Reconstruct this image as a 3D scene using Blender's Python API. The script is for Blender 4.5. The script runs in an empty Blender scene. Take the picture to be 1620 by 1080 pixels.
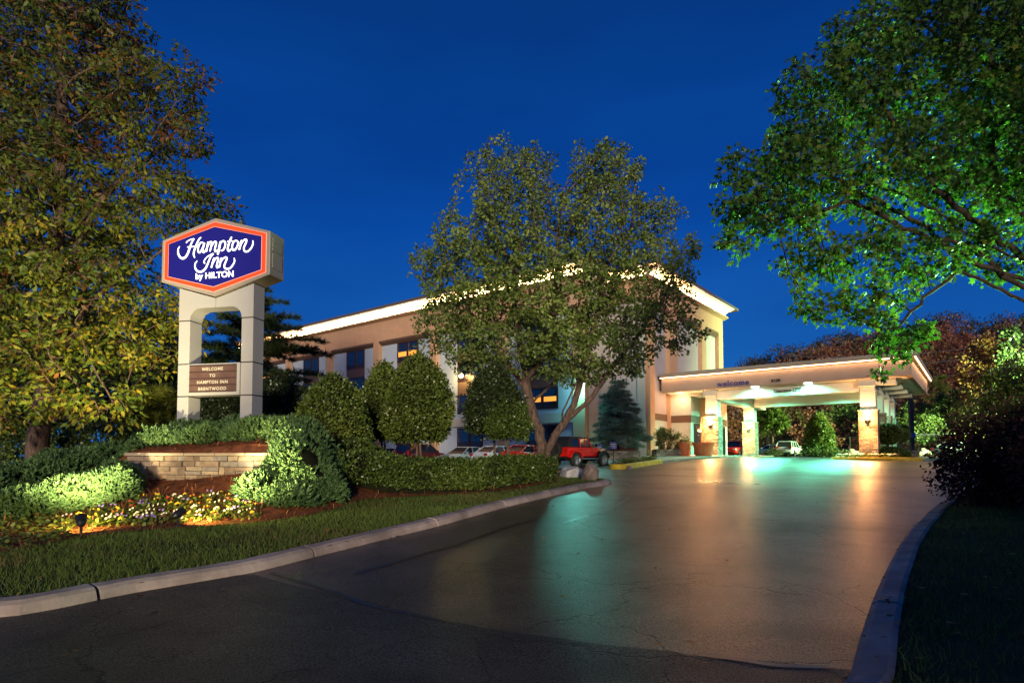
import bpy, math, random
import numpy as np
from mathutils import Vector, Matrix

random.seed(7)
RNG = np.random.default_rng(11)
SC = bpy.context.scene
COL = SC.collection
PI = math.pi
R = math.radians

# ------------------------------------------------------------------ camera
F = 934.0                      # focal length in pixels of the 1620 px wide frame
PITCH = R(2.4)
EYE = 1.6
PPY = 540 + 181 - F * math.tan(PITCH)
cam_d = bpy.data.cameras.new('camera')
cam = bpy.data.objects.new('camera', cam_d)
COL.objects.link(cam)
cam_d.sensor_width = 36
cam_d.lens = 36 * F / 1620
cam_d.shift_y = (PPY - 540) / 1620
cam_d.clip_start = 0.05
cam_d.clip_end = 3000
cam.location = (0, 0, EYE)
cam.rotation_euler = (R(90) + PITCH, 0, 0)
SC.camera = cam

# ------------------------------------------------------------------ dusk sky
W = bpy.data.worlds.new('World')
SC.world = W
W.use_nodes = True
nt = W.node_tree
nt.nodes.clear()
wo = nt.nodes.new('ShaderNodeOutputWorld')
bg = nt.nodes.new('ShaderNodeBackground')
tc = nt.nodes.new('ShaderNodeTexCoord')
sp = nt.nodes.new('ShaderNodeSeparateXYZ')
rp = nt.nodes.new('ShaderNodeValToRGB')
nt.links.new(tc.outputs['Generated'], sp.inputs[0])
nt.links.new(sp.outputs['Z'], rp.inputs[0])
els = rp.color_ramp.elements
els[0].position = 0.0; els[0].color = (0.014, 0.100, 0.32, 1)
els[1].position = 0.75; els[1].color = (0.0010, 0.016, 0.095, 1)
e = els.new(0.16); e.color = (0.005, 0.070, 0.285, 1)
e = els.new(0.36); e.color = (0.0016, 0.040, 0.225, 1)
e = els.new(0.55); e.color = (0.0010, 0.027, 0.155, 1)
nz = nt.nodes.new('ShaderNodeTexNoise')          # the faintest veil of high cloud
nz.inputs['Scale'].default_value = 2.2
nz.inputs['Detail'].default_value = 4
mpv = nt.nodes.new('ShaderNodeMapping')
mpv.inputs['Scale'].default_value = (1, 1, 3.5)
nt.links.new(tc.outputs['Generated'], mpv.inputs[0])
nt.links.new(mpv.outputs[0], nz.inputs['Vector'])
vr = nt.nodes.new('ShaderNodeValToRGB')
vr.color_ramp.elements[0].position = 0.35; vr.color_ramp.elements[0].color = (0.88, 0.90, 0.92, 1)
vr.color_ramp.elements[1].position = 0.70; vr.color_ramp.elements[1].color = (1.25, 1.20, 1.12, 1)
nt.links.new(nz.outputs['Fac'], vr.inputs[0])
mxs = nt.nodes.new('ShaderNodeMixRGB')
mxs.blend_type = 'MULTIPLY'; mxs.inputs[0].default_value = 1.0
nt.links.new(rp.outputs[0], mxs.inputs[1]); nt.links.new(vr.outputs[0], mxs.inputs[2])
nt.links.new(mxs.outputs[0], bg.inputs[0])
bg.inputs[1].default_value = 1.22
nt.links.new(bg.outputs[0], wo.inputs[0])

# the last warm light of the town, low and very soft
sd = bpy.data.lights.new('dusk_glow', 'SUN')
sd.energy = 2.7
sd.angle = R(7)
sd.color = (1.0, 0.84, 0.58)
so = bpy.data.objects.new('dusk_glow', sd)
COL.objects.link(so)
so.rotation_euler = (R(83), 0, R(3))

SC.view_settings.view_transform = 'Standard'
SC.view_settings.look = 'None'
SC.view_settings.exposure = 0.32
SC.view_settings.gamma = 1.0
SC.render.engine = 'CYCLES'
cy = SC.cycles
cy.use_denoising = True
try:
    cy.denoiser = 'OPENIMAGEDENOISE'
except Exception:
    pass
cy.max_bounces = 6
cy.diffuse_bounces = 3
cy.glossy_bounces = 3
cy.transmission_bounces = 4
cy.transparent_max_bounces = 4
cy.sample_clamp_indirect = 4.0
cy.caustics_reflective = False
cy.caustics_refractive = False
cy.use_light_tree = True


def px_ray(px, py):
    dx = (px - 810) / F
    dv = (PPY - py) / F
    return np.array([dx, math.cos(PITCH) - dv * math.sin(PITCH), math.sin(PITCH) + dv * math.cos(PITCH)])


def P(px, py, Y):
    """point of the photograph at distance Y in front of the camera"""
    r = px_ray(px, py)
    q = r * (Y / r[1])
    return np.array([q[0], q[1], q[2] + EYE])


# ------------------------------------------------------------------ materials
def mat(name):
    m = bpy.data.materials.new(name)
    m.use_nodes = True
    n = m.node_tree
    b = n.nodes['Principled BSDF']
    return m, n, b


def lk(n, a, b):
    n.links.new(a, b)


def node(n, t, **kw):
    x = n.nodes.new(t)
    for k, v in kw.items():
        setattr(x, k, v)
    return x


def ramp(n, src, stops, interp='LINEAR'):
    r = n.nodes.new('ShaderNodeValToRGB')
    r.color_ramp.interpolation = interp
    el = r.color_ramp.elements
    while len(el) > 1:
        el.remove(el[-1])
    el[0].position = stops[0][0]
    el[0].color = (*stops[0][1], 1)
    for p, c in stops[1:]:
        q = el.new(p)
        q.color = (*c, 1)
    lk(n, src, r.inputs[0])
    return r


def noise(n, scale, detail=4, rough=0.55, coord='Object', dist=0.0):
    t = n.nodes.new('ShaderNodeTexCoord')
    x = n.nodes.new('ShaderNodeTexNoise')
    x.inputs['Scale'].default_value = scale
    x.inputs['Detail'].default_value = detail
    x.inputs['Roughness'].default_value = rough
    x.inputs['Distortion'].default_value = dist
    lk(n, t.outputs[coord], x.inputs['Vector'])
    return x


def bump(n, b, src, strength=0.3, dist=0.02):
    k = n.nodes.new('ShaderNodeBump')
    k.inputs['Strength'].default_value = strength
    k.inputs['Distance'].default_value = dist
    lk(n, src, k.inputs['Height'])
    lk(n, k.outputs[0], b.inputs['Normal'])
    return k


def plain(name, col, rough=0.6, metal=0.0, var=0.12, scale=6.0, bmp=0.1, spec=0.5):
    """painted / plastered surface with gentle mottling"""
    m, n, b = mat(name)
    x = noise(n, scale, 5)
    lo = tuple(c * (1 - var) for c in col)
    hi = tuple(min(1, c * (1 + var)) for c in col)
    r = ramp(n, x.outputs['Fac'], [(0.3, lo), (0.7, hi)])
    lk(n, r.outputs[0], b.inputs['Base Color'])
    b.inputs['Roughness'].default_value = rough
    b.inputs['Metallic'].default_value = metal
    b.inputs['Specular IOR Level'].default_value = spec
    if bmp:
        y = noise(n, scale * 14, 3)
        bump(n, b, y.outputs['Fac'], bmp, 0.01)
    return m


def emit(name, col, strength):
    m, n, b = mat(name)
    b.inputs['Base Color'].default_value = (*[c * 0.6 for c in col], 1)
    b.inputs['Emission Color'].default_value = (*col, 1)
    b.inputs['Emission Strength'].default_value = strength
    return m


def leaf(name, stops, trans=0.35, rough=0.5, clump=1.1, cscale=0.55):
    """leaf colour varies leaf by leaf and clump by clump"""
    m, n, b = mat(name)
    g = n.nodes.new('ShaderNodeNewGeometry')
    x = noise(n, cscale, 2)
    mx = node(n, 'ShaderNodeMath', operation='MULTIPLY_ADD')
    lk(n, g.outputs['Random Per Island'], mx.inputs[0])
    mx.inputs[1].default_value = 0.62
    ad = node(n, 'ShaderNodeMath', operation='MULTIPLY_ADD')
    lk(n, x.outputs['Fac'], ad.inputs[0])
    ad.inputs[1].default_value = clump
    ad.inputs[2].default_value = 0.19 - clump / 2
    lk(n, ad.outputs[0], mx.inputs[2])
    r = ramp(n, mx.outputs[0], stops)
    lk(n, r.outputs[0], b.inputs['Base Color'])
    b.inputs['Roughness'].default_value = rough
    b.inputs['Specular IOR Level'].default_value = 0.35
    if trans:
        t = n.nodes.new('ShaderNodeBsdfTranslucent')
        lk(n, r.outputs[0], t.inputs[0])
        ms = n.nodes.new('ShaderNodeMixShader')
        ms.inputs[0].default_value = trans
        out = n.nodes['Material Output']
        lk(n, b.outputs[0], ms.inputs[1])
        lk(n, t.outputs[0], ms.inputs[2])
        lk(n, ms.outputs[0], out.inputs[0])
    return m


def asphalt_mat(name='asphalt', street=False):
    m, n, b = mat(name)
    big = noise(n, 0.16, 5, 0.6, dist=0.6)
    mid = noise(n, 1.1, 6, 0.65)
    fin = noise(n, 62, 3, 0.75)
    c1 = ramp(n, big.outputs['Fac'], [(0.30, (0.026, 0.022, 0.019)), (0.5, (0.062, 0.045, 0.032)), (0.72, (0.105, 0.075, 0.053))])
    if street:
        for el_, c_ in zip(c1.color_ramp.elements, ((0.020, 0.019, 0.020), (0.040, 0.036, 0.034), (0.066, 0.058, 0.053))):
            el_.color = (*c_, 1)
    c2 = ramp(n, mid.outputs['Fac'], [(0.3, (0.72, 0.72, 0.72)), (0.7, (1.2, 1.18, 1.14))])
    c3 = ramp(n, fin.outputs['Fac'], [(0.32, (0.35, 0.35, 0.36)), (0.52, (0.95, 0.95, 0.95)), (0.62, (1.7, 1.65, 1.6)), (0.74, (4.2, 4.0, 3.8))])
    m1 = node(n, 'ShaderNodeMixRGB', blend_type='MULTIPLY'); m1.inputs[0].default_value = 1
    m2 = node(n, 'ShaderNodeMixRGB', blend_type='MULTIPLY'); m2.inputs[0].default_value = 1
    lk(n, c1.outputs[0], m1.inputs[1]); lk(n, c2.outputs[0], m1.inputs[2])
    lk(n, m1.outputs[0], m2.inputs[1]); lk(n, c3.outputs[0], m2.inputs[2])
    # cracks: cell edges, only where a second noise lets them open
    t = n.nodes.new('ShaderNodeTexCoord')
    wv = noise(n, 1.3, 4)
    av = node(n, 'ShaderNodeMixRGB', blend_type='ADD'); av.inputs[0].default_value = 0.9
    lk(n, t.outputs['Object'], av.inputs[1]); lk(n, wv.outputs['Color'], av.inputs[2])
    vo = node(n, 'ShaderNodeTexVoronoi', feature='DISTANCE_TO_EDGE')
    vo.inputs['Scale'].default_value = 0.55
    lk(n, av.outputs[0], vo.inputs['Vector'])
    cr = ramp(n, vo.outputs['Distance'], [(0.0, (0.2, 0.2, 0.2)), (0.004, (0.35, 0.35, 0.35)), (0.009, (1, 1, 1))])
    gate = noise(n, 0.22, 3)
    gr = ramp(n, gate.outputs['Fac'], [(0.50, (0, 0, 0)), (0.62, (0.9, 0.9, 0.9))])
    m3 = node(n, 'ShaderNodeMixRGB', blend_type='MULTIPLY')
    lk(n, gr.outputs[0], m3.inputs[0])
    lk(n, m2.outputs[0], m3.inputs[1]); lk(n, cr.outputs[0], m3.inputs[2])
    lk(n, m3.outputs[0], b.inputs['Base Color'])
    rr = ramp(n, big.outputs['Fac'], [(0.3, (0.38, 0.38, 0.38)), (0.5, (0.31, 0.31, 0.31)), (0.7, (0.27, 0.27, 0.27))])
    if street:
        for el_ in rr.color_ramp.elements:
            el_.color = (0.48, 0.48, 0.48, 1)
    lk(n, rr.outputs[0], b.inputs['Roughness'])
    b.inputs['Specular IOR Level'].default_value = 0.35 if street else 0.65
    # gloss breaks up stone by stone, in worn patches and along the cracks
    s1 = ramp(n, fin.outputs['Fac'], [(0.34, (0.02,) * 3), (0.50, (0.42,) * 3), (0.66, (1.0,) * 3)])
    s2 = ramp(n, mid.outputs['Fac'], [(0.32, (0.45,) * 3), (0.62, (1.0,) * 3)])
    s3 = ramp(n, big.outputs['Fac'], [(0.3, (0.6,) * 3), (0.6, (1.15,) * 3)])
    prev = s1
    for q in (s2, s3, cr):
        mq = node(n, 'ShaderNodeMixRGB', blend_type='MULTIPLY'); mq.inputs[0].default_value = 1 if q is not cr else 0.8
        lk(n, prev.outputs[0], mq.inputs[1]); lk(n, q.outputs[0], mq.inputs[2])
        prev = mq
    sc_ = node(n, 'ShaderNodeMath', operation='MULTIPLY'); lk(n, prev.outputs[0], sc_.inputs[0]); sc_.inputs[1].default_value = 0.9 if street else 1.45
    lk(n, sc_.outputs[0], b.inputs['Specular IOR Level'])
    ad = node(n, 'ShaderNodeMath', operation='MULTIPLY_ADD')
    lk(n, fin.outputs['Fac'], ad.inputs[0]); ad.inputs[1].default_value = 1.0
    lk(n, cr.outputs[0], ad.inputs[2])
    bump(n, b, ad.outputs[0], 0.55, 0.012)
    return m


def bark_mat(name, a, c):
    m, n, b = mat(name)
    t = n.nodes.new('ShaderNodeTexCoord')
    mp = n.nodes.new('ShaderNodeMapping')
    mp.inputs['Scale'].default_value = (9, 9, 1.6)
    lk(n, t.outputs['Object'], mp.inputs[0])
    x = n.nodes.new('ShaderNodeTexNoise')
    x.inputs['Scale'].default_value = 1.6
    x.inputs['Detail'].default_value = 7
    x.inputs['Roughness'].default_value = 0.7
    lk(n, mp.outputs[0], x.inputs['Vector'])
    r = ramp(n, x.outputs['Fac'], [(0.35, a), (0.65, c)])
    lk(n, r.outputs[0], b.inputs['Base Color'])
    b.inputs['Roughness'].default_value = 0.85
    bump(n, b, x.outputs['Fac'], 0.9, 0.05)
    return m


M = {}
M['asphalt'] = asphalt_mat()
M['street'] = asphalt_mat('street_asphalt', True)
M['concrete'] = plain('concrete', (0.33, 0.26, 0.23), 0.85, var=0.42, scale=1.7, bmp=0.7)
M['walk'] = plain('walk_concrete', (0.42, 0.39, 0.34), 0.7, var=0.18, scale=1.5, bmp=0.3)
M['soil'] = plain('grass_soil', (0.040, 0.042, 0.018), 0.95, var=0.5, scale=1.3, bmp=0.8, spec=0.1)
M['far_ground'] = plain('dark_field', (0.035, 0.04, 0.02), 0.95, var=0.4, scale=0.3, bmp=0.4, spec=0.1)
M['mulch'] = plain('pine_mulch', (0.17, 0.060, 0.028), 0.95, var=0.55, scale=5, bmp=1.0, spec=0.1)
M['straw'] = leaf('pine_straw', [(0.1, (0.10, 0.032, 0.014)), (0.5, (0.26, 0.095, 0.040)), (0.9, (0.40, 0.19, 0.085))], 0.0, 0.8)
M['tan'] = plain('tan_stucco', (0.49, 0.295, 0.185), 0.8, var=0.06, scale=1.2, bmp=0.25)
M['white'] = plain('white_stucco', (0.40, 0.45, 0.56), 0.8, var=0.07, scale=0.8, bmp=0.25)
M['mauve'] = plain('mauve_stucco', (0.40, 0.35, 0.38), 0.8, var=0.07, scale=0.8, bmp=0.25)
M['gray_stucco'] = plain('gray_stucco', (0.42, 0.39, 0.37), 0.8, var=0.08, scale=1.0, bmp=0.25)
M['brown'] = plain('brown_trim', (0.12, 0.066, 0.045), 0.6, var=0.12, scale=2)
M['redwall'] = plain('dark_red_wall', (0.16, 0.035, 0.020), 0.6, var=0.2, scale=3)
M['bronze'] = plain('bronze_frame', (0.055, 0.026, 0.018), 0.35, 0.4, var=0.1)
M['soffit'] = plain('soffit_white', (0.80, 0.76, 0.68), 0.7, var=0.03, scale=2)
M['cream'] = plain('canopy_cream', (0.52, 0.52, 0.46), 0.75, var=0.06, scale=1.5, bmp=0.2)
M['fascia'] = plain('canopy_fascia', (0.34, 0.25, 0.20), 0.75, var=0.09, scale=0.9, bmp=0.2)
M['fascia_dark'] = plain('canopy_top_band', (0.27, 0.225, 0.185), 0.7, var=0.08, scale=1.0)
M['roof_edge'] = plain('roof_edge_metal', (0.14, 0.10, 0.09), 0.5, 0.2, var=0.1)
M['pylon'] = plain('pylon_paint', (0.33, 0.325, 0.345), 0.6, var=0.05, scale=1.5, bmp=0.08)
M['cabinet'] = plain('cabinet_paint', (0.30, 0.26, 0.235), 0.5, 0.1, var=0.08, scale=2, bmp=0.05)
M['joint'] = plain('joint_dark', (0.02, 0.018, 0.016), 0.8)
M['black'] = plain('black_metal', (0.018, 0.018, 0.018), 0.45, 0.3, var=0.2)
M['rubber'] = plain('rubber', (0.020, 0.019, 0.018), 0.8, var=0.25)
M['yellow'] = plain('yellow_paint', (0.70, 0.50, 0.03), 0.6, var=0.2, scale=3, bmp=0.3)
M['terracotta'] = plain('terracotta', (0.58, 0.16, 0.055), 0.7, var=0.12, scale=3)
M['steel'] = plain('brushed_steel', (0.45, 0.45, 0.46), 0.35, 0.9, var=0.08)
M['rock'] = plain('rock', (0.50, 0.48, 0.47), 0.9, var=0.4, scale=2.5, bmp=0.9)
M['rock_brown'] = plain('rock_brown', (0.27, 0.20, 0.17), 0.9, var=0.4, scale=2.5, bmp=0.9)
M['white_text'] = plain('white_plastic', (0.55, 0.50, 0.43), 0.5, var=0.02, bmp=0)
M['blue_paint'] = plain('blue_sign_paint', (0.035, 0.06, 0.36), 0.4, var=0.08, bmp=0)
M['dark_text'] = plain('dark_letter', (0.03, 0.025, 0.03), 0.5, bmp=0)
M['violet'] = plain('violet_letter', (0.07, 0.055, 0.20), 0.4, bmp=0)
M['board'] = plain('board_brown', (0.10, 0.055, 0.045), 0.4, var=0.25, scale=3, bmp=0)
M['board_slat'] = plain('board_slat', (0.045, 0.024, 0.02), 0.5, bmp=0)
M['sign_blue'] = emit('sign_face_blue', (0.004, 0.003, 0.15), 0.6)
M['sign_red'] = emit('sign_border_red', (1.0, 0.045, 0.006), 1.15)
M['sign_glow'] = emit('sign_edge_light', (1.0, 0.42, 0.32), 0.6)
M['sign_white'] = emit('sign_letter_white', (1.0, 0.98, 0.95), 1.7)
M['lit_orange'] = emit('lit_curtain', (1.0, 0.36, 0.045), 1.0)
M['lit_warm'] = emit('warm_lamp', (1.0, 0.66, 0.30), 14.0)
M['led'] = emit('led_strip', (1.0, 0.55, 0.25), 7.0)
M['lamp_green'] = emit('mercury_lens', (0.75, 1.0, 0.85), 14.0)
M['lamp_cyan'] = emit('wall_pack_lens', (0.75, 1.0, 1.0), 14.0)
M['flood_lens'] = emit('flood_lens', (1.0, 0.85, 0.45), 18.0)
M['bark'] = bark_mat('tree_bark', (0.030, 0.020, 0.016), (0.20, 0.125, 0.10))
M['bark_dark'] = bark_mat('dark_bark', (0.014, 0.011, 0.009), (0.085, 0.058, 0.04))

mg, n_, b_ = mat('window_glass')
b_.inputs['Base Color'].default_value = (0.012, 0.016, 0.03, 1)
b_.inputs['Roughness'].default_value = 0.06
b_.inputs['Specular IOR Level'].default_value = 1.0
M['glass'] = mg


def paint(name, col, coat=0.6):
    m, n, b = mat(name)
    x = noise(n, 3, 3)
    r = ramp(n, x.outputs['Fac'], [(0.3, tuple(c * 0.9 for c in col)), (0.7, tuple(min(1, c * 1.08) for c in col))])
    lk(n, r.outputs[0], b.inputs['Base Color'])
    b.inputs['Roughness'].default_value = 0.4
    b.inputs['Coat Weight'].default_value = coat * 0.1
    b.inputs['Specular IOR Level'].default_value = 0.25
    b.inputs['Coat Roughness'].default_value = 0.06
    return m


def stone_mat(name, cols, sx, sy, mort=(0.10, 0.09, 0.08)):
    """coursed stone veneer on vertical faces: bricks in (horizontal, z) with varied tones"""
    m, n, b = mat(name)
    t = n.nodes.new('ShaderNodeTexCoord')
    s = n.nodes.new('ShaderNodeSeparateXYZ')
    lk(n, t.outputs['Object'], s.inputs[0])
    a = node(n, 'ShaderNodeMath', operation='ADD')
    lk(n, s.outputs[0], a.inputs[0]); lk(n, s.outputs[1], a.inputs[1])
    c = n.nodes.new('ShaderNodeCombineXYZ')
    lk(n, a.outputs[0], c.inputs[0]); lk(n, s.outputs[2], c.inputs[1])
    nz = noise(n, 3.0, 2)
    mxv = node(n, 'ShaderNodeMixRGB', blend_type='ADD'); mxv.inputs[0].default_value = 0.085
    lk(n, c.outputs[0], mxv.inputs[1]); lk(n, nz.outputs['Color'], mxv.inputs[2])
    br = n.nodes.new('ShaderNodeTexBrick')
    br.offset = 0.43; br.squash = 0.7; br.squash_frequency = 3
    br.inputs['Scale'].default_value = 1.0
    br.inputs['Brick Width'].default_value = sx
    br.inputs['Row Height'].default_value = sy
    br.inputs['Mortar Size'].default_value = 0.012
    br.inputs['Mortar Smooth'].default_value = 0.3
    br.inputs['Color1'].default_value = (0, 0, 0, 1)
    br.inputs['Color2'].default_value = (1, 1, 1, 1)
    br.inputs['Mortar'].default_value = (0.5, 0.5, 0.5, 1)
    lk(n, mxv.outputs[0], br.inputs['Vector'])
    rc = ramp(n, br.outputs['Color'], [(i / (len(cols) - 1), q) for i, q in enumerate(cols)])
    n2 = noise(n, 14, 4)
    r2 = ramp(n, n2.outputs['Fac'], [(0.3, (0.65, 0.65, 0.65)), (0.7, (1.2, 1.2, 1.2))])
    mm = node(n, 'ShaderNodeMixRGB', blend_type='MULTIPLY'); mm.inputs[0].default_value = 1
    lk(n, rc.outputs[0], mm.inputs[1]); lk(n, r2.outputs[0], mm.inputs[2])
    mo = node(n, 'ShaderNodeMixRGB'); mo.inputs[2].default_value = (*mort, 1)
    lk(n, br.outputs['Fac'], mo.inputs[0]); lk(n, mm.outputs[0], mo.inputs[1])
    lk(n, mo.outputs[0], b.inputs['Base Color'])
    b.inputs['Roughness'].default_value = 0.85
    iv = node(n, 'ShaderNodeMath', operation='MULTIPLY_ADD')
    lk(n, br.outputs['Fac'], iv.inputs[0]); iv.inputs[1].default_value = -1.0
    lk(n, n2.outputs['Fac'], iv.inputs[2])
    bump(n, b, iv.outputs[0], 0.9, 0.04)
    return m


M['stone'] = stone_mat('stacked_stone', [(0.12, 0.09, 0.065), (0.40, 0.33, 0.23), (0.22, 0.18, 0.14), (0.55, 0.48, 0.37)], 0.40, 0.125)
M['wallstone'] = plain('ashlar_stone', (0.34, 0.27, 0.20), 0.85, var=0.25, scale=3, bmp=0.7)
M['mortar'] = plain('mortar', (0.10, 0.085, 0.07), 0.95)

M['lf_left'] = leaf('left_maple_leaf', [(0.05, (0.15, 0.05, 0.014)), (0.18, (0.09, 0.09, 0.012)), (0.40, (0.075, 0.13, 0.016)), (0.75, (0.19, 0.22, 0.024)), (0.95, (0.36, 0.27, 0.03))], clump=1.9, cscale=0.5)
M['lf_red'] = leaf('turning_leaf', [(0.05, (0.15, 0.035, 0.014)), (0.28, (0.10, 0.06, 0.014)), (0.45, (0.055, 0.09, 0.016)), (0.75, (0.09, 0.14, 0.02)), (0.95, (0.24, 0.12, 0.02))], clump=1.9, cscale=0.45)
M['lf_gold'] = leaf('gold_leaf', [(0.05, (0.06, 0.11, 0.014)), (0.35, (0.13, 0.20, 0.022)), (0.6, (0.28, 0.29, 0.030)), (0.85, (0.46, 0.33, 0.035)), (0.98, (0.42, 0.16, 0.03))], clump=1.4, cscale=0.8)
M['lf_mid'] = leaf('driveway_tree_leaf', [(0.05, (0.055, 0.08, 0.018)), (0.4, (0.125, 0.19, 0.040)), (0.7, (0.19, 0.265, 0.065)), (0.97, (0.33, 0.39, 0.10))], 0.3)
M['lf_right'] = leaf('right_maple_leaf', [(0.05, (0.035, 0.055, 0.014)), (0.4, (0.06, 0.13, 0.022)), (0.75, (0.10, 0.22, 0.03)), (0.97, (0.22, 0.20, 0.02))], 0.45)
M['lf_holly'] = leaf('holly_leaf', [(0.05, (0.04, 0.05, 0.010)), (0.45, (0.09, 0.135, 0.022)), (0.8, (0.175, 0.225, 0.04)), (0.97, (0.27, 0.28, 0.06))], 0.15, 0.35)
M['lf_hollyd'] = leaf('dark_holly_leaf', [(0.05, (0.02, 0.03, 0.012)), (0.45, (0.035, 0.055, 0.018)), (0.8, (0.06, 0.085, 0.026)), (0.97, (0.10, 0.07, 0.03))], 0.15, 0.35)
M['lf_hedge'] = leaf('hedge_leaf', [(0.05, (0.03, 0.045, 0.010)), (0.45, (0.065, 0.105, 0.018)), (0.8, (0.125, 0.18, 0.034)), (0.97, (0.20, 0.22, 0.05))], 0.15, 0.35)
M['lf_plum'] = leaf('plum_leaf', [(0.05, (0.03, 0.008, 0.010)), (0.45, (0.065, 0.020, 0.018)), (0.8, (0.09, 0.035, 0.025)), (0.97, (0.14, 0.06, 0.04))], 0.2, 0.7)
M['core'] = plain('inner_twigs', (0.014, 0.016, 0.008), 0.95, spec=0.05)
M['lf_jun'] = leaf('juniper_spray', [(0.05, (0.035, 0.075, 0.028)), (0.5, (0.075, 0.15, 0.050)), (0.95, (0.14, 0.24, 0.075))], 0.1, 0.6)
M['lf_pine'] = leaf('pine_needle', [(0.05, (0.018, 0.035, 0.014)), (0.5, (0.035, 0.065, 0.022)), (0.95, (0.075, 0.11, 0.03))], 0.1, 0.55)
M['lf_fir'] = leaf('young_conifer_needle', [(0.05, (0.07, 0.09, 0.010)), (0.5, (0.13, 0.15, 0.018)), (0.95, (0.22, 0.21, 0.03))], 0.2, 0.6)
M['lf_spruce'] = leaf('blue_spruce_needle', [(0.05, (0.07, 0.10, 0.08)), (0.5, (0.17, 0.25, 0.20)), (0.95, (0.30, 0.40, 0.33))], 0.1, 0.6)
M['lf_grass'] = leaf('grass_blade', [(0.08, (0.24, 0.16, 0.07)), (0.27, (0.075, 0.085, 0.015)), (0.6, (0.09, 0.155, 0.022)), (0.95, (0.17, 0.23, 0.045))], 0.2, 0.6)
M['lf_green'] = leaf('bank_shrub_leaf', [(0.05, (0.045, 0.06, 0.02)), (0.5, (0.09, 0.13, 0.035)), (0.95, (0.17, 0.19, 0.05))], 0.25)
M['lf_olive'] = leaf('olive_shrub_leaf', [(0.05, (0.06, 0.05, 0.02)), (0.5, (0.11, 0.10, 0.03)), (0.95, (0.18, 0.16, 0.05))], 0.25)
M['lf_bright'] = leaf('young_tree_leaf', [(0.05, (0.06, 0.09, 0.02)), (0.5, (0.13, 0.19, 0.035)), (0.95, (0.26, 0.24, 0.05))], 0.35)
M['lf_rust'] = leaf('rust_leaf', [(0.05, (0.10, 0.05, 0.02)), (0.4, (0.20, 0.085, 0.03)), (0.7, (0.30, 0.12, 0.04)), (0.95, (0.16, 0.16, 0.04))], 0.25)
M['lf_wood'] = leaf('autumn_wood', [(0.1, (0.08, 0.028, 0.022)), (0.4, (0.19, 0.06, 0.04)), (0.65, (0.26, 0.115, 0.05)), (0.8, (0.22, 0.14, 0.05)), (0.95, (0.10, 0.12, 0.045))], 0.1, clump=2.0, cscale=0.10)
M['lf_wood_dark'] = leaf('autumn_wood_dark', [(0.1, (0.020, 0.018, 0.014)), (0.5, (0.045, 0.035, 0.02)), (0.95, (0.05, 0.06, 0.028))], 0.1)
M['lf_bamboo'] = leaf('potted_bamboo_leaf', [(0.05, (0.10, 0.09, 0.03)), (0.5, (0.19, 0.17, 0.05)), (0.95, (0.30, 0.25, 0.09))], 0.3)
M['petal_white'] = plain('petal_white', (0.8, 0.78, 0.7), 0.6, bmp=0)
M['petal_yellow'] = plain('petal_yellow', (0.75, 0.50, 0.03), 0.6, bmp=0)
M['petal_orange'] = plain('petal_orange', (0.70, 0.22, 0.02), 0.6, bmp=0)
M['petal_violet'] = plain('petal_violet', (0.28, 0.18, 0.60), 0.6, bmp=0)
M['petal_red'] = plain('petal_red', (0.55, 0.04, 0.03), 0.6, bmp=0)


# ------------------------------------------------------------------ object helpers
def tag(o, label=None, cat=None, group=None, kind=None):
    if label:
        o['label'] = label
    if cat:
        o['category'] = cat
    if group:
        o['group'] = group
    if kind:
        o['kind'] = kind
    return o


def thing(name, label, cat, loc=(0, 0, 0), rz=0.0, group=None):
    o = bpy.data.objects.new(name, None)
    COL.objects.link(o)
    o.empty_display_size = 0.3
    o.location = tuple(float(v) for v in loc)
    o.rotation_euler = (0, 0, rz)
    return tag(o, label, cat, group)


def copy_thing(src, loc, rz=None, label=None, group=None, scale=None):
    r = src.copy()
    COL.objects.link(r)
    r.location = tuple(float(v) for v in loc)
    if rz is not None:
        r.rotation_euler = (0, 0, rz)
    if scale is not None:
        r.scale = (scale,) * 3
    if label:
        r['label'] = label
    if group:
        r['group'] = group
    for ch in list(src.children):
        c = ch.copy()
        COL.objects.link(c)
        c.parent = r
        for g in list(ch.children):
            d = g.copy()
            COL.objects.link(d)
            d.parent = c
    return r


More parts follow.
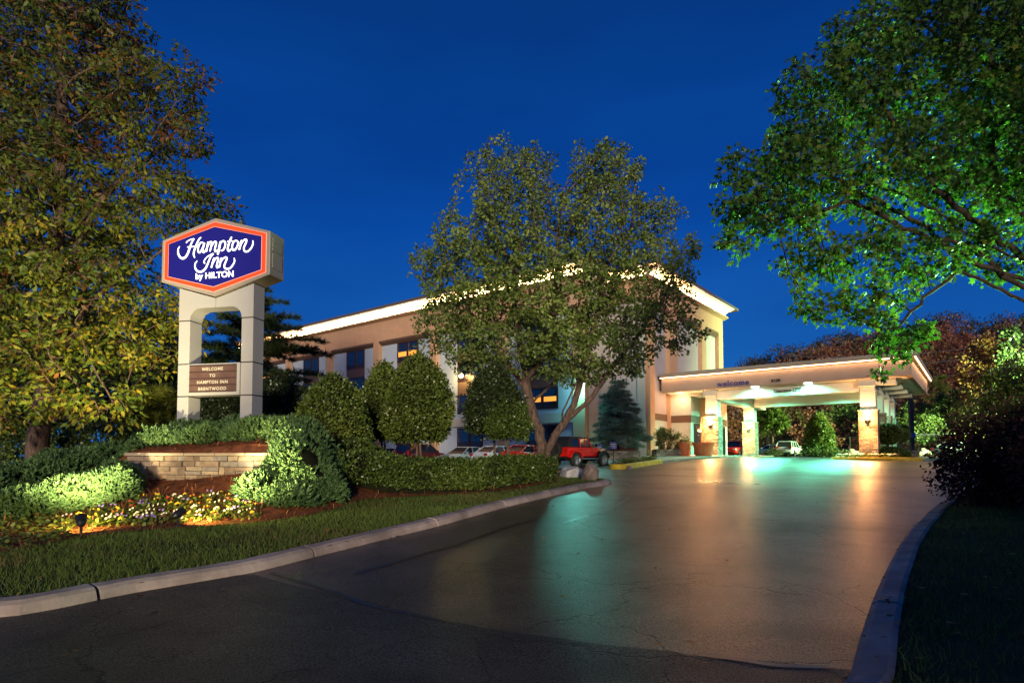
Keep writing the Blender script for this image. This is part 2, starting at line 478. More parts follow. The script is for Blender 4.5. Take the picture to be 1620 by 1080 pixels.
class MB:
    def __init__(self):
        self.v = []
        self.f = []

    def add(self, vs, fs):
        k = len(self.v)
        self.v += [tuple(float(c) for c in p) for p in vs]
        self.f += [tuple(i + k for i in q) for q in fs]
        return self

    def box(self, c, s, rz=0.0, taper=1.0):
        hx, hy, hz = s[0] / 2, s[1] / 2, s[2] / 2
        vs = []
        ca, sa = math.cos(rz), math.sin(rz)
        for z, t in ((-hz, 1.0), (hz, taper)):
            for x, y in ((-hx, -hy), (hx, -hy), (hx, hy), (-hx, hy)):
                x *= t; y *= t
                vs.append((c[0] + x * ca - y * sa, c[1] + x * sa + y * ca, c[2] + z))
        return self.add(vs, [(3, 2, 1, 0), (4, 5, 6, 7), (0, 1, 5, 4), (1, 2, 6, 5), (2, 3, 7, 6), (3, 0, 4, 7)])

    def bx(self, x0, x1, y0, y1, z0, z1):
        return self.box(((x0 + x1) / 2, (y0 + y1) / 2, (z0 + z1) / 2), (abs(x1 - x0), abs(y1 - y0), abs(z1 - z0)))

    def prism(self, poly, axis, a, b):
        """polygon extruded along an axis: 0 x, 1 y, 2 z"""
        n = len(poly)
        vs = []
        for t in (a, b):
            for p in poly:
                q = [0, 0, 0]
                o = [i for i in range(3) if i != axis]
                q[axis] = t; q[o[0]] = p[0]; q[o[1]] = p[1]
                vs.append(q)
        fs = [tuple(range(n))[::-1], tuple(range(n, 2 * n))]
        fs += [(i, (i + 1) % n, n + (i + 1) % n, n + i) for i in range(n)]
        return self.add(vs, fs)

    def tube(self, path, r, n=8, cap=True):
        path = [Vector(p) for p in path]
        rs = r if isinstance(r, (list, tuple)) else [r] * len(path)
        k0 = len(self.v)
        up = Vector((0.13, 0.21, 0.97))
        for i, p in enumerate(path):
            t = (path[min(i + 1, len(path) - 1)] - path[max(i - 1, 0)]).normalized()
            a = t.cross(up)
            if a.length < 0.05:
                a = t.cross(Vector((1, 0, 0)))
            a.normalize()
            b = t.cross(a)
            for j in range(n):
                w = 2 * PI * j / n
                self.v.append(tuple(p + (a * math.cos(w) + b * math.sin(w)) * rs[i]))
        for i in range(len(path) - 1):
            for j in range(n):
                q = k0 + i * n
                self.f.append((q + j, q + (j + 1) % n, q + n + (j + 1) % n, q + n + j))
        if cap:
            self.f.append(tuple(k0 + j for j in range(n))[::-1])
            e = k0 + (len(path) - 1) * n
            self.f.append(tuple(e + j for j in range(n)))
        return self

    def lathe(self, prof, c=(0, 0, 0), n=20, axis=2):
        k0 = len(self.v)
        for (r, h) in prof:
            for j in range(n):
                w = 2 * PI * j / n
                q = [r * math.cos(w), r * math.sin(w), h]
                if axis == 1:
                    q = [q[0], q[2], q[1]]
                elif axis == 0:
                    q = [q[2], q[0], q[1]]
                self.v.append((q[0] + c[0], q[1] + c[1], q[2] + c[2]))
        for i in range(len(prof) - 1):
            for j in range(n):
                q = k0 + i * n
                self.f.append((q + j, q + (j + 1) % n, q + n + (j + 1) % n, q + n + j))
        return self

    def build(self, name, m, parent=None, smooth=False, bevel=0.0, label=None):
        me = bpy.data.meshes.new(name)
        me.from_pydata(self.v, [], self.f)
        me.update()
        import bmesh
        bm = bmesh.new(); bm.from_mesh(me)
        bmesh.ops.recalc_face_normals(bm, faces=bm.faces)
        bm.to_mesh(me); bm.free()
        if smooth:
            me.polygons.foreach_set('use_smooth', [True] * len(me.polygons))
        me.materials.append(m)
        o = bpy.data.objects.new(name, me)
        COL.objects.link(o)
        if parent is not None:
            o.parent = parent
        if bevel:
            b = o.modifiers.new('bevel', 'BEVEL')
            b.width = bevel; b.segments = 2; b.limit_method = 'ANGLE'
        if label:
            o['label'] = label
        return o


def poly_mesh(name, V, k, m, parent=None, smooth=False):
    """V: (N*k,3) array, every k vertices make one polygon"""
    V = np.ascontiguousarray(V, dtype=np.float32)
    nv = len(V); nf = nv // k
    me = bpy.data.meshes.new(name)
    me.vertices.add(nv)
    me.vertices.foreach_set('co', V.ravel())
    me.loops.add(nv)
    me.loops.foreach_set('vertex_index', np.arange(nv, dtype=np.int32))
    me.polygons.add(nf)
    me.polygons.foreach_set('loop_start', np.arange(0, nv, k, dtype=np.int32))
    me.update(calc_edges=True)
    if smooth:
        me.polygons.foreach_set('use_smooth', np.ones(nf, dtype=bool))
    me.materials.append(m)
    o = bpy.data.objects.new(name, me)
    COL.objects.link(o)
    if parent is not None:
        o.parent = parent
    return o


def idx_mesh(name, V, faces, m, parent=None, smooth=True):
    """faces: (M,4) int array of quads"""
    V = np.ascontiguousarray(V, dtype=np.float32)
    faces = np.ascontiguousarray(faces, dtype=np.int32)
    me = bpy.data.meshes.new(name)
    me.vertices.add(len(V)); me.vertices.foreach_set('co', V.ravel())
    k = faces.shape[1]
    me.loops.add(faces.size); me.loops.foreach_set('vertex_index', faces.ravel())
    me.polygons.add(len(faces)); me.polygons.foreach_set('loop_start', np.arange(0, faces.size, k, dtype=np.int32))
    me.update(calc_edges=True)
    if smooth:
        me.polygons.foreach_set('use_smooth', np.ones(len(faces), dtype=bool))
    me.materials.append(m)
    o = bpy.data.objects.new(name, me)
    COL.objects.link(o)
    if parent is not None:
        o.parent = parent
    return o


def unit(a):
    return a / np.maximum(np.linalg.norm(a, axis=-1, keepdims=True), 1e-9)


T_DIAMOND = np.array([(0, 0, 0), (0.32, 0.45, 0.10), (0, 1, 0), (-0.32, 0.45, 0.10)])
T_LANCE = np.array([(0, 0, 0), (0.19, 0.40, 0.06), (0, 1, -0.06), (-0.19, 0.40, 0.06)])
T_OVAL = np.array([(0, 0, 0), (0.27, 0.25, 0.05), (0.30, 0.65, 0.07), (0, 1, 0), (-0.30, 0.65, 0.07), (-0.27, 0.25, 0.05)])
T_MAPLE = np.array([(0, 0, 0), (0.36, 0.06, 0), (0.20, 0.28, 0.03), (0.50, 0.52, 0.0), (0.17, 0.55, 0.04), (0, 1.0, -0.05),
                    (-0.17, 0.55, 0.04), (-0.50, 0.52, 0.0), (-0.20, 0.28, 0.03), (-0.36, 0.06, 0)])
T_NEEDLE = np.array([(-0.035, 0, 0), (0.035, 0, 0), (0, 1, 0)])
T_SPRAY = np.array([(-0.05, 0, 0), (0.05, 0, 0), (0.11, 0.45, 0.02), (0, 1, 0), (-0.11, 0.45, 0.02)])


def leaf_verts(p, d, nrm, size, tmpl):
    d = unit(d)
    s = unit(np.cross(d, nrm))
    n = np.cross(s, d)
    t = tmpl[None, :, :] * size[:, None, None]
    V = p[:, None, :] + t[:, :, 0:1] * s[:, None, :] + t[:, :, 1:2] * d[:, None, :] + t[:, :, 2:3] * n[:, None, :]
    return V.reshape(-1, 3)


def light(kind, name, loc, power, col, parent=None, target=None, size=0.15, spot=None, blend=0.6, sy=None):
    d = bpy.data.lights.new(name, kind)
    d.energy = power
    d.color = col
    if kind == 'AREA':
        d.shape = 'RECTANGLE' if sy else 'SQUARE'
        d.size = size
        if sy:
            d.size_y = sy
    else:
        d.shadow_soft_size = size
    if kind == 'SPOT':
        d.spot_size = R(spot)
        d.spot_blend = blend
    o = bpy.data.objects.new(name, d)
    COL.objects.link(o)
    o.location = tuple(float(v) for v in loc)
    if target is not None:
        v = Vector(tuple(float(c) for c in target)) - Vector(o.location)
        o.rotation_euler = v.to_track_quat('-Z', 'Y').to_euler()
    if parent is not None:
        o.parent = parent
    return o


def text_obj(body, size, m, name, parent, loc, rot, offset=0.0, extrude=0.008, align='CENTER', spacing=1.0, shear=0.0, width=None):
    c = bpy.data.curves.new(name, 'FONT')
    c.body = body; c.size = size; c.align_x = align; c.align_y = 'BOTTOM_BASELINE'
    c.offset = offset; c.extrude = extrude; c.space_character = spacing; c.shear = shear
    t = bpy.data.objects.new('tmp', c)
    COL.objects.link(t)
    bpy.context.view_layer.update()
    dg = bpy.context.evaluated_depsgraph_get()
    me = bpy.data.meshes.new_from_object(t.evaluated_get(dg))
    bpy.data.objects.remove(t); bpy.data.curves.remove(c)
    me.materials.clear(); me.materials.append(m)
    if width:
        xs_t = [v.co.x for v in me.vertices]
        k_t = width / (max(xs_t) - min(xs_t))
        for v in me.vertices:
            v.co.x *= k_t
    o = bpy.data.objects.new(name, me)
    COL.objects.link(o)
    o.location = loc; o.rotation_euler = rot
    o.parent = parent
    return o

# ------------------------------------------------------------------ terrain
GX = np.array([-60, -25, -10, 0, 5, 10, 15, 20, 30, 60], float)
GY = np.array([-30, 0, 5, 10, 18, 28, 38, 46, 55, 75, 120], float)
GZ = np.array([
    [0] * 10, [0] * 10, [0.03] * 10,
    [.22, .22, .25, .25, .25, .25, .25, .28, .3, .3],
    [.3, .4, .6, .65, .68, .68, .65, .65, .65, .6],
    [.4, .5, .6, .7, .85, .98, 1.05, 1.05, 1.0, 1.0],
    [.5, .7, .75, .82, .98, 1.25, 1.35, 1.32, 1.25, 1.2],
    [.6, .75, .8, .9, 1.15, 1.5, 1.55, 1.5, 1.4, 1.3],
    [.7, .8, .9, 1.0, 1.3, 1.55, 1.56, 1.54, 1.5, 1.4],
    [1, 1, 1.1, 1.3, 1.5, 1.56, 1.56, 1.55, 1.55, 1.5],
    [1, 1, 1.1, 1.3, 1.5, 1.56, 1.56, 1.55, 1.55, 1.5]], float)


def _bil(x, y):
    x = np.clip(x, GX[0], GX[-1] - 1e-6); y = np.clip(y, GY[0], GY[-1] - 1e-6)
    i = np.searchsorted(GX, x, side='right') - 1; j = np.searchsorted(GY, y, side='right') - 1
    i = np.clip(i, 0, len(GX) - 2); j = np.clip(j, 0, len(GY) - 2)
    fx = (x - GX[i]) / (GX[i + 1] - GX[i]); fy = (y - GY[j]) / (GY[j + 1] - GY[j])
    return (GZ[j, i] * (1 - fx) + GZ[j, i + 1] * fx) * (1 - fy) + (GZ[j + 1, i] * (1 - fx) + GZ[j + 1, i + 1] * fx) * fy


def HP(x, y):
    """height of the pavement"""
    x = np.asarray(x, float); y = np.asarray(y, float)
    s = 0
    for dx in (-2.4, -1.2, 0, 1.2, 2.4):
        for dy in (-2.4, -1.2, 0, 1.2, 2.4):
            s = s + _bil(x + dx, y + dy)
    return s / 25


def hp(x, y):
    return float(HP(np.array([x]), np.array([y]))[0])


def GP(px, py, dz=0.0, hf=None):
    """where the ray of a pixel meets the pavement"""
    r = px_ray(px, py)
    hf = hf or hp
    t0 = 1.0
    t = 2.0
    while t < 140:
        q = r * t
        if q[2] + EYE < hf(q[0], q[1]) + dz:
            break
        t0 = t; t *= 1.04
    for _ in range(30):
        tm = (t0 + t) / 2
        q = r * tm
        if q[2] + EYE < hf(q[0], q[1]) + dz:
            t = tm
        else:
            t0 = tm
    q = r * t
    return np.array([q[0], q[1], q[2] + EYE])


def cat_rom(pts, step):
    pts = [np.array(p[:2], float) for p in pts]
    out = []
    for i in range(len(pts) - 1):
        p0 = pts[max(i - 1, 0)]; p1 = pts[i]; p2 = pts[i + 1]; p3 = pts[min(i + 2, len(pts) - 1)]
        n = max(2, int(np.linalg.norm(p2 - p1) / step))
        for k in range(n):
            t = k / n
            out.append(0.5 * ((2 * p1) + (-p0 + p2) * t + (2 * p0 - 5 * p1 + 4 * p2 - p3) * t * t + (-p0 + 3 * p1 - 3 * p2 + p3) * t ** 3))
    out.append(pts[-1])
    return np.array(out)


def inside(poly, x, y):
    poly = np.asarray(poly)
    c = np.zeros(x.shape, bool)
    n = len(poly)
    j = n - 1
    for i in range(n):
        xi, yi = poly[i]; xj, yj = poly[j]
        m = ((yi > y) != (yj > y)) & (x < (xj - xi) * (y - yi) / (yj - yi + 1e-12) + xi)
        c ^= m
        j = i
    return c


def dist_line(line, x, y):
    line = np.asarray(line)
    d = np.full(x.shape, 1e9)
    for i in range(len(line) - 1):
        a = line[i]; b = line[i + 1]
        ab = b - a; L = ab @ ab + 1e-12
        t = np.clip(((x - a[0]) * ab[0] + (y - a[1]) * ab[1]) / L, 0, 1)
        d = np.minimum(d, np.hypot(x - a[0] - t * ab[0], y - a[1] - t * ab[1]))
    return d


def sheet(name, poly, res, hf, m, kind='structure', shrink=0.0, parent=None, bounds=None):
    poly = np.asarray(poly)
    x0, y0 = poly.min(0) if bounds is None else bounds[0]
    x1, y1 = poly.max(0) if bounds is None else bounds[1]
    xs = np.arange(x0 - res, x1 + 2 * res, res); ys = np.arange(y0 - res, y1 + 2 * res, res)
    X, Y = np.meshgrid(xs, ys)
    cx = (X[:-1, :-1] + res / 2); cyy = (Y[:-1, :-1] + res / 2)
    keep = inside(poly, cx.ravel(), cyy.ravel())
    if shrink > 0:
        keep &= dist_line(np.vstack([poly, poly[:1]]), cx.ravel(), cyy.ravel()) > shrink
    Z = hf(X.ravel(), Y.ravel())
    V = np.stack([X.ravel(), Y.ravel(), Z], 1)
    nx = len(xs)
    jj, ii = np.meshgrid(np.arange(len(ys) - 1), np.arange(nx - 1), indexing='ij')
    a = (jj * nx + ii).ravel()[keep]
    Fc = np.stack([a, a + 1, a + 1 + nx, a + nx], 1)
    used = np.unique(Fc)
    mp = np.full(len(V), -1); mp[used] = np.arange(len(used))
    o = idx_mesh(name, V[used], mp[Fc], m, parent)
    if kind:
        tag(o, kind=kind)
    return o


# --- the left planting island
KF = [GP(px, py) for px, py in ((5, 977), (100, 961), (200, 940), (300, 923), (400, 905), (500, 880), (600, 855),
                                (700, 830), (800, 802), (880, 783), (935, 771))]
KF = [(-26.0, 4.4), (-14, 4.55), (-9.0, 4.85), (-6.6, 5.22)] + [tuple(q[:2]) for q in KF]
n0 = GP(962, 767)
KN = [tuple(n0[:2]), (n0[0] + 0.25, n0[1] + 0.9), (n0[0] + 0.05, n0[1] + 2.2), (2.9, 23.6), (2.5, 26.4), (0.0, 28.3), (-10, 30.5), (-26, 34)]
KERB_L = cat_rom(KF + KN, 0.2)
ISL = np.vstack([KERB_L, [(-60, 42), (-60, 4.4)]])

# --- the right verge
KR = [GP(px, py) for px, py in ((1328, 1125), (1343, 1080), (1366, 997), (1392, 928), (1424, 866), (1455, 829), (1486, 802), (1522, 788))]
q0 = KR[0]; q1 = KR[-1]
KR = [(q0[0] - 0.9, -2.0), (q0[0] - 0.45, q0[1] - 2.0)] + [tuple(q[:2]) for q in KR] + [(q1[0] + 1.7, q1[1] + 0.75), (q1[0] + 5, q1[1] + 1.6), (q1[0] + 14, q1[1] + 2.4), (48, q1[1] + 3)]
KERB_R = cat_rom(KR, 0.22)
VERGE = np.vstack([KERB_R, [(48, -2.0)]])

# --- berm height (thin plate spline through surveyed spots) + the stone wall's step
WL0 = P(203, 760, 13.25); WL1 = P(416, 752, 12.78)
WA = WL0[:2]; WB = WL1[:2]
WDIR = (WB - WA) / np.linalg.norm(WB - WA); WN = np.array([-WDIR[1], WDIR[0]])
WLEN = float(np.linalg.norm(WB - WA))
spots = []
for i in range(0, len(KERB_L), 6):
    q = KERB_L[i]
    spots.append((q[0], q[1], hp(*q) + 0.11))
for px, py, Y in ((60, 885, 8.4), (128, 851, 9.4), (205, 843, 9.9), (282, 838, 10.3), (380, 832, 10.7), (440, 824, 11.1), (520, 808, 12.1),
                  (600, 791, 13.7), (700, 785, 14.9), (800, 778, 16.0), (880, 765, 17.3), (203, 760, 13.2), (310, 758, 13.0), (416, 752, 12.7),
                  (470, 800, 11.9), (250, 800, 11.5), (350, 795, 11.7), (0, 835, 10.2), (100, 806, 11.2)):
    q = P(px, py, Y)
    spots.append(tuple(q))
spots += [(-8.9, 15.4, 1.56), (-6.1, 14.8, 1.6), (-7.5, 15.2, 1.58), (-7.5, 17, 1.45), (-5.0, 15.0, 1.35), (-12, 15, 1.05), (-15, 14, 0.9), (-14.5, 18, 1.2),
          (-3.5, 17.5, 1.0), (-6, 19, 1.25), (-10, 20, 1.3), (-16, 22, 1.2), (-24, 18, 0.9), (-24, 10, 0.5), (-1.5, 19.5, 0.85), (1.2, 22, 0.92), (0, 25, 0.95),
          (-40, 10, 0.6), (-40, 25, 0.9), (-55, 20, 0.8)]
S_ = np.array(spots)


def _tps_fit(S, lam=0.02):
    n = len(S)
    d = np.hypot(S[:, None, 0] - S[None, :, 0], S[:, None, 1] - S[None, :, 1])
    K = np.where(d > 0, d * d * np.log(d + 1e-12), 0) + lam * np.eye(n)
    Pm = np.c_[np.ones(n), S[:, :2]]
    A = np.zeros((n + 3, n + 3)); A[:n, :n] = K; A[:n, n:] = Pm; A[n:, :n] = Pm.T
    return np.linalg.solve(A, np.r_[S[:, 2], 0, 0, 0])


_tw = _tps_fit(S_)


def HL(x, y):
    x = np.asarray(x, float); y = np.asarray(y, float)
    z = _tw[-3] + _tw[-2] * x + _tw[-1] * y
    for i in range(len(S_)):
        d2 = (x - S_[i, 0]) ** 2 + (y - S_[i, 1]) ** 2
        z = z + _tw[i] * 0.5 * d2 * np.log(d2 + 1e-12)
    a = (x - WA[0]) * WDIR[0] + (y - WA[1]) * WDIR[1]
    c = (x - WA[0]) * WN[0] + (y - WA[1]) * WN[1]
    along = np.clip((a + 1.4) / 1.4, 0, 1) * np.clip((WLEN + 1.6 - a) / 1.6, 0, 1)
    along = along * along * (3 - 2 * along)
    t = np.clip((c - 0.10) / 0.22, 0, 1)
    back = np.clip((6.0 - c) / 3.0, 0, 1)
    z = z + 0.54 * along * t * t * (3 - 2 * t) * back
    return np.maximum(z, HP(x, y) + 0.10)


def hl(x, y):
    return float(HL(np.array([x]), np.array([y]))[0])


def HV(x, y):
    d = dist_line(KERB_R, np.asarray(x, float), np.asarray(y, float))
    return HP(x, y) + 0.11 + 0.10 * (1 - np.exp(-d / 2.0)) + 0.02 * np.sin(x * 2.1) * np.cos(y * 1.7)


def hv(x, y):
    return float(HV(np.array([x]), np.array([y]))[0])


# ground far out to the horizon, lying below the pavement
xs = np.array([-900, -500, -250, -120, -60, -30, 0, 30, 60, 120, 250, 500, 900], float)
ys = np.array([-300, -120, -40, 0, 20, 40, 60, 80, 120, 180, 300, 600, 1200], float)
X, Y = np.meshgrid(xs, ys)
Zg = HP(X.ravel(), Y.ravel()) - 0.35
nx = len(xs)
jj, ii = np.meshgrid(np.arange(len(ys) - 1), np.arange(nx - 1), indexing='ij')
a = (jj * nx + ii).ravel()
tag(idx_mesh('ground', np.stack([X.ravel(), Y.ravel(), Zg], 1), np.stack([a, a + 1, a + 1 + nx, a + nx], 1), M['far_ground']), kind='structure')

sheet('driveway', [(-60, -8), (75, -8), (75, 80), (-60, 80)], 0.4, HP, M['asphalt'])
_sl = [GP(398, 908)[:2], GP(600, 962)[:2], GP(850, 1008)[:2], GP(1110, 1036)[:2], GP(1350, 1060)[:2]]
_sx = np.r_[np.arange(-60, -14, 4.0), np.arange(-14, 6, 0.2), np.arange(6, 44, 3.0)]
_kx = np.array([-60, -14, -8.5] + [q[0] for q in _sl] + [8, 44]); _ky = np.array([4.7, 4.75, 4.95] + [q[1] for q in _sl] + [3.9, 2.6])
_yb = np.interp(_sx, _kx, _ky) + np.where((_sx > -2.3) & (_sx < 2.5), 0.05 * np.sin(_sx * 5.1) * np.sin(_sx * 2.3 + 1), 0)
_ft = np.r_[0, np.linspace(0.02, 1, 40) ** 1.3]
_Xs = np.repeat(_sx[None], len(_ft), 0); _Ys = _yb[None] + (-8 - _yb[None]) * _ft[:, None]
_nx = len(_sx)
jj, ii = np.meshgrid(np.arange(len(_ft) - 1), np.arange(_nx - 1), indexing='ij'); a = (jj * _nx + ii).ravel()
tag(idx_mesh('street', np.stack([_Xs.ravel(), _Ys.ravel(), HP(_Xs.ravel(), _Ys.ravel()) + 0.006], 1), np.stack([a, a + _nx, a + 1 + _nx, a + 1], 1), M['street']), kind='structure')
sheet('lawn', ISL, 0.16, HL, M['soil'], shrink=0.10, bounds=((-30, 4), (5, 35)))
sheet('verge', VERGE, 0.2, HV, M['soil'], shrink=0.12, bounds=((1, -2), (34, 19)))


def tar(pts, w):
    ln = cat_rom([GP(*p)[:2] for p in pts], 0.12)
    d = np.gradient(ln, axis=0); d = unit(d); nn_ = np.stack([-d[:, 1], d[:, 0]], 1)
    ww = w * (1 + 0.35 * np.sin(np.arange(len(ln)) * 0.9) * np.cos(np.arange(len(ln)) * 0.37))[:, None]
    a = ln + nn_ * ww; b = ln - nn_ * ww
    m = MB()
    z = lambda q: hp(q[0], q[1]) + 0.011
    for i in range(len(ln)):
        m.v += [(a[i][0], a[i][1], z(a[i])), (b[i][0], b[i][1], z(b[i]))]
    m.f = [(2 * i, 2 * i + 1, 2 * i + 3, 2 * i + 2) for i in range(len(ln) - 1)]
    return tag(m.build('tar_seam', M['tar']), kind='structure')


M['tar'] = plain('crack_sealer', (0.012, 0.012, 0.013), 0.3, var=0.3, bmp=0.2)
tar([(965, 762), (988, 764), (1000, 772), (997, 784), (975, 800), (930, 815), (890, 828)], 0.05)
tar([(560, 908), (700, 868), (850, 822), (960, 818), (1060, 824), (1180, 812), (1290, 793), (1400, 778)], 0.035)
tar([(1105, 1034), (1180, 1046), (1230, 1054), (1310, 1056)], 0.03)
tar([(430, 905), (520, 935), (600, 962), (720, 985)], 0.022)


def kerb(name, line, hf, side, w=0.27, joint=2.6):
    """rolled concrete kerb in cast lengths with open joints"""
    line = np.asarray(line)
    seg = np.r_[0, np.cumsum(np.linalg.norm(np.diff(line, axis=0), axis=1))]
    L = seg[-1]
    prof = [(-0.01, -0.12), (0.0, 0.03), (0.03, 0.10), (0.08, 0.135), (w - 0.04, 0.145), (w, 0.125), (w + 0.01, -0.12)]
    mb = MB()
    s = 0.0
    while s < L - 0.3:
        e = min(L, s + joint * random.uniform(0.85, 1.15))
        ts = np.linspace(s, e - 0.04, max(3, int((e - s) / 0.3) + 1))
        dz = random.uniform(-0.006, 0.006)
        k0 = len(mb.v)
        np_ = len(prof)
        for t in ts:
            p = np.array([np.interp(t, seg, line[:, 0]), np.interp(t, seg, line[:, 1])])
            pa = np.array([np.interp(max(t - .15, 0), seg, line[:, 0]), np.interp(max(t - .15, 0), seg, line[:, 1])])
            pb = np.array([np.interp(min(t + .15, L), seg, line[:, 0]), np.interp(min(t + .15, L), seg, line[:, 1])])
            d = (pb - pa) / (np.linalg.norm(pb - pa) + 1e-9)
            nn = np.array([-d[1], d[0]]) * side
            z = hf(*p)
            for (o, h) in prof:
                mb.v.append((p[0] + nn[0] * o, p[1] + nn[1] * o, z + h + dz + 0.004 * math.sin(t * 9 + o * 20)))
        for i in range(len(ts) - 1):
            for j in range(np_ - 1):
                q = k0 + i * np_ + j
                mb.f.append((q, q + 1, q + np_ + 1, q + np_))
        mb.f.append(tuple(range(k0, k0 + np_)))
        mb.f.append(tuple(range(k0 + (len(ts) - 1) * np_, k0 + len(ts) * np_))[::-1])
        s = e
    o = mb.build(name, M['concrete'])
    return tag(o, kind='structure')


kerb('kerb', KERB_L, hp, 1)
kerb('kerb', KERB_R, hp, -1)

# --- the mulch bed in front of and above the wall, and under the hedges
BED_FRONT = [P(px, py, Y)[:2] for px, py, Y in ((-60, 905, 7.9), (0, 893, 8.1), (60, 878, 8.6), (128, 856, 9.3), (205, 848, 9.75), (282, 842, 10.1),
                                            (380, 834, 10.6), (440, 825, 11.0), (520, 806, 12.1), (600, 790, 13.8), (700, 784, 15.0), (800, 776, 16.1), (880, 762, 17.5))]
BED = np.vstack([cat_rom(BED_FRONT, 0.15), [(1.6, 19.5), (1.9, 25.5), (-6, 28), (-26, 31), (-26, 10)]])
tag(sheet('mulch_bed', BED, 0.07, lambda x, y: HL(x, y) + 0.022, M['mulch'], bounds=((-14, 7.5), (2.5, 20)), kind=None), kind='structure')

# loose pine straw over the bed
n = 46000
x = RNG.uniform(-12, 1.5, n); y = RNG.uniform(8, 19, n)
k = inside(BED, x, y) & (np.abs(x / y + 0.35) < 0.62)
x, y = x[k], y[k]
z = HL(x, y) + 0.03
d = np.stack([RNG.normal(size=len(x)), RNG.normal(size=len(x)), RNG.normal(size=len(x)) * 0.25 + 0.1], 1)
V = leaf_verts(np.stack([x, y, z], 1), d, np.tile([0.05, 0.03, 1.0], (len(x), 1)), RNG.uniform(0.07, 0.17, len(x)), np.array([(-0.05, 0, 0), (0.05, 0, 0), (0.05, 1, 0), (-0.05, 1, 0)]))
tag(poly_mesh('pine_straw', V, 4, M['straw']), kind='stuff')


def grass(name, poly, hf, n, x0, x1, y0, y1, hmin, hmax, excl=None, keepf=None):
    x = RNG.uniform(x0, x1, n); y = y0 + (y1 - y0) * RNG.uniform(0, 1, n) ** 1.35
    k = inside(poly, x, y)
    if excl is not None:
        k &= ~inside(excl, x, y)
    if keepf is not None:
        k &= keepf(x, y)
    x, y = x[k], y[k]
    # worn patches
    w = np.sin(x * 1.7 + 1.3 * np.sin(y * 1.1)) + np.sin(y * 2.3 + x * 0.6)
    k = RNG.uniform(-2.6, 1.2, len(x)) < w + 1.0
    x, y = x[k], y[k]
    p = np.stack([x, y, hf(x, y) - 0.005], 1)
    d = np.stack([RNG.normal(size=len(x)) * 0.45, RNG.normal(size=len(x)) * 0.45, np.ones(len(x))], 1)
    nn = np.stack([RNG.normal(size=len(x)), RNG.normal(size=len(x)), np.zeros(len(x))], 1)
    V = leaf_verts(p, d, nn, RNG.uniform(hmin, hmax, len(x)), np.array([(-0.055, 0, 0), (0.055, 0, 0), (0, 1, 0.12)]))
    return tag(poly_mesh(name, V, 3, M['lf_grass']), kind='stuff')


LAWN_IN = lambda x, y: dist_line(KERB_L, x, y) > 0.27
grass('lawn_grass', ISL, HL, 330000, -9.5, 3.2, 4.6, 20.5, 0.045, 0.095, excl=BED, keepf=LAWN_IN)
VERGE_IN = lambda x, y: dist_line(KERB_R, x, y) > 0.28
grass('verge_grass', VERGE, HV, 150000, 1.5, 16, 1.5, 15.5, 0.05, 0.11, keepf=VERGE_IN)

# fallen leaves on lawn and asphalt
n = 1100
x = RNG.uniform(-8, 12, n); y = RNG.uniform(4, 17, n)
isl = inside(ISL, x, y); ver = inside(VERGE, x, y)
z = np.where(isl, HL(x, y) + 0.07, np.where(ver, HV(x, y) + 0.08, HP(x, y) + 0.012))
k = isl | ver | (RNG.uniform(size=n) < 0.35)
x, y, z = x[k], y[k], z[k]
d = np.stack([RNG.normal(size=len(x)), RNG.normal(size=len(x)), RNG.normal(size=len(x)) * 0.12], 1)
V = leaf_verts(np.stack([x, y, z], 1), d, np.tile([0.05, 0.03, 1.0], (len(x), 1)), RNG.uniform(0.04, 0.09, len(x)), T_MAPLE)
tag(poly_mesh('fallen_leaves', V, 10, M['lf_rust']), kind='stuff')

# ------------------------------------------------------------------ hotel building, in its own frame
HU = np.array([0.784, -0.621]); HVv = np.array([0.621, 0.784])     # local x (along the front) and y (into the building)
HRZ = math.atan2(-0.621, 0.784)
BZ = 0.6                                                          # base level of walls


def hxy(lx, ly):
    return np.array([HU[0] * lx + HVv[0] * ly, HU[1] * lx + HVv[1] * ly])


def plane_y(px, py, ly):
    """pixel -> (lx, z) on the plane local y = ly"""
    r = px_ray(px, py)
    t = ly / (r[0] * HVv[0] + r[1] * HVv[1])
    q = r * t
    return float(q[0] * HU[0] + q[1] * HU[1]), float(q[2] + EYE)


def plane_x(px, py, lx):
    r = px_ray(px, py)
    t = lx / (r[0] * HU[0] + r[1] * HU[1])
    q = r * t
    return float(q[0] * HVv[0] + q[1] * HVv[1]), float(q[2] + EYE)


AY = 39.5           # front plane of the long wing
BY = 43.6           # recessed end bay
xa_r = plane_y(925, 600, AY)[0]            # right end of the long wing
xb_r = plane_y(1029, 650, BY)[0]           # right corner of the building
XR = xb_r
yr_e = plane_x(1144, 560, XR)[0]           # far end of the right face
ROOF = plane_y(900, 634.8 - 0.2484 * 900, AY - 1.2)[1]
LIP = plane_y(646.3, 495.6, AY)[1]
HEAD1 = plane_y(573, 545.0, AY)[1]
WH1 = plane_y(573, 551.0, AY)[1]; WS1 = plane_y(573, 581.0, AY)[1]
WH2 = plane_y(573, 594.0, AY)[1]; WS2 = plane_y(573, 620.0, AY)[1]
FL = WH1 - WH2
SILL3 = plane_y(740, 660.0, AY)[1]; GF_H = plane_y(740, 675, AY)[1]; GF_S = plane_y(740, 707, AY)[1]
XL = -78.0
hotel = thing('hotel_building', 'four storey tan hotel block with brightly lit eaves behind the trees', 'hotel', (*hxy(XR, BY), 0.0), HRZ)
OX, OY = XR, BY       # local offset of the empty


def hb():
    return MB()


def H(mb):
    """shift hotel coordinates to the empty's own frame"""
    mb.v = [(v[0] - OX, v[1] - OY, v[2]) for v in mb.v]
    return mb


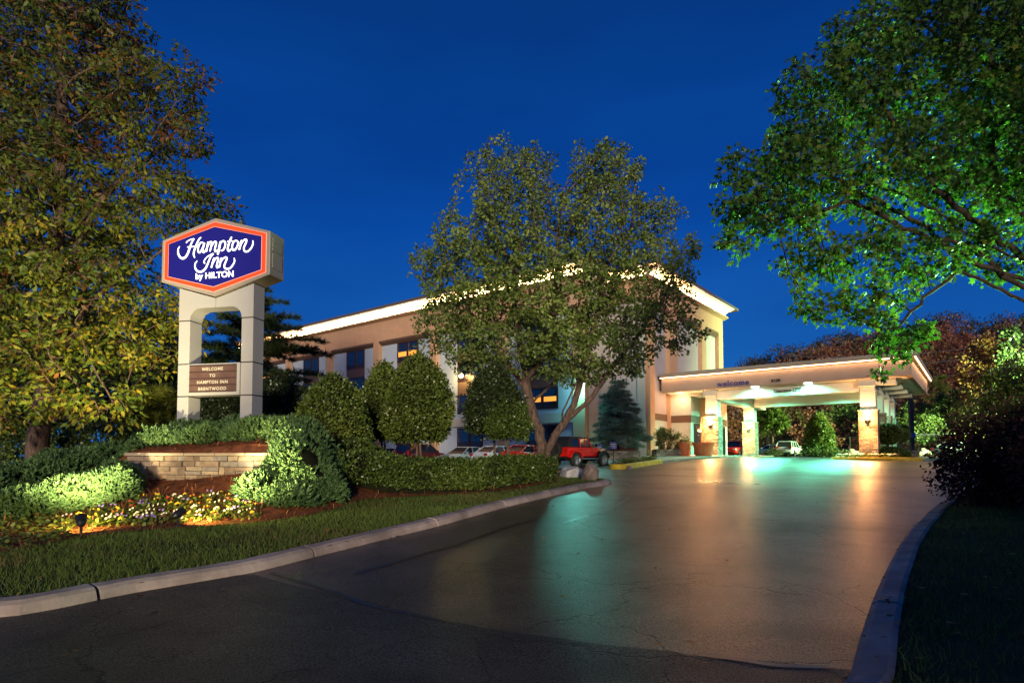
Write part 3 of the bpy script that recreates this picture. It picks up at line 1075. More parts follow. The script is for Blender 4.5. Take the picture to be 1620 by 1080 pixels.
# main shell walls (white panels are the shell itself)
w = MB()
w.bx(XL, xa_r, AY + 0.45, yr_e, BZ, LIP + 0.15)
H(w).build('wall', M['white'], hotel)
w = MB()
w.bx(xa_r + 0.003, XR - 0.5, BY, yr_e - 0.02, BZ, LIP + 0.14)
H(w).build('end_wall', M['mauve'], hotel)
w = MB()
w.bx(XR - 0.5, XR - 0.35, BY + 0.5, yr_e - 0.3, BZ, LIP + 0.13)
H(w).build('side_panel', M['mauve'], hotel)

# piers on the front
def lx_of(px):
    return plane_y(px, 600, AY)[0]


piers = [(lx_of(515), lx_of(523)), (lx_of(589), lx_of(597.5)), (lx_of(679), lx_of(690))]
pitch = piers[1][0] - piers[0][0]
pw = piers[1][1] - piers[1][0]
pitch = (piers[2][0] - piers[0][0]) / 2
px0 = piers[0][0]
pier_x = [px0 + i * pitch for i in range(-4, 5)]
pier_x = [p for p in pier_x if XL + 3 < p < xa_r - 2]
for p in pier_x:
    m = MB(); m.bx(p, p + pw, AY, AY + 0.46, BZ, HEAD1 + 0.003)
    H(m).build('pier', M['tan'], hotel)
m = MB(); m.bx(xa_r - 1.1, xa_r, AY, AY + 0.46, BZ, HEAD1 + 0.003)
H(m).build('pier', M['tan'], hotel)
# return wall of the wing at its right end
m = MB(); m.bx(xa_r + 0.006, xa_r + 0.05, AY + 0.47, BY - 0.01, BZ, LIP + 0.12)
H(m).build('return_wall', M['gray_stucco'], hotel)
# frieze
m = MB(); m.bx(XL, xa_r, AY, AY + 0.46, HEAD1 + 0.006, LIP + 0.1)
m.bx(xa_r + 0.055, XR - 0.002, BY - 0.40, BY - 0.003, HEAD1 + 0.6, LIP + 0.1)
H(m).build('frieze', M['tan'], hotel)
# open joints in the stucco of the frieze
m = MB()
xj = XL + 1.5
while xj < xa_r - 0.3:
    m.bx(xj - 0.012, xj + 0.012, AY - 0.004, AY + 0.01, HEAD1 + 0.02, LIP - 0.3)
    xj += pitch / 2
m.bx(XL, xa_r - 0.01, AY - 0.005, AY + 0.01, (HEAD1 + LIP) / 2 - 0.012, (HEAD1 + LIP) / 2 + 0.012)
H(m).build('stucco_joint', M['gray_stucco'], hotel)
# brows over the bays
m = MB()
edges = [XL] + [v for p in pier_x for v in (p, p + pw)] + [xa_r - 1.1]
bays = [(edges[i], edges[i + 1]) for i in range(0, len(edges), 2)]
for a_, b_ in bays:
    m.prism([(AY + 0.02, HEAD1 - 0.02), (AY + 0.44, HEAD1 - 0.02), (AY + 0.44, HEAD1 - 0.42), (AY + 0.38, HEAD1 - 0.42), (AY + 0.02, HEAD1 - 0.16)], 0, a_ + 0.004, b_ - 0.004)
H(m).build('brow', M['brown'], hotel)
# belt course above the ground floor
m = MB()
for a_, b_ in bays:
    m.bx(a_ + 0.003, b_ - 0.003, AY + 0.16, AY + 0.448, GF_H + 0.05, SILL3 - 0.04)
H(m).build('belt_course', M['gray_stucco'], hotel)

# window stacks
rows = [(WH1, WS1), (WH2, WS2), (WH2 - FL, WS2 - FL), (GF_H - 0.05, GF_S)]
lit = {(1, 1): .5, (3, 0): .3, (0, 0): .3, (5, 2): .34, (0, 2): .4}
bi = 0
for bidx, (a_, b_) in enumerate(bays):
    if b_ - a_ < 5:
        continue
    cxm = a_ + (b_ - a_) * 0.535
    wa, wb = cxm - 1.55, cxm + 1.55
    for r_, (zt, zb) in enumerate(rows):
        wn = MB()
        y0, y1 = AY + 0.33, AY + 0.447
        fr = 0.13
        wn.bx(wa, wb, y0, y1, zt - fr, zt)
        wn.bx(wa, wb, y0, y1, zb, zb + fr)
        wn.bx(wa, wa + fr, y0, y1, zb + fr, zt - fr)
        wn.bx(wb - fr, wb, y0, y1, zb + fr, zt - fr)
        wn.bx((wa + wb) / 2 - 0.13, (wa + wb) / 2 + 0.13, y0, y1, zb + fr, zt - fr)
        win = H(wn).build('window', M['bronze'], hotel)
        mid = (wa + wb) / 2
        for (p0, p1) in ((wa + fr, mid - 0.13), (mid + 0.13, wb - fr)):
            g = MB(); g.bx(p0, p1, y0 + 0.07, y0 + 0.085, zb + fr, zt - fr)
            H(g).build('pane', M['glass'], win)
            lv = MB()
            for q_ in range(5):
                lv.bx(p0 + 0.03, p1 - 0.03, y0 + 0.03, y0 + 0.069, zb + fr + 0.03 + q_ * 0.075, zb + fr + 0.075 + q_ * 0.075)
            H(lv).build('louvre', M['bronze'], win)
            f = lit.get((bidx % 6, r_))
            if f:
                h_ = (zt - zb - 2 * fr)
                g = MB(); g.bx(p0 + 0.01, p1 - 0.01, y0 + 0.055, y0 + 0.068, zb + fr + 0.42 + h_ * f * 0.1, zb + fr + 0.42 + h_ * (f * 0.1 + 0.26))
                H(g).build('lit_curtain', M['lit_orange'], win)
        if r_ < 2:
            s = MB(); s.bx(wa, wb, AY + 0.36, AY + 0.447, rows[r_ + 1][0] + 0.003, zb - 0.003)
            H(s).build('spandrel', M['brown'], hotel)

# right (end) face: piers, head band, brows
ypx = lambda px: plane_x(px, 600, XR)[0]
rp_ = [(BY + 0.0, BY + 0.85), (ypx(1060), ypx(1072.5)), (ypx(1111.5), ypx(1118)), (ypx(1138), yr_e)]
for (a_, b_) in rp_:
    m = MB(); m.bx(XR - 0.36, XR, a_, b_, BZ, HEAD1 + 0.55)
    H(m).build('pier', M['tan'], hotel)
m = MB(); m.bx(XR - 0.36, XR + 0.001, BY - 0.4, yr_e, HEAD1 + 0.553, LIP + 0.1)
H(m).build('frieze', M['tan'], hotel)
m = MB()
for i in range(3):
    a_, b_ = rp_[i][1] + 0.004, rp_[i + 1][0] - 0.004
    zt = HEAD1 + 0.54
    m.prism([(XR - 0.02, zt), (XR - 0.34, zt), (XR - 0.34, zt - 0.5), (XR - 0.28, zt - 0.5), (XR - 0.02, zt - 0.2)], 1, a_, b_)
H(m).build('brow', M['brown'], hotel)
# gray pier on the recessed front at the corner, and its dark red lower wall
m = MB(); m.bx(XR - 1.0, XR - 0.362, BY - 0.25, BY - 0.003, BZ, HEAD1 + 0.55)
H(m).build('pier', M['gray_stucco'], hotel)
zred = plane_y(960, 655, BY)[1]
m = MB()
xx = xa_r + 0.1
while xx < XR - 1.05:
    x2 = min(xx + 0.30, XR - 1.02)
    m.bx(xx, x2 - 0.015, BY - 0.09, BY - 0.003, BZ, zred)
    xx += 0.30
H(m).build('lower_wall', M['redwall'], hotel)
# bands and service door on the right face, under the canopy
zb1 = plane_x(1050, 658, XR)[1]
m = MB(); m.bx(XR - 0.345, XR - 0.28, rp_[0][1] + 0.003, rp_[1][0] - 0.003, zb1 - 0.35, zb1 + 0.2)
H(m).build('band', M['brown'], hotel)
m = MB(); m.bx(XR - 0.345, XR - 0.30, rp_[0][1] + 0.003, rp_[1][0] - 0.003, BZ, zb1 - 0.353)
H(m).build('dado', M['gray_stucco'], hotel)
m = MB(); m.bx(XR - 0.297, XR - 0.25, rp_[0][1] + 1.2, rp_[0][1] + 2.3, 1.35, 3.75)
H(m).build('door', M['brown'], hotel)

# roof: thin edge, sloped soffit, light trough (lip)
OV = 1.25
def roof_part(x0, x1, y0, y1, l, r, f):
    mb = MB()
    mb.bx(x0 - l, x1 + r, y0 - f, y1 + 0.9, ROOF - 0.42, ROOF)
    return mb


m = MB()
m.bx(XL, xa_r + OV, AY - OV, yr_e + OV, ROOF - 0.25, ROOF)
m.bx(xa_r + OV + 0.003, XR + OV, BY - OV, yr_e + OV, ROOF - 0.25, ROOF - 0.003)
H(m).build('roof', M['roof_edge'], hotel)
SZ = ROOF - 0.255
m = MB()
m.prism([(AY - OV + 0.05, SZ), (AY + 0.003, SZ), (AY + 0.003, LIP + 0.11), (AY - 0.12, LIP + 0.11), (AY - 0.5, SZ - 0.28), (AY - OV + 0.05, SZ - 0.10)], 0, XL, xa_r + 0.0)
m.prism([(BY - 0.4 - OV + 0.1, SZ), (BY - 0.403, SZ), (BY - 0.403, LIP + 0.11), (BY - 0.52, LIP + 0.11), (BY - 0.9, SZ - 0.28), (BY - 0.4 - OV + 0.1, SZ - 0.10)], 0, xa_r + OV - 0.1, XR)
m.prism([(XR + OV - 0.05, SZ), (XR + 0.002, SZ), (XR + 0.002, LIP + 0.11), (XR + 0.12, LIP + 0.11), (XR + 0.5, SZ - 0.28), (XR + OV - 0.05, SZ - 0.10)], 1, BY - 0.4, yr_e)
m.prism([(xa_r + OV - 0.05, SZ), (xa_r + 0.055, SZ), (xa_r + 0.055, LIP + 0.11), (xa_r + 0.16, LIP + 0.11), (xa_r + 0.5, SZ - 0.28), (xa_r + OV - 0.05, SZ - 0.10)], 1, AY, BY - 0.4)
H(m).build('soffit', M['soffit'], hotel)
lz = LIP
m = MB()
prof = lambda base, s: [(base, lz - 0.25), (base - s * 0.46, lz - 0.06), (base - s * 0.46, lz + 0.05), (base - s * 0.42, lz + 0.05), (base - s * 0.40, lz - 0.02), (base, lz - 0.18)]
m.prism(prof(AY - 0.002, 1), 0, XL, xa_r + 0.45)
m.prism(prof(BY - 0.402, 1), 0, xa_r + 0.46, XR + 0.45)
m.prism(prof(XR + 0.003, -1), 1, BY - 0.85, yr_e + 0.45)
H(m).build('light_trough', M['tan'], hotel)
led = MB()
led.bx(XL, xa_r, AY - 0.36, AY - 0.28, lz - 0.035, lz - 0.005)
led.bx(xa_r + 0.5, XR, BY - 0.76, BY - 0.68, lz - 0.035, lz - 0.005)
led.bx(XR + 0.28, XR + 0.36, BY - 0.4, yr_e, lz - 0.035, lz - 0.005)
H(led).build('eave_light', M['led'], hotel)


def hl_area(x0, x1, y0, y1, z, power, col, tilt, name='eave_lamp', par=None, off=None, wid=0.12):
    """long strip lamp lying in a trough, shining up; tilt = (dx, dy) lean outwards"""
    off = off or (OX, OY)
    c = ((x0 + x1) / 2 - off[0], (y0 + y1) / 2 - off[1], z)
    L = max(abs(x1 - x0), abs(y1 - y0))
    d = bpy.data.lights.new(name, 'AREA')
    d.shape = 'RECTANGLE'; d.size = L; d.size_y = wid
    d.energy = power; d.color = col
    o = bpy.data.objects.new(name, d); COL.objects.link(o)
    o.location = c
    zax = -Vector((tilt[0], tilt[1], 1.0)).normalized()
    xax = Vector((1, 0, 0)) if abs(x1 - x0) > abs(y1 - y0) else Vector((0, 1, 0))
    yax = zax.cross(xax).normalized()
    xax = yax.cross(zax)
    o.rotation_euler = Matrix((xax, yax, zax)).transposed().to_euler()
    o.parent = par or hotel
    return o


EAVE = (1.0, 0.48, 0.18)
seg = np.linspace(XL, xa_r, 5)
for i in range(4):
    hl_area(seg[i], seg[i + 1], AY - 0.30, AY - 0.30, lz + 0.02, 1600, EAVE, (0, -0.28))
hl_area(xa_r + 0.5, XR, BY - 0.70, BY - 0.70, lz + 0.02, 420, EAVE, (0, -0.28))
hl_area(XR + 0.30, XR + 0.30, BY - 0.3, yr_e, lz + 0.02, 1100, EAVE, (0.28, 0))

# wall pack on the end pier, amber lamp by a window
wx, wz = plane_y(921, 604, AY)
wp = MB(); wp.prism([(AY, wz - 0.15), (AY - 0.30, wz - 0.05), (AY - 0.34, wz + 0.18), (AY, wz + 0.25)], 0, wx - 0.28, wx + 0.28)
o = H(wp).build('wall_lamp', M['black'], hotel)
g = MB(); g.bx(wx - 0.24, wx + 0.24, AY - 0.30, AY - 0.02, wz - 0.19, wz - 0.155)
H(g).build('lens', M['lamp_cyan'], o)
light('SPOT', 'wall_lamp_light', (wx - OX, AY - 0.42 - OY, wz - 0.12), 400, (0.16, 1.0, 0.86), hotel, target=(wx - OX - 0.5, AY - 6.5 - OY, -1.0), size=0.25, spot=150, blend=0.5)
light('POINT', 'wall_lamp_spill', (wx - OX, AY - 0.9 - OY, wz - 0.6), 200, (0.25, 1.0, 0.9), hotel, size=0.25)
ax_, az_ = plane_y(727, 594, AY - 0.2)
g = MB(); g.lathe([(0.02, az_ - 0.22), (0.18, az_ - 0.12), (0.22, az_ + 0.05), (0.12, az_ + 0.2), (0.02, az_ + 0.24)], (ax_, AY + 0.0, 0), 12)
H(g).build('amber_lamp', M['lit_warm'], hotel, smooth=True)
light('POINT', 'amber_light', (ax_ - OX, AY - 0.6 - OY, az_), 220, (1.0, 0.72, 0.20), hotel, size=0.2)

# lobby vestibule standing out under the canopy
vy0, vz_ = plane_x(1092, 650, XR + 1.6)
vest = MB()
VX = XR + 1.7
vy0 = plane_x(1093, 680, VX)[0]
vy1 = vy0 + 9.0
ZC = plane_x(1060, 620, XR)[1] - 0.15
vest.bx(XR - 0.3, VX, vy0, vy1, BZ, ZC)
H(vest).build('vestibule_wall', M['cream'], hotel)
m = MB(); m.bx(XR - 0.2, VX + 0.05, vy0 - 0.05, vy1, zb1 - 0.5, zb1 + 0.1)
H(m).build('band', M['brown'], hotel)
m = MB(); m.bx(VX + 0.003, VX + 0.03, vy0 + 0.6, vy1 - 0.6, 1.5, zb1 - 0.55)
dr = H(m).build('entrance_doors', M['bronze'], hotel)
for k_ in range(4):
    g = MB(); yy = vy0 + 0.8 + k_ * 1.9
    g.bx(VX + 0.032, VX + 0.045, yy, yy + 1.7, 1.65, zb1 - 0.75)
    H(g).build('pane', M['glass'], dr)

# ------------------------------------------------------------------ entrance canopy
CY = BY + 2.1
CXR, CZB = plane_y(1441, 592.7, CY)
CZT = plane_y(1448.5, 554.2, CY - 0.35)[1]
CZL = plane_y(1440, 567.2, CY)[1]
CD = CY + 15.5
cz0 = 1.5
canopy = thing('entrance_canopy', 'flat roofed drive-through canopy on stone based columns with a glowing band', 'canopy', (*hxy(CXR, CY), cz0), HRZ)


def K(mb):
    mb.v = [(v[0] - CXR, v[1] - CY, v[2] - cz0) for v in mb.v]
    return mb


CX0 = XR + 0.01
m = MB(); m.bx(CX0, CXR + 0.35, CY - 0.35, CD + 0.35, CZL + 0.12, CZT)
K(m).build('roof', M['fascia_dark'], canopy, bevel=0.02)
m = MB(); m.bx(CX0, CXR, CY, CD, CZB, CZL + 0.117)
K(m).build('fascia', M['fascia'], canopy)
m = MB(); m.bx(CX0, CXR - 0.25, CY + 0.25, CD - 0.25, CZB - 0.03, CZB - 0.003)
K(m).build('soffit', M['cream'], canopy)
m = MB()
m.bx(CX0, CXR + 0.02, CY - 0.30, CY - 0.24, CZL + 0.06, CZL + 0.115)
m.bx(CXR + 0.24, CXR + 0.30, CY - 0.24, CD, CZL + 0.06, CZL + 0.115)
K(m).build('light_band', M['led'], canopy)


def k_area(x0, x1, y0, y1, z, power, col, tilt):
    return hl_area(x0, x1, y0, y1, z, power, col, tilt, 'band_lamp', canopy, (CXR, CY), 0.06)


LEDC = (1.0, 0.54, 0.27)
for o in (k_area(CX0, CXR, CY - 0.11, CY - 0.11, CZL + 0.05 - cz0, 75, LEDC, (0, 0.15)),
          k_area(CXR + 0.11, CXR + 0.11, CY, CD, CZL + 0.05 - cz0, 85, LEDC, (-0.15, 0))):
    o.rotation_euler = (o.rotation_euler.to_matrix() @ Matrix.Rotation(PI, 3, 'X')).to_euler()

# columns: stacked stone foot, plaster shaft, cap
cl = plane_y(1128, 650, CY + 1.2)[0]
cr = plane_y(1374.5, 650, CY + 1.2)[0]
BB = plane_y(1300, 622.5, CY + 0.9)[1]        # underside of the beams
ST = plane_y(1374, 650, CY + 0.9)[1]          # top of the stone
colpos = [(cl, CY + 1.2), (cl, CY + 10.9), (cr, CY + 1.2), (cr, CY + 5.0), (cr, CY + 8.8), (cr, CY + 12.6)]
for (x_, y_) in colpos:
    g_ = hp(*hxy(x_, y_)) - 0.1
    c = MB(); c.bx(x_ - 0.46, x_ + 0.46, y_ - 0.46, y_ + 0.46, ST + 0.09, BB + 0.0)
    shaft = K(c).build('column', M['cream'], canopy, bevel=0.02)
    c = MB(); c.bx(x_ - 0.56, x_ + 0.56, y_ - 0.56, y_ + 0.56, g_, ST)
    K(c).build('stone_foot', M['stone'], shaft)
    c = MB(); c.box((x_, y_, ST + 0.045), (1.22, 1.22, 0.085))
    K(c).build('foot_cap', M['fascia'], shaft, bevel=0.02)
# beams
for x_ in (cl, cr):
    m = MB(); m.bx(x_ - 0.42, x_ + 0.42, CY + 0.72, CD - 1, BB + 0.003, CZB - 0.034)
    K(m).build('beam', M['cream'], canopy)
for y_ in (CY + 1.2, CY + 10.9):
    m = MB(); m.bx(cl + 0.424, cr - 0.424, y_ - 0.40, y_ + 0.40, BB + 0.006, CZB - 0.035)
    K(m).build('beam', M['cream'], canopy)
# stepped outriggers at the right edge and at the left
for y_ in (CY + 1.2, CY + 5.0, CY + 8.8, CY + 12.6):
    m = MB(); m.bx(cr + 0.424, CXR - 0.9, y_ - 0.42, y_ + 0.42, BB + 0.36, CZB - 0.036)
    K(m).build('outrigger', M['cream'], canopy)
for x_ in (cl, cr):
    m = MB(); m.bx(x_ - 0.50, x_ + 0.50, CY + 0.40, CY + 0.715, BB + 0.3, CZB - 0.034)
    K(m).build('beam_end', M['cream'], canopy)
m = MB(); m.bx(CX0 + 1.75, cl - 0.424, CY + 1.5, CY + 6.0, BB + 0.5, CZB - 0.036)
K(m).build('bulkhead', M['cream'], canopy)

# recessed downlights
DL = []
for px, py in ((1195, 612.5), (1279, 606.5)):
    x_, z_ = plane_y(px, py, CY + 0.42)
    DL.append((x_, CY + 0.34, 0.55))
mx_ = (cl + cr) / 2
DL += [(mx_ - 2.6, CY + 4.2, 1), (mx_ + 2.6, CY + 4.2, 1), (mx_ - 2.6, CY + 8.2, 1), (mx_ + 2.6, CY + 8.2, 1)]
for (x_, y_, s_) in DL:
    g = MB(); g.lathe([(0.001, CZB - 0.05), (0.20, CZB - 0.05), (0.24, CZB - 0.034), (0.26, CZB - 0.06), (0.27, CZB - 0.031)], (x_, y_, 0), 16)
    K(g).build('downlight', M['lamp_green'], canopy)
    light('SPOT', 'downlight_lamp', (x_ - CXR, y_ - CY, CZB - 0.12 - cz0), 2000 * s_, (0.13, 1.0, 0.60), canopy,
          target=(x_ - CXR, y_ - CY - 0.01, -3), size=0.14, spot=165, blend=0.35)
x_, z_ = plane_y(1094, 620, CY + 2.5)
g = MB(); g.lathe([(0.001, CZB - 0.05), (0.16, CZB - 0.05), (0.2, CZB - 0.031)], (x_, CY + 2.5, 0), 14)
K(g).build('downlight', M['lit_warm'], canopy)
for dy in (1.2, 3.2):
    light('POINT', 'entry_lamp', (x_ - CXR - 0.5, dy, CZB - 0.4 - cz0), 80, (1.0, 0.56, 0.26), canopy, size=0.12)


def sconce(x_, y_, nx_, ny_, z_, power, par, K_, off):
    """metal up-and-down wall sconce with a glowing cup"""
    s = MB()
    cx_, cy_ = x_ + nx_ * 0.16, y_ + ny_ * 0.16
    s.lathe([(0.015, z_ - 0.20), (0.05, z_ - 0.18), (0.11, z_ - 0.02), (0.13, z_ + 0.02), (0.10, z_ + 0.02)], (cx_, cy_, 0), 12)
    s.box((x_ + nx_ * 0.07, y_ + ny_ * 0.07, z_ - 0.05), (0.12, 0.12, 0.12))
    o = K_(s).build('sconce', M['black'], par, smooth=False)
    s = MB(); s.lathe([(0.09, z_ + 0.021), (0.10, z_ + 0.10), (0.06, z_ + 0.16), (0.002, z_ + 0.17)], (cx_, cy_, 0), 12)
    K_(s).build('lamp_cup', M['lit_warm'], o, smooth=True)
    p_ = (x_ + nx_ * 0.30 - off[0], y_ + ny_ * 0.30 - off[1], z_ - off[2])
    light('SPOT', 'sconce_up', (p_[0], p_[1], p_[2] + 0.22), power * 0.30, (1.0, 0.50, 0.20), par, target=(p_[0] - nx_ * 0.12, p_[1] - ny_ * 0.12, p_[2] + 2), size=0.06, spot=125, blend=0.8)
    light('SPOT', 'sconce_down', (p_[0], p_[1], p_[2] - 0.24), power * 0.8, (1.0, 0.44, 0.14), par, target=(p_[0] + nx_ * 1.3, p_[1] + ny_ * 1.3, p_[2] - 3), size=0.06, spot=130, blend=0.8)
    light('POINT', 'sconce_glow', (p_[0] + nx_ * 0.1, p_[1] + ny_ * 0.1, p_[2] + 0.12), power * 0.26, (1.0, 0.40, 0.12), par, size=0.07)


SCZ = plane_y(1374, 664, CY + 0.6)[1]
KO = (CXR, CY, cz0)
for (x_, y_) in ((cl, CY + 1.2), (cr, CY + 1.2), (cl, CY + 10.9)):
    sconce(x_, y_ - 0.56, 0, -1, SCZ, 1500, canopy, K, KO)
for (x_, y_) in ((cr, CY + 5.0), (cr, CY + 8.8)):
    sconce(x_ - 0.56, y_, -1, 0, SCZ, 400, canopy, K, KO)
# the glowing entrance niche beside the left column
ex, ez = plane_y(1108, 683, CY + 4.0)
sconce(ex, CY + 4.0, 0, -1, ez, 900, canopy, K, KO)
m = MB(); m.bx(ex - 0.95, ex + 0.95, CY + 4.003, CY + 4.3, 1.4, BB + 0.49)
K(m).build('entry_screen', M['tan'], canopy)
m = MB(); m.bx(ex - 1.3, ex - 0.953, CY + 3.9, CY + 4.4, 1.4, 4.6)
K(m).build('entry_post', M['stone'], canopy)

# lettering on the canopy
fy = CY - 0.02
x0_, z0_ = plane_y(1134.5, 612.5, fy); x1_, z1_ = plane_y(1185.5, 606.0, fy)
text_obj('welcome', 0.62, M['violet'], 'welcome_letters', canopy, ((x0_ + x1_) / 2 - CXR, -0.02, (z0_ + z1_) / 2 - cz0 - 0.03), (R(90), 0, 0), offset=0.012, extrude=0.04, spacing=1.12, width=(x1_ - x0_))
x0_, z0_ = plane_y(1220, 604.5, fy); x1_, z1_ = plane_y(1234.5, 603.0, fy)
text_obj('5630', 0.30, M['dark_text'], 'house_number', canopy, ((x0_ + x1_) / 2 - CXR, -0.02, (z0_ + z1_) / 2 - cz0), (R(90), 0, 0), offset=0.010, extrude=0.02, width=(x1_ - x0_))
by_ = CY + 0.8
x0_, z0_ = plane_y(1224, 621.0, by_); x1_, z1_ = plane_y(1268, 617.0, by_)
text_obj("Clearance 12'0\"", 0.36, M['dark_text'], 'clearance_letters', canopy, ((x0_ + x1_) / 2 - CXR, by_ - CY - 0.018, (z0_ + z1_) / 2 - cz0 - 0.03), (R(90), 0, 0), offset=0.006, extrude=0.012, width=(x1_ - x0_))

# ------------------------------------------------------------------ walk in front of the entrance
wk = [GP(986, 741)[:2], GP(1010, 737.5)[:2], GP(1060, 731)[:2], GP(1110, 726)[:2], hxy(cl + 1.5, CY + 0.2), hxy(cl + 1.5, CY + 13),
      hxy(XR, CY + 13), hxy(XR, BY), hxy(xa_r, BY), hxy(xa_r, BY - 3.4)]
wk = np.array(wk)
HW = lambda x, y: HP(x, y) + 0.13
sheet('sidewalk', wk, 0.35, HW, M['walk'])
front = cat_rom([wk[9] , wk[0], wk[1], wk[2], wk[3], wk[4], wk[5]], 0.4)
kerb('kerb', front, hp, 1, w=0.2, joint=3.0)
print('HOTEL', dict(xa_r=xa_r, XR=XR, yr_e=yr_e, ROOF=ROOF, LIP=LIP, HEAD1=HEAD1, WH1=WH1, WS1=WS1, WH2=WH2, SILL3=SILL3, GF_H=GF_H, GF_S=GF_S, pitch=pitch, pw=pw,
                    CXR=CXR, CZB=CZB, CZT=CZT, CZL=CZL, BB=BB, ST=ST, cl=cl, cr=cr, SCZ=SCZ, zred=zred, zb1=zb1, ZC=ZC, vy0=vy0))
print('WALK', wk.tolist(), 'NOSE', n0.tolist())

# ------------------------------------------------------------------ roadside pylon sign
SR = P(427, 399, 14.6); SL = P(256, 412, 15.27)
sdir = (SR - SL)[:2]; SWID = float(np.linalg.norm(sdir)); sdir = sdir / SWID
SRZ = math.atan2(sdir[1], sdir[0])
SN = np.array([sdir[1], -sdir[0]])                  # towards the viewer


def sign_uv(px, py, inset=0.0):
    """pixel -> (s along the face, z) on the front plane of the sign cabinet"""
    r = px_ray(px, py)
    o = SL[:2] - SN * inset
    t = (o @ SN) / (r[0] * SN[0] + r[1] * SN[1])
    q = r * t
    return float((q[:2] - o) @ sdir), float(q[2] + EYE)


szc = (sign_uv(427, 364.3)[1] + sign_uv(427, 432.8)[1]) / 2
hh = (sign_uv(427, 364.3)[1] - sign_uv(427, 432.8)[1]) / 2
ztop = sign_uv(341, 345.4)[1]; zbot = sign_uv(342, 468.8)[1]
app = (ztop - zbot) / 2
szc = (ztop + zbot) / 2 * 0.6 + szc * 0.4
base_xy = SL[:2] + sdir * (SWID / 2) - SN * 0.3
SB = hl(*base_xy) - 0.05
sign = thing('pylon_sign', 'tall grey twin-leg pylon sign with a lit blue hexagon above a brown letter board', 'sign', (*base_xy, SB), SRZ)
# local frame: x along face (0 = middle), y into the sign (face at -0.3), z above the base
FY = -0.3


def hexa(w, h1, h2):
    return [(-w, -h1), (0, -h2), (w, -h1), (w, h1), (0, h2), (-w, h1)]


cz = szc - SB
hw = SWID / 2


def hex_mb(ins, y0, y1):
    k = (hw - ins) / hw
    g = app - ins * 1.06
    h1 = hh - ins * 0.55
    mb = MB(); mb.prism([(x, z + cz) for x, z in hexa(hw - ins, h1, g)], 1, y0, y1)
    return mb


cab = hex_mb(0, FY, 0.3).build('sign_cabinet', M['cabinet'], sign, bevel=0.015)
hex_mb(0.095, FY - 0.012, FY - 0.003).build('border_edge', M['sign_glow'], cab)
hex_mb(0.108, FY - 0.018, FY - 0.0125).build('border_band', M['sign_red'], cab)
hex_mb(0.215, FY - 0.022, FY - 0.0185).build('border_edge', M['sign_glow'], cab)
hex_mb(0.228, FY - 0.028, FY - 0.0225).build('sign_face', M['sign_blue'], cab)
m = MB()
for z0, z1 in ((-0.36, 0.02), (0.08, 0.42)):
    m.bx(hw, hw + 0.012, -0.2, 0.22, cz + z0, cz + z1)
m.build('side_panel', M['cabinet'], cab, bevel=0.004)
m = MB()
for z0 in (0.14, 0.30, -0.08):
    for y_ in (-0.1, 0.12):
        m.lathe([(0.014, hw + 0.011), (0.012, hw + 0.022), (0.001, hw + 0.023)], (0, y_, cz + z0), 8, axis=0)
m.build('bolts', M['steel'], cab)

# script lettering, brushed as ribbons
def zz(pts):
    out = []
    for x, y in pts:
        s, z = sign_uv(270 + x / 10.8, 365 + y / 10.8, -0.03)
        out.append((s - hw, z - SB))
    return out


STROKES = [
    ([(158, 268), (130, 320), (134, 395), (165, 452), (210, 474), (258, 448), (296, 385), (330, 290), (362, 205), (405, 140)], 22, 40),
    ([(266, 212), (292, 180), (335, 156), (405, 138)], 22, 20),
    ([(524, 112), (490, 145), (452, 220), (416, 310), (396, 380), (400, 430), (416, 464)], 22, 36),
    ([(286, 280), (345, 276), (400, 272), (472, 264)], 20, 18),
    ([(572, 222), (540, 202), (505, 220), (474, 290), (472, 350), (492, 374), (522, 350), (556, 275), (580, 210)], 26, 30),
    ([(582, 205), (562, 280), (550, 342), (566, 372), (600, 335), (618, 296)], 30, 26),
    ([(646, 188), (630, 260), (610, 362)], 34, 32),
    ([(622, 300), (662, 212), (694, 194), (706, 214), (692, 280), (674, 358)], 22, 32),
    ([(690, 292), (734, 208), (768, 190), (782, 210), (768, 270), (756, 332), (770, 358), (800, 330)], 22, 32),
    ([(856, 182), (838, 270), (806, 412)], 34, 40),
    ([(836, 240), (882, 184), (920, 184), (936, 222), (922, 292), (890, 336), (856, 338)], 24, 32),
    ([(1044, 106), (1012, 180), (986, 260), (978, 322), (998, 346), (1032, 318)], 32, 34),
    ([(968, 186), (1064, 174)], 16, 18),
    ([(1122, 166), (1082, 190), (1056, 250), (1056, 312), (1086, 332), (1120, 306), (1150, 246), (1150, 190), (1122, 166)], 28, 32),
    ([(1146, 220), (1180, 210), (1206, 190)], 14, 14),
    ([(1216, 162), (1198, 240), (1172, 328)], 34, 32),
    ([(1186, 272), (1228, 194), (1268, 154), (1298, 160), (1292, 200), (1264, 262), (1252, 312), (1266, 348), (1300, 358), (1344, 336), (1388, 280), (1408, 222), (1406, 168)], 26, 30),
    ([(458, 516), (424, 560), (420, 622), (442, 672), (490, 702), (542, 696), (592, 652), (628, 585), (662, 500), (692, 440), (738, 396)], 22, 36),
    ([(588, 562), (574, 530), (592, 488), (634, 442), (690, 410), (738, 394)], 28, 18),
    ([(746, 466), (722, 540), (698, 634)], 34, 32),
    ([(716, 572), (762, 488), (802, 464), (816, 486), (802, 545), (788, 602), (798, 632), (830, 604)], 22, 32),
    ([(872, 462), (852, 540), (832, 628)], 34, 32),
    ([(846, 562), (888, 488), (938, 454), (962, 466), (956, 500), (930, 562), (918, 608), (932, 642), (972, 654), (1022, 636), (1068, 580), (1094, 520), (1086, 464)], 24, 30),
]
mb = MB()
upx = float(abs(zz([(0, 300)])[0][0] - zz([(100, 300)])[0][0]) / 100)
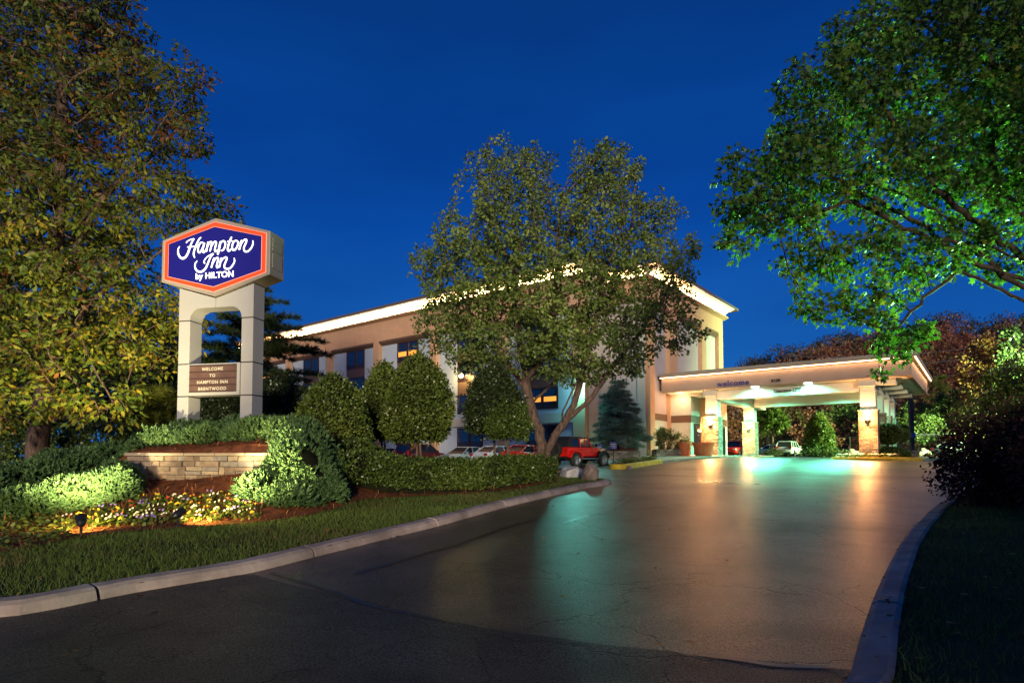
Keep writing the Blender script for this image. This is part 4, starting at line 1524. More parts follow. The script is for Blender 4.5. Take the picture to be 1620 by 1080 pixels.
for si, (pts, w0, w1) in enumerate(STROKES):
    c = cat_rom(pts, 7.0) if len(pts) > 2 else np.array([np.array(pts[0]) * (1 - t) + np.array(pts[1]) * t for t in np.linspace(0, 1, 8)])
    q = np.array(zz([tuple(p) for p in c]))
    t = np.linspace(0, 1, len(q))
    wd = (w0 + (w1 - w0) * np.sin(PI * np.clip(t, 0, 1))) * 0.40 * upx
    wd *= np.minimum(1, 0.55 + 6 * np.minimum(t, 1 - t))
    dq = np.gradient(q, axis=0); dq /= np.linalg.norm(dq, axis=1, keepdims=True) + 1e-9
    nr = np.stack([-dq[:, 1], dq[:, 0]], 1)
    k0 = len(mb.v)
    yf = FY - 0.036 - 0.0004 * (si % 5)
    for i in range(len(q)):
        for sgn in (-1, 1):
            p = q[i] + nr[i] * wd[i] * sgn
            mb.v.append((p[0], yf, p[1]))
    for i in range(len(q) - 1):
        a = k0 + 2 * i
        mb.f.append((a, a + 1, a + 3, a + 2))
mb.build('script_lettering', M['sign_white'], cab)
s0, zb_ = sign_uv(270 + 430 / 10.8, 365 + 834 / 10.8, -0.03); s1, zb2 = sign_uv(270 + 1074 / 10.8, 365 + 790 / 10.8, -0.03)
text_obj('by HILTON', 0.215, M['sign_white'], 'small_lettering', cab, ((s0 + s1) / 2 - hw, FY - 0.034, (zb_ + zb2) / 2 - SB + 0.01), (R(90), 0, 0), offset=0.004, extrude=0.003, spacing=1.03, width=(s1 - s0))

# legs and arched head
lsa = sign_uv(281, 600, 0.08)[0] - hw; lsb = sign_uv(300, 600, 0.08)[0] - hw
rsa = sign_uv(382, 600, 0.08)[0] - hw; rsb = sign_uv(399, 600, 0.08)[0] - hw
half = (rsb - lsa) / 2; lw = ((lsb - lsa) + (rsb - rsa)) / 2
zj = [sign_uv(290, y, 0.08)[1] - SB for y in (507.5, 576, 627)]
zarch = sign_uv(341, 486, 0.08)[1] - SB
Y0, Y1 = -0.22, 0.22
zcol = [(-0.3, zj[2]), (zj[2], zj[1]), (zj[1], zj[0])]
for sgn in (-1, 1):
    x0, x1 = (-half, -half + lw) if sgn < 0 else (half - lw, half)
    m = MB()
    for (z0, z1) in zcol:
        m.bx(x0, x1, Y0, Y1, z0 + 0.012, z1 - 0.012)
    leg = m.build('leg', M['pylon'], sign, bevel=0.012)
    j = MB()
    for z in zj:
        j.bx(x0 + 0.015, x1 - 0.015, Y0 + 0.015, Y1 - 0.015, z - 0.03, z + 0.03)
    j.build('joint', M['joint'], leg)
poly = [(-half, zj[0] + 0.012), (-half + lw, zj[0] + 0.012)]
rad = 0.30
cxl = -half + lw + rad
for i in range(9):
    a = PI - i * (PI / 2) / 8
    poly.append((cxl + rad * math.cos(a), zarch - rad + rad * math.sin(a)))
for i in range(9):
    a = PI / 2 - i * (PI / 2) / 8
    poly.append((-cxl + rad * math.cos(a), zarch - rad + rad * math.sin(a)))
poly += [(half - lw, zj[0] + 0.012), (half, zj[0] + 0.012)]
zs = cz - hh - 0.02
gap = lambda x: cz - hh - (app - hh) * (1 - abs(x) / hw) - 0.03
poly += [(half, gap(half)), (0.006, gap(0))]
half_r = [p for p in poly if p[0] > 0]
m = MB()
# two halves meeting in a vertical joint
right = [(0.006, zarch)] + [p for p in poly if p[0] > 0.006 and p[1] < zarch + 1e-6 and not (abs(p[0] - half) < 1e-6 and p[1] > zarch)] + [(half, gap(half)), (0.006, gap(0))]
seen = []
for p in right:
    if not seen or (abs(p[0] - seen[-1][0]) + abs(p[1] - seen[-1][1])) > 1e-5:
        seen.append(p)
m.prism(seen, 1, Y0, Y1)
m.prism([(-x, z) for x, z in seen][::-1], 1, Y0, Y1)
m.build('arched_head', M['pylon'], sign)
# letter board
zb0, zb1_ = zj[2] + 0.03, zj[1] - 0.0
bxl, bxr = -half + lw + 0.01, half - lw - 0.01
m = MB()
m.bx(bxl - 0.02, bxr + 0.02, Y0 - 0.05, Y1 - 0.1, zb0 - 0.02, zb1_ - 0.012)
bd = m.build('letter_board', M['pylon'], sign, bevel=0.01)
m = MB(); m.bx(bxl + 0.06, bxr - 0.06, Y0 - 0.062, Y0 - 0.053, zb0 + 0.06, zb1_ - 0.07)
m.build('board_panel', M['board'], bd)
m = MB()
bh = (zb1_ - 0.07) - (zb0 + 0.06)
for k_ in range(5):
    z = zb0 + 0.06 + bh * (k_ + 0.02) / 4.05 + 0.012
    m.bx(bxl + 0.06, bxr - 0.06, Y0 - 0.070, Y0 - 0.0625, z - 0.014, z + 0.014)
m.build('letter_rail', M['board_slat'], bd)
for k_, t in enumerate(('WELCOME', 'TO', 'HAMPTON INN', 'BRENTWOOD')):
    z = zb0 + 0.06 + bh * (3 - k_ + 0.02) / 4.05 + 0.045
    text_obj(t, 0.112, M['white_text'], 'board_letters', bd, ((bxl + bxr) / 2, Y0 - 0.072, z), (R(90), 0, 0), offset=0.002, extrude=0.002, spacing=1.22)

# ------------------------------------------------------------------ stone retaining wall
mid = (WA + WB) / 2
WRZ = math.atan2(WDIR[1], WDIR[0])
wall_h0 = min(hl(*(WA - WN * 0.2)), hl(*(WB - WN * 0.2)), hl(*(mid - WN * 0.2))) - 0.15
wall_top = P(310, 716, 13.0)[2]
stw = thing('stone_wall', 'low coursed stone retaining wall below the pylon sign', 'wall', (*mid, wall_h0), WRZ)
WH_ = wall_top - wall_h0
m = MB(); m.bx(-WLEN / 2 - 0.02, WLEN / 2 + 0.4, 0.0, 0.22, 0, WH_ - 0.07)
m.build('backing', M['mortar'], stw)
m = MB()
rnd = random.Random(5)
z = 0.0
while z < WH_ - 0.08:
    h = rnd.choice([0.09, 0.12, 0.15, 0.18])
    if z + h > WH_ - 0.12:
        h = WH_ - 0.07 - z
    x = -WLEN / 2 - 0.02
    while x < WLEN / 2 + 0.4:
        l = rnd.uniform(0.14, 0.46)
        x2 = min(x + l, WLEN / 2 + 0.4)
        if h > 0.13 and rnd.random() < 0.4:
            hs = [(z, z + h * 0.48), (z + h * 0.48, z + h)]
        else:
            hs = [(z, z + h)]
        for (a, b) in hs:
            pr = rnd.uniform(0.03, 0.085)
            k0 = len(m.v)
            m.bx(x + 0.006, x2 - 0.006, -pr, 0.06, a + 0.005, b - 0.005)
            for i in range(k0, len(m.v)):
                v = m.v[i]
                if v[1] < 0:
                    m.v[i] = (v[0] + rnd.uniform(-.008, .008), v[1] + rnd.uniform(-.012, .012), v[2] + rnd.uniform(-.006, .006))
        x = x2
    z += h
mm, nn_, bb_ = mat('wall_stones')
g_ = nn_.nodes.new('ShaderNodeNewGeometry')
rc = ramp(nn_, g_.outputs['Random Per Island'], [(0, (0.17, 0.12, 0.09)), (0.35, (0.30, 0.22, 0.165)), (0.6, (0.38, 0.30, 0.22)), (0.8, (0.22, 0.20, 0.20)), (1, (0.33, 0.21, 0.14))])
nz_ = noise(nn_, 9, 5)
r2 = ramp(nn_, nz_.outputs['Fac'], [(0.3, (0.7, 0.7, 0.7)), (0.7, (1.15, 1.15, 1.15))])
mx = node(nn_, 'ShaderNodeMixRGB', blend_type='MULTIPLY'); mx.inputs[0].default_value = 1
lk(nn_, rc.outputs[0], mx.inputs[1]); lk(nn_, r2.outputs[0], mx.inputs[2]); lk(nn_, mx.outputs[0], bb_.inputs['Base Color'])
bb_.inputs['Roughness'].default_value = 0.85
bump(nn_, bb_, nz_.outputs['Fac'], 0.7, 0.02)
m.build('stones', mm, stw, bevel=0.008)
m = MB()
x = -WLEN / 2 - 0.04
while x < WLEN / 2 + 0.4:
    x2 = min(x + rnd.uniform(0.5, 0.85), WLEN / 2 + 0.4)
    m.bx(x + 0.004, x2 - 0.004, -0.10, 0.22, WH_ - 0.066, WH_ + rnd.uniform(-0.004, 0.006))
    x = x2
m.build('coping', M['wallstone'], stw, bevel=0.01)

# ------------------------------------------------------------------ bed floodlights
def floodlight(px, py, Y, label, tgt, power, spot=120):
    q = P(px, py, Y)
    g = hl(q[0], q[1])
    t = thing('ground_floodlight', label, 'floodlight', (q[0], q[1], g), 0, 'floodlights at the edge of the flower bed')
    d = Vector(tuple(tgt)) - Vector((q[0], q[1], g + 0.24)); d.normalize()
    m = MB(); m.tube([(0, 0, -0.1), (0, 0, 0.15)], 0.022, 8); m.lathe([(0.06, 0.0), (0.05, 0.03), (0.02, 0.035)], (0, 0, 0.0), 10)
    m.build('stake', M['black'], t)
    # bullet shaped head
    m = MB(); m.lathe([(0.001, -0.115), (0.035, -0.11), (0.062, -0.07), (0.075, 0.0), (0.075, 0.075), (0.083, 0.078), (0.083, 0.10), (0.072, 0.10), (0.07, 0.085), (0.001, 0.085)], (0, 0, 0), 16)
    h = m.build('lamp_head', M['black'], t, smooth=False)
    h.rotation_euler = d.to_track_quat('Z', 'Y').to_euler()
    h.location = (0, 0, 0.24)
    m = MB(); m.lathe([(0.068, 0.0865), (0.001, 0.0868)], (0, 0, 0), 16)
    l = m.build('lens', M['flood_lens'], h)
    o = light('SPOT', 'flood_beam', (d.x * 0.13, d.y * 0.13, 0.24 + d.z * 0.13), power, (1.0, 0.84, 0.42), t, size=0.05, spot=spot, blend=1.0)
    o.rotation_euler = d.to_track_quat('-Z', 'Y').to_euler()
    s_ = light('SPOT', 'flood_spill', (d.x * 0.12, d.y * 0.12, 0.25 + d.z * 0.12), 130, (1.0, 0.72, 0.20), t, size=0.05, spot=160, blend=0.7)
    s_.rotation_euler = Vector((d.x, d.y, 0.02)).to_track_quat('-Z', 'Y').to_euler()
    return t


floodlight(128, 850, 9.45, 'black bullet floodlight at the left end of the flower bed', (-12.5, 16.6, 7.0), 5200, 76)
floodlight(282, 838, 10.25, 'black bullet floodlight in the grass edge below the stone wall', (-1.2, 19.5, 6.2), 2600, 66)

# ------------------------------------------------------------------ foliage tools
def lobes_sample(lobes, n, hollow=0.0):
    """random points in a union of ellipsoids ((cx,cy,cz),(rx,ry,rz),weight)"""
    w = np.array([l[2] if len(l) > 2 else (l[1][0] * l[1][1] * l[1][2]) ** 0.75 for l in lobes], float)
    k = RNG.choice(len(lobes), n, p=w / w.sum())
    c = np.array([l[0] for l in lobes], float)[k]; r = np.array([l[1] for l in lobes], float)[k]
    v = unit(RNG.normal(size=(n, 3)))
    rad = (hollow ** 3 + (1 - hollow ** 3) * RNG.uniform(0, 1, n)) ** (1 / 3)
    return c + v * r * rad[:, None]


def grow(attr, chains, D=0.35, di=3.0, dk=0.6, iters=220, droop=0.0):
    """space colonisation from starting limbs; returns nodes, parents"""
    nodes = []; par = []
    for ch in chains:
        start = ch[0]
        pts = [np.array(p, float) for p in ch[1]]
        last = start
        prev = nodes[start] if start >= 0 else pts[0]
        if start < 0:
            nodes.append(pts[0]); par.append(-1); last = len(nodes) - 1; pts = pts[1:]
        for p in pts:
            a = nodes[last]; L = np.linalg.norm(p - a); k = max(1, int(round(L / D)))
            for i in range(1, k + 1):
                t = i / k
                nodes.append(a + (p - a) * t + RNG.normal(size=3) * 0.03 * (i < k)); par.append(last); last = len(nodes) - 1
    nd = np.array(nodes); pr = list(par)
    A = attr.copy()
    best = np.full(len(A), 1e9); bi = np.zeros(len(A), int)

    def upd(new, base):
        nonlocal best, bi
        for s in range(0, len(new), 256):
            blk = new[s:s + 256]
            dd = np.linalg.norm(A[:, None, :] - blk[None, :, :], axis=2)
            j = dd.argmin(1); m = dd[np.arange(len(A)), j]
            u = m < best
            best[u] = m[u]; bi[u] = base + s + j[u]
    upd(nd, 0)
    tried = set()
    for it in range(iters):
        al = best > dk
        A = A[al]; best = best[al]; bi = bi[al]
        act = best < di
        if len(A) == 0 or not act.any():
            if len(A) == 0 or di > 40:
                break
            di *= 1.5
            continue
        idx = bi[act]
        dv = unit(A[act] - nd[idx])
        us, inv = np.unique(idx, return_inverse=True)
        sm = np.zeros((len(us), 3)); np.add.at(sm, inv, dv)
        sm = unit(sm + RNG.normal(size=sm.shape) * 0.12 + np.array([0, 0, -droop]))
        new = nd[us] + sm * D
        keys = [(int(u), int(round(p[0] * 8)), int(round(p[1] * 8)), int(round(p[2] * 8))) for u, p in zip(us, new)]
        keep = [i for i, k in enumerate(keys) if k not in tried]
        for k in keys:
            tried.add(k)
        if not keep:
            break
        base = len(nd)
        nd = np.vstack([nd, new[keep]]); pr += [int(us[i]) for i in keep]
        upd(nd[base:], base)
    return nd, np.array(pr)


def branch_mesh(name, nd, pr, m, parent, tip=0.008, expo=2.35, rmax=None, sides=6, off=(0, 0, 0)):
    n = len(nd)
    acc = np.zeros(n); kids = np.zeros(n, int)
    rad = np.zeros(n)
    mainc = np.full(n, -1); mr = np.zeros(n)
    for i in range(n - 1, -1, -1):
        rad[i] = tip if kids[i] == 0 else max(acc[i] ** (1 / expo), tip)
        p = pr[i]
        if p >= 0:
            acc[p] += rad[i] ** expo; kids[p] += 1
            if rad[i] > mr[p]:
                mr[p] = rad[i]; mainc[p] = i
    if rmax:
        rad *= min(1.0, rmax / rad.max()) if rad.max() > rmax else 1.0
        if rad.max() < rmax:
            g = rmax / rad.max()
            w = (rad / rad.max()) ** 0.5
            rad = rad * (1 + (g - 1) * w)
    tan = np.zeros((n, 3))
    for i in range(n):
        p = pr[i]
        if p >= 0:
            tan[i] = nd[i] - nd[p]
    for i in range(n):
        if pr[i] < 0 and mainc[i] >= 0:
            tan[i] = nd[mainc[i]] - nd[i]
    tan = unit(tan)
    for i in range(n):
        if mainc[i] >= 0 and pr[i] >= 0:
            tan[i] = unit((tan[i] + tan[mainc[i]])[None])[0]
    ref = np.array([0.31, 0.95, 0.05])
    ed = np.array([i for i in range(n) if pr[i] >= 0])
    ps = pr[ed]
    ismain = mainc[ps] == ed
    t0 = np.where(ismain[:, None], tan[ps], tan[ed]); t1 = tan[ed]
    r0 = np.where(ismain, rad[ps], np.minimum(rad[ps], rad[ed] * 1.25)); r1 = rad[ed]
    ang = np.arange(sides) * 2 * PI / sides

    def ring(c, t, r):
        a = unit(np.cross(t, ref)); b = np.cross(t, a)
        return c[:, None, :] + r[:, None, None] * (np.cos(ang)[None, :, None] * a[:, None, :] + np.sin(ang)[None, :, None] * b[:, None, :])
    V = np.concatenate([ring(nd[ps], t0, r0), ring(nd[ed], t1, r1)], 1)        # (E, 2*sides, 3)
    E = len(ed)
    base = (np.arange(E) * 2 * sides)[:, None]
    j = np.arange(sides); j2 = (j + 1) % sides
    Fq = np.stack([base + j, base + j2, base + sides + j2, base + sides + j], 2).reshape(-1, 4)
    idx_mesh(name, V.reshape(-1, 3) - np.array(off), Fq, m, parent)
    return rad, kids


def leafy(name, nd, pr, rad, m, parent, per=6, spread=0.35, size=(0.08, 0.13), tmpl=T_OVAL, rcut=0.02, off=(0, 0, 0), droop=0.35, extra=None, flat=0.6, thin=0.6, mask=None):
    sel = np.where((rad < rcut) & (pr >= 0))[0]
    if mask is not None:
        sel = sel[mask(nd[sel])]
    sel = sel[RNG.uniform(size=len(sel)) < thin]
    cen_ = nd[sel].mean(0)
    c = np.repeat(nd[sel], per, 0)
    tdir = unit(nd[sel] - nd[pr[sel]])
    tdir = np.repeat(tdir, per, 0)
    o = unit(RNG.normal(size=c.shape)) * (RNG.uniform(0, 1, len(c)) ** 0.5 * spread)[:, None]
    o[:, 2] *= 0.75
    p = c + o
    if extra is not None:
        p = np.vstack([p, extra]); tdir = np.vstack([tdir, unit(RNG.normal(size=extra.shape))]); o = np.vstack([o, unit(RNG.normal(size=extra.shape)) * spread])
    d = unit(tdir * 0.5 + unit(o) * 0.7 + RNG.normal(size=p.shape) * 0.45 + np.array([0, 0, -droop]))
    nr = unit(RNG.normal(size=p.shape) * flat + unit(p - cen_) * 0.55 + np.array([0, -0.35, 0.45]))
    V = leaf_verts(p - np.array(off), d, nr, RNG.uniform(size[0], size[1], len(p)), tmpl)
    return poly_mesh(name, V, len(tmpl), m, parent)


def px_lobe(px, py, Y, rx, ry, dep):
    """ellipsoid that covers rx x ry pixels at distance Y"""
    c = P(px, py, Y)
    return (tuple(c), (rx * Y / F, dep, ry * Y / F))


def broad_tree(name, label, root, chains, lobes, nattr, m_leaf, m_bark, D=0.4, dk=0.7, tip=0.008, rmax=0.3, per=6, spread=0.4, size=(0.09, 0.14),
               tmpl=T_OVAL, rcut=0.022, hollow=0.35, cat='tree', group=None, droop=0.35, sides=7, di=4.0, more=0):
    t = thing(name, label, cat, root, 0, group)
    A = lobes_sample(lobes, nattr, hollow)
    nd, pr = grow(A, chains, D, di, dk)
    rad, kids = branch_mesh('trunk', nd, pr, m_bark, t, tip=tip, rmax=rmax, sides=sides, off=root)
    ex = lobes_sample(lobes, more, 0.75) if more else None
    leafy('crown', nd, pr, rad, m_leaf, t, per, spread, size, tmpl, rcut, root, droop, ex)
    return t


# ---------------------------------------------------------------- the large trees
BT = P(858, 722, 24.0); bt = (BT[0], BT[1], hl(BT[0], BT[1]) - 0.1)
B = lambda px, py, dy=0.0: P(px, py, 24.0 + dy)
lob = [px_lobe(815, 350, 24.4, 75, 105, 2.9), px_lobe(950, 345, 24.0, 72, 105, 2.8), px_lobe(735, 450, 24, 75, 80, 2.8), px_lobe(1015, 455, 24, 80, 85, 2.8),
       px_lobe(870, 470, 24.6, 110, 90, 3.4), px_lobe(770, 275, 24.3, 22, 40, 1.0), px_lobe(835, 262, 24.3, 26, 36, 1.0), px_lobe(955, 268, 24, 38, 42, 1.2), px_lobe(930, 560, 23.6, 120, 48, 2.4),
       px_lobe(770, 550, 23.6, 80, 45, 2.2), px_lobe(690, 520, 24, 38, 42, 1.4), px_lobe(675, 415, 24, 30, 18, 1.0), px_lobe(1085, 400, 24, 22, 26, 0.9), px_lobe(1080, 525, 23.8, 34, 40, 1.3), px_lobe(1045, 345, 24, 34, 34, 1.2),
       px_lobe(715, 370, 24.2, 32, 34, 1.2)] + [px_lobe(a_, b_, 24.2, 8, 26, 0.4) for a_, b_ in ((742, 255), (768, 243), (806, 240), (845, 243), (872, 262), (915, 248), (950, 238), (985, 240), (1008, 262), (1040, 318), (1068, 350), (1098, 385), (672, 395), (655, 415), (700, 345), (722, 310))]
ch = [(-1, [bt, B(857, 700), B(848, 672, 0.2), B(838, 640, 0.3), B(832, 605, 0.4), B(822, 560, 0.5), B(812, 500, 0.5), B(812, 430, 0.4)])]
nb = 0
t_big = thing('driveway_tree', 'large round tree with forked bare trunks beside the driveway before the hotel front', 'tree', bt)
A = lobes_sample(lob, 8000, 0.45)


def chain_nodes(ch, D):
    """count of nodes made by the first chain, to start others from its nearest node"""
    return ch


chains = [(-1, [bt, B(857, 702), B(848, 672, 0.2), B(838, 640, 0.3), B(832, 605, 0.4), B(824, 560, 0.5), B(815, 500, 0.5), B(812, 430, 0.4)]),
          (0, [B(866, 712, -0.2), B(878, 688, -0.4), B(896, 664, -0.5), B(908, 640, -0.5), B(918, 606, -0.4), B(930, 560, -0.3), B(945, 500, 0), B(952, 430, 0.2)])]
Dn = 0.30
# branch indices along the first two limbs are found by a dry run
nd0, pr0 = grow(np.zeros((0, 3)) + 1e6 if False else np.array([[1e5, 1e5, 1e5]]), chains, Dn, 0.01, 0.1, 0)


def near(q):
    return int(np.linalg.norm(nd0 - q, axis=1).argmin())


chains += [(near(B(899, 660, -0.5)), [B(925, 640, -0.9), B(945, 615, -1.0), B(965, 585, -1.0), B(1000, 545, -0.8), B(1035, 490, -0.5)]),
           (near(B(888, 675, -0.4)), [B(890, 650, -1.0), B(902, 625, -1.1), B(915, 600, -1.0), B(922, 560, -1.0)]),
           (near(B(834, 618, 0.3)), [B(815, 590, 0.8), B(790, 560, 1.0), B(755, 510, 1.0), B(725, 455, 0.6)]),
           (near(B(832, 605, 0.4)), [B(850, 575, -0.4), B(868, 535, -0.5), B(878, 480, -0.2), B(880, 420, 0)]),
           (near(B(840, 645, 0.3)), [B(862, 618, 1.0), B(890, 592, 1.4), B(920, 575, 1.8)])]
nd, pr = grow(A, chains, Dn, 3.0, 0.34)
rad, kids = branch_mesh('trunk', nd, pr, M['bark'], t_big, tip=0.009, rmax=0.26, sides=9, off=bt)
leafy('crown', nd, pr, rad, M['lf_mid'], t_big, per=23, spread=0.27, size=(0.10, 0.165), tmpl=T_OVAL, rcut=0.032, off=bt, droop=0.25, thin=0.68)
print('DBG big tree nodes', len(nd), (rad < 0.032).sum())

# left maple: tall, turning, in front of the dark wood
LY = 18.0
L_ = lambda px, py, dy=0.0: P(px, py, LY + dy)
lt = L_(62, 742); lt = (lt[0], lt[1], hl(lt[0], lt[1]) - 0.1)
lob = [px_lobe(90, 120, LY + 0.5, 150, 150, 3.2), px_lobe(40, 330, LY, 170, 170, 3.4), px_lobe(240, 170, LY + .5, 75, 95, 2.2), px_lobe(230, 330, LY + 0.6, 110, 80, 2.4), px_lobe(310, 120, LY + 0.5, 24, 36, 0.9), px_lobe(310, 210, LY + 0.5, 25, 40, 1),
       px_lobe(150, 480, LY - 0.6, 130, 90, 2.2), px_lobe(50, 560, LY - 1.8, 120, 70, 1.5), px_lobe(330, 330, LY + 0.8, 50, 38, 1.3), px_lobe(245, 520, LY + 0.4, 80, 80, 1.6), px_lobe(-90, 300, LY, 100, 260, 3.2), px_lobe(120, 15, LY + .5, 100, 60, 2.4),
       px_lobe(120, 640, LY - 2.0, 120, 36, 1.0), px_lobe(60, -80, LY + .5, 140, 90, 3.0)]
chains = [(-1, [lt, L_(62, 690), L_(70, 640), L_(82, 570), L_(88, 480), L_(92, 380), L_(96, 260), L_(100, 120), L_(100, 0)])]
nd0, pr0 = grow(np.array([[1e5, 1e5, 1e5]]), chains, 0.4, 0.01, 0.1, 0)
chains += [(near(L_(75, 610)), [L_(110, 660, -0.9), L_(150, 655, -1.6), L_(190, 630, -2.0)]),
           (near(L_(68, 650)), [L_(30, 660, -1.0), L_(-10, 690, -1.8)]),
           (near(L_(88, 480)), [L_(120, 400, -0.4), L_(150, 330, -0.2), L_(215, 260, 0.4)]),
           (near(L_(92, 380)), [L_(40, 300), L_(-30, 220)]),
           (near(L_(86, 520)), [L_(150, 470, 0.3), L_(220, 420, 0.6)])]
t_left = thing('maple_tree', 'tall turning maple with yellow lower leaves at the left edge', 'tree', lt)
A = lobes_sample(lob, 9000, 0.3)
nd, pr = grow(A, chains, 0.30, 3.0, 0.36)
rad, kids = branch_mesh('trunk', nd, pr, M['bark'], t_left, tip=0.009, rmax=0.30, sides=7, off=lt)
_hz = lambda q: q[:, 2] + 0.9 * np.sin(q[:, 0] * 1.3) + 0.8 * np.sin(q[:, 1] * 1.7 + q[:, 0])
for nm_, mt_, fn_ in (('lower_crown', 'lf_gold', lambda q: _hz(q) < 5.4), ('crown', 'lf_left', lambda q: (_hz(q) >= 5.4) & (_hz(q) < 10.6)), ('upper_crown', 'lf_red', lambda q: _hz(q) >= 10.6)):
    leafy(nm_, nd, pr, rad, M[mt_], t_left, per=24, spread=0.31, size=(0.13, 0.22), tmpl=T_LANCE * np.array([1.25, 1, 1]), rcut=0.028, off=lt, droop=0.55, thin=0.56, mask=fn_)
print('DBG left', len(nd), (rad < .028).sum())
# a second dark tree behind it
l2 = P(-130, 740, 24.0); l2 = (l2[0], l2[1], hl(l2[0], l2[1]) - 0.1)
broad_tree('maple_tree', 'dark reddish maple standing behind the yellow leaved one at the left edge', l2, [(-1, [l2, (l2[0] + .2, l2[1], 4), (l2[0] + .4, l2[1], 9)])],
           [px_lobe(-40, 250, 24.0, 200, 230, 3.5), px_lobe(110, 120, 24, 140, 120, 3), px_lobe(100, 480, 23.5, 170, 150, 2.5), px_lobe(-50, 550, 23, 150, 100, 2.5)], 3000, M['lf_red'], M['bark_dark'], D=0.42, dk=0.6, rmax=0.28, per=16, spread=0.6, size=(0.16, 0.25), tmpl=T_LANCE * np.array([1.3, 1, 1]), rcut=0.03)

# overhanging maple at the right
RY = 11.5
Q = lambda px, py, dy=0.0: P(px, py, RY + dy)
rt = (14.6, 12.4, hv(14.6, 12.4) - 0.1)
lob = [px_lobe(1480, 90, RY, 150, 100, 1.7), px_lobe(1330, 160, RY, 110, 85, 1.4), px_lobe(1270, 290, RY - 0.2, 110, 70, 1.2), px_lobe(1220, 330, RY - 0.2, 90, 48, 0.9), px_lobe(1400, 270, RY, 120, 80, 1.2),
       px_lobe(1560, 250, RY + 0.3, 110, 110, 1.5), px_lobe(1340, 410, RY, 110, 45, 0.9), px_lobe(1450, 400, RY, 100, 50, 0.9), px_lobe(1380, 480, RY, 70, 40, 0.7), px_lobe(1420, 540, RY, 52, 42, 0.55), px_lobe(1270, 250, RY, 60, 90, 1.1),
       px_lobe(1580, 380, RY + 0.2, 80, 48, 0.9), px_lobe(1620, 400, RY + 0.4, 70, 50, 1.0), px_lobe(1290, 130, RY, 50, 50, 0.7), px_lobe(1365, 60, RY, 60, 50, 0.9), px_lobe(1640, 60, RY + 0.6, 150, 140, 2), px_lobe(1430, 10, RY + 0.3, 90, 60, 1.3), px_lobe(1180, 265, RY, 50, 34, 0.5), px_lobe(1165, 385, RY, 42, 22, 0.4), px_lobe(1300, 480, RY, 45, 26, 0.5), px_lobe(1700, 200, RY + 1, 160, 160, 2.0), px_lobe(1400, 580, RY, 18, 22, 0.3)]
chains = [(-1, [rt, (14.5, 12.4, 2.2), (14.2, 12.2, 4.2), Q(1790, 280, 0.4), Q(1760, 160, 0.4), Q(1740, 20, 0.4)])]
nd0, pr0 = grow(np.array([[1e5, 1e5, 1e5]]), chains, 0.28, 0.01, 0.1, 0)
chains += [(near((14.2, 12.2, 4.3)), [Q(1660, 440, 0.2), Q(1545, 378, 0), Q(1490, 340, 0), Q(1440, 312, 0), Q(1390, 292, 0)])]
nd0, pr0 = grow(np.array([[1e5, 1e5, 1e5]]), chains, 0.28, 0.01, 0.1, 0)
chains += [(near(Q(1490, 340)), [Q(1478, 300, 0.1), Q(1462, 275, 0.2), Q(1430, 230, 0.2), Q(1390, 150, 0.2)]),
           (near(Q(1400, 297)), [Q(1350, 318, -0.1), Q(1290, 340, -0.1), Q(1220, 350, -0.2)]),
           (near(Q(1390, 292)), [Q(1330, 285, 0), Q(1260, 260, 0)]),
           (near(Q(1560, 386)), [Q(1520, 430, -0.1), Q(1460, 470, -0.1), Q(1420, 520, -0.1)]),
           (near(Q(1790, 280, .4)), [Q(1700, 180, .4), Q(1610, 120, .3), Q(1500, 75, .2)]),
           (near(Q(1600, 405, .1)), [Q(1580, 300, .2), Q(1570, 200, .3)])]
t_right = thing('maple_tree', 'dark leaning maple whose limbs hang over the drive from the right', 'tree', rt)
A = lobes_sample(lob, 8000, 0.15)
nd, pr = grow(A, chains, 0.20, 2.2, 0.20)
rad, kids = branch_mesh('trunk', nd, pr, M['bark_dark'], t_right, tip=0.005, rmax=0.15, sides=8, off=rt)
leafy('crown', nd, pr, rad, M['lf_right'], t_right, per=15, spread=0.19, size=(0.085, 0.14), tmpl=T_MAPLE, rcut=0.016, off=rt, droop=0.45, flat=0.7, thin=0.62)
print('DBG right', len(nd), (rad < .016).sum())


# ---------------------------------------------------------------- clipped shrubs, hedges
def shell_leaves(n, shape, size, jitter, tmpl, out=0.6):
    """shape(n) -> points, outward normals"""
    p, nr = shape(n)
    p = p + nr * (RNG.normal(size=n) * jitter - jitter * 0.3)[:, None]
    d = unit(nr * out + RNG.normal(size=p.shape) * 0.7 + np.array([0, 0, 0.15]))
    up = unit(nr + RNG.normal(size=p.shape) * 0.6)
    return leaf_verts(p, d, up, RNG.uniform(*size, n), tmpl)


def tear_profile(z, w):
    """radius of a clipped egg/cone form, z in 0..1"""
    return w * np.clip(1 - np.abs((z - 0.30) / np.where(z < 0.30, 0.36, 0.70)) ** np.where(z < 0.3, 2.6, 1.9), 0, 1) ** np.where(z < 0.3, 0.5, 0.72)


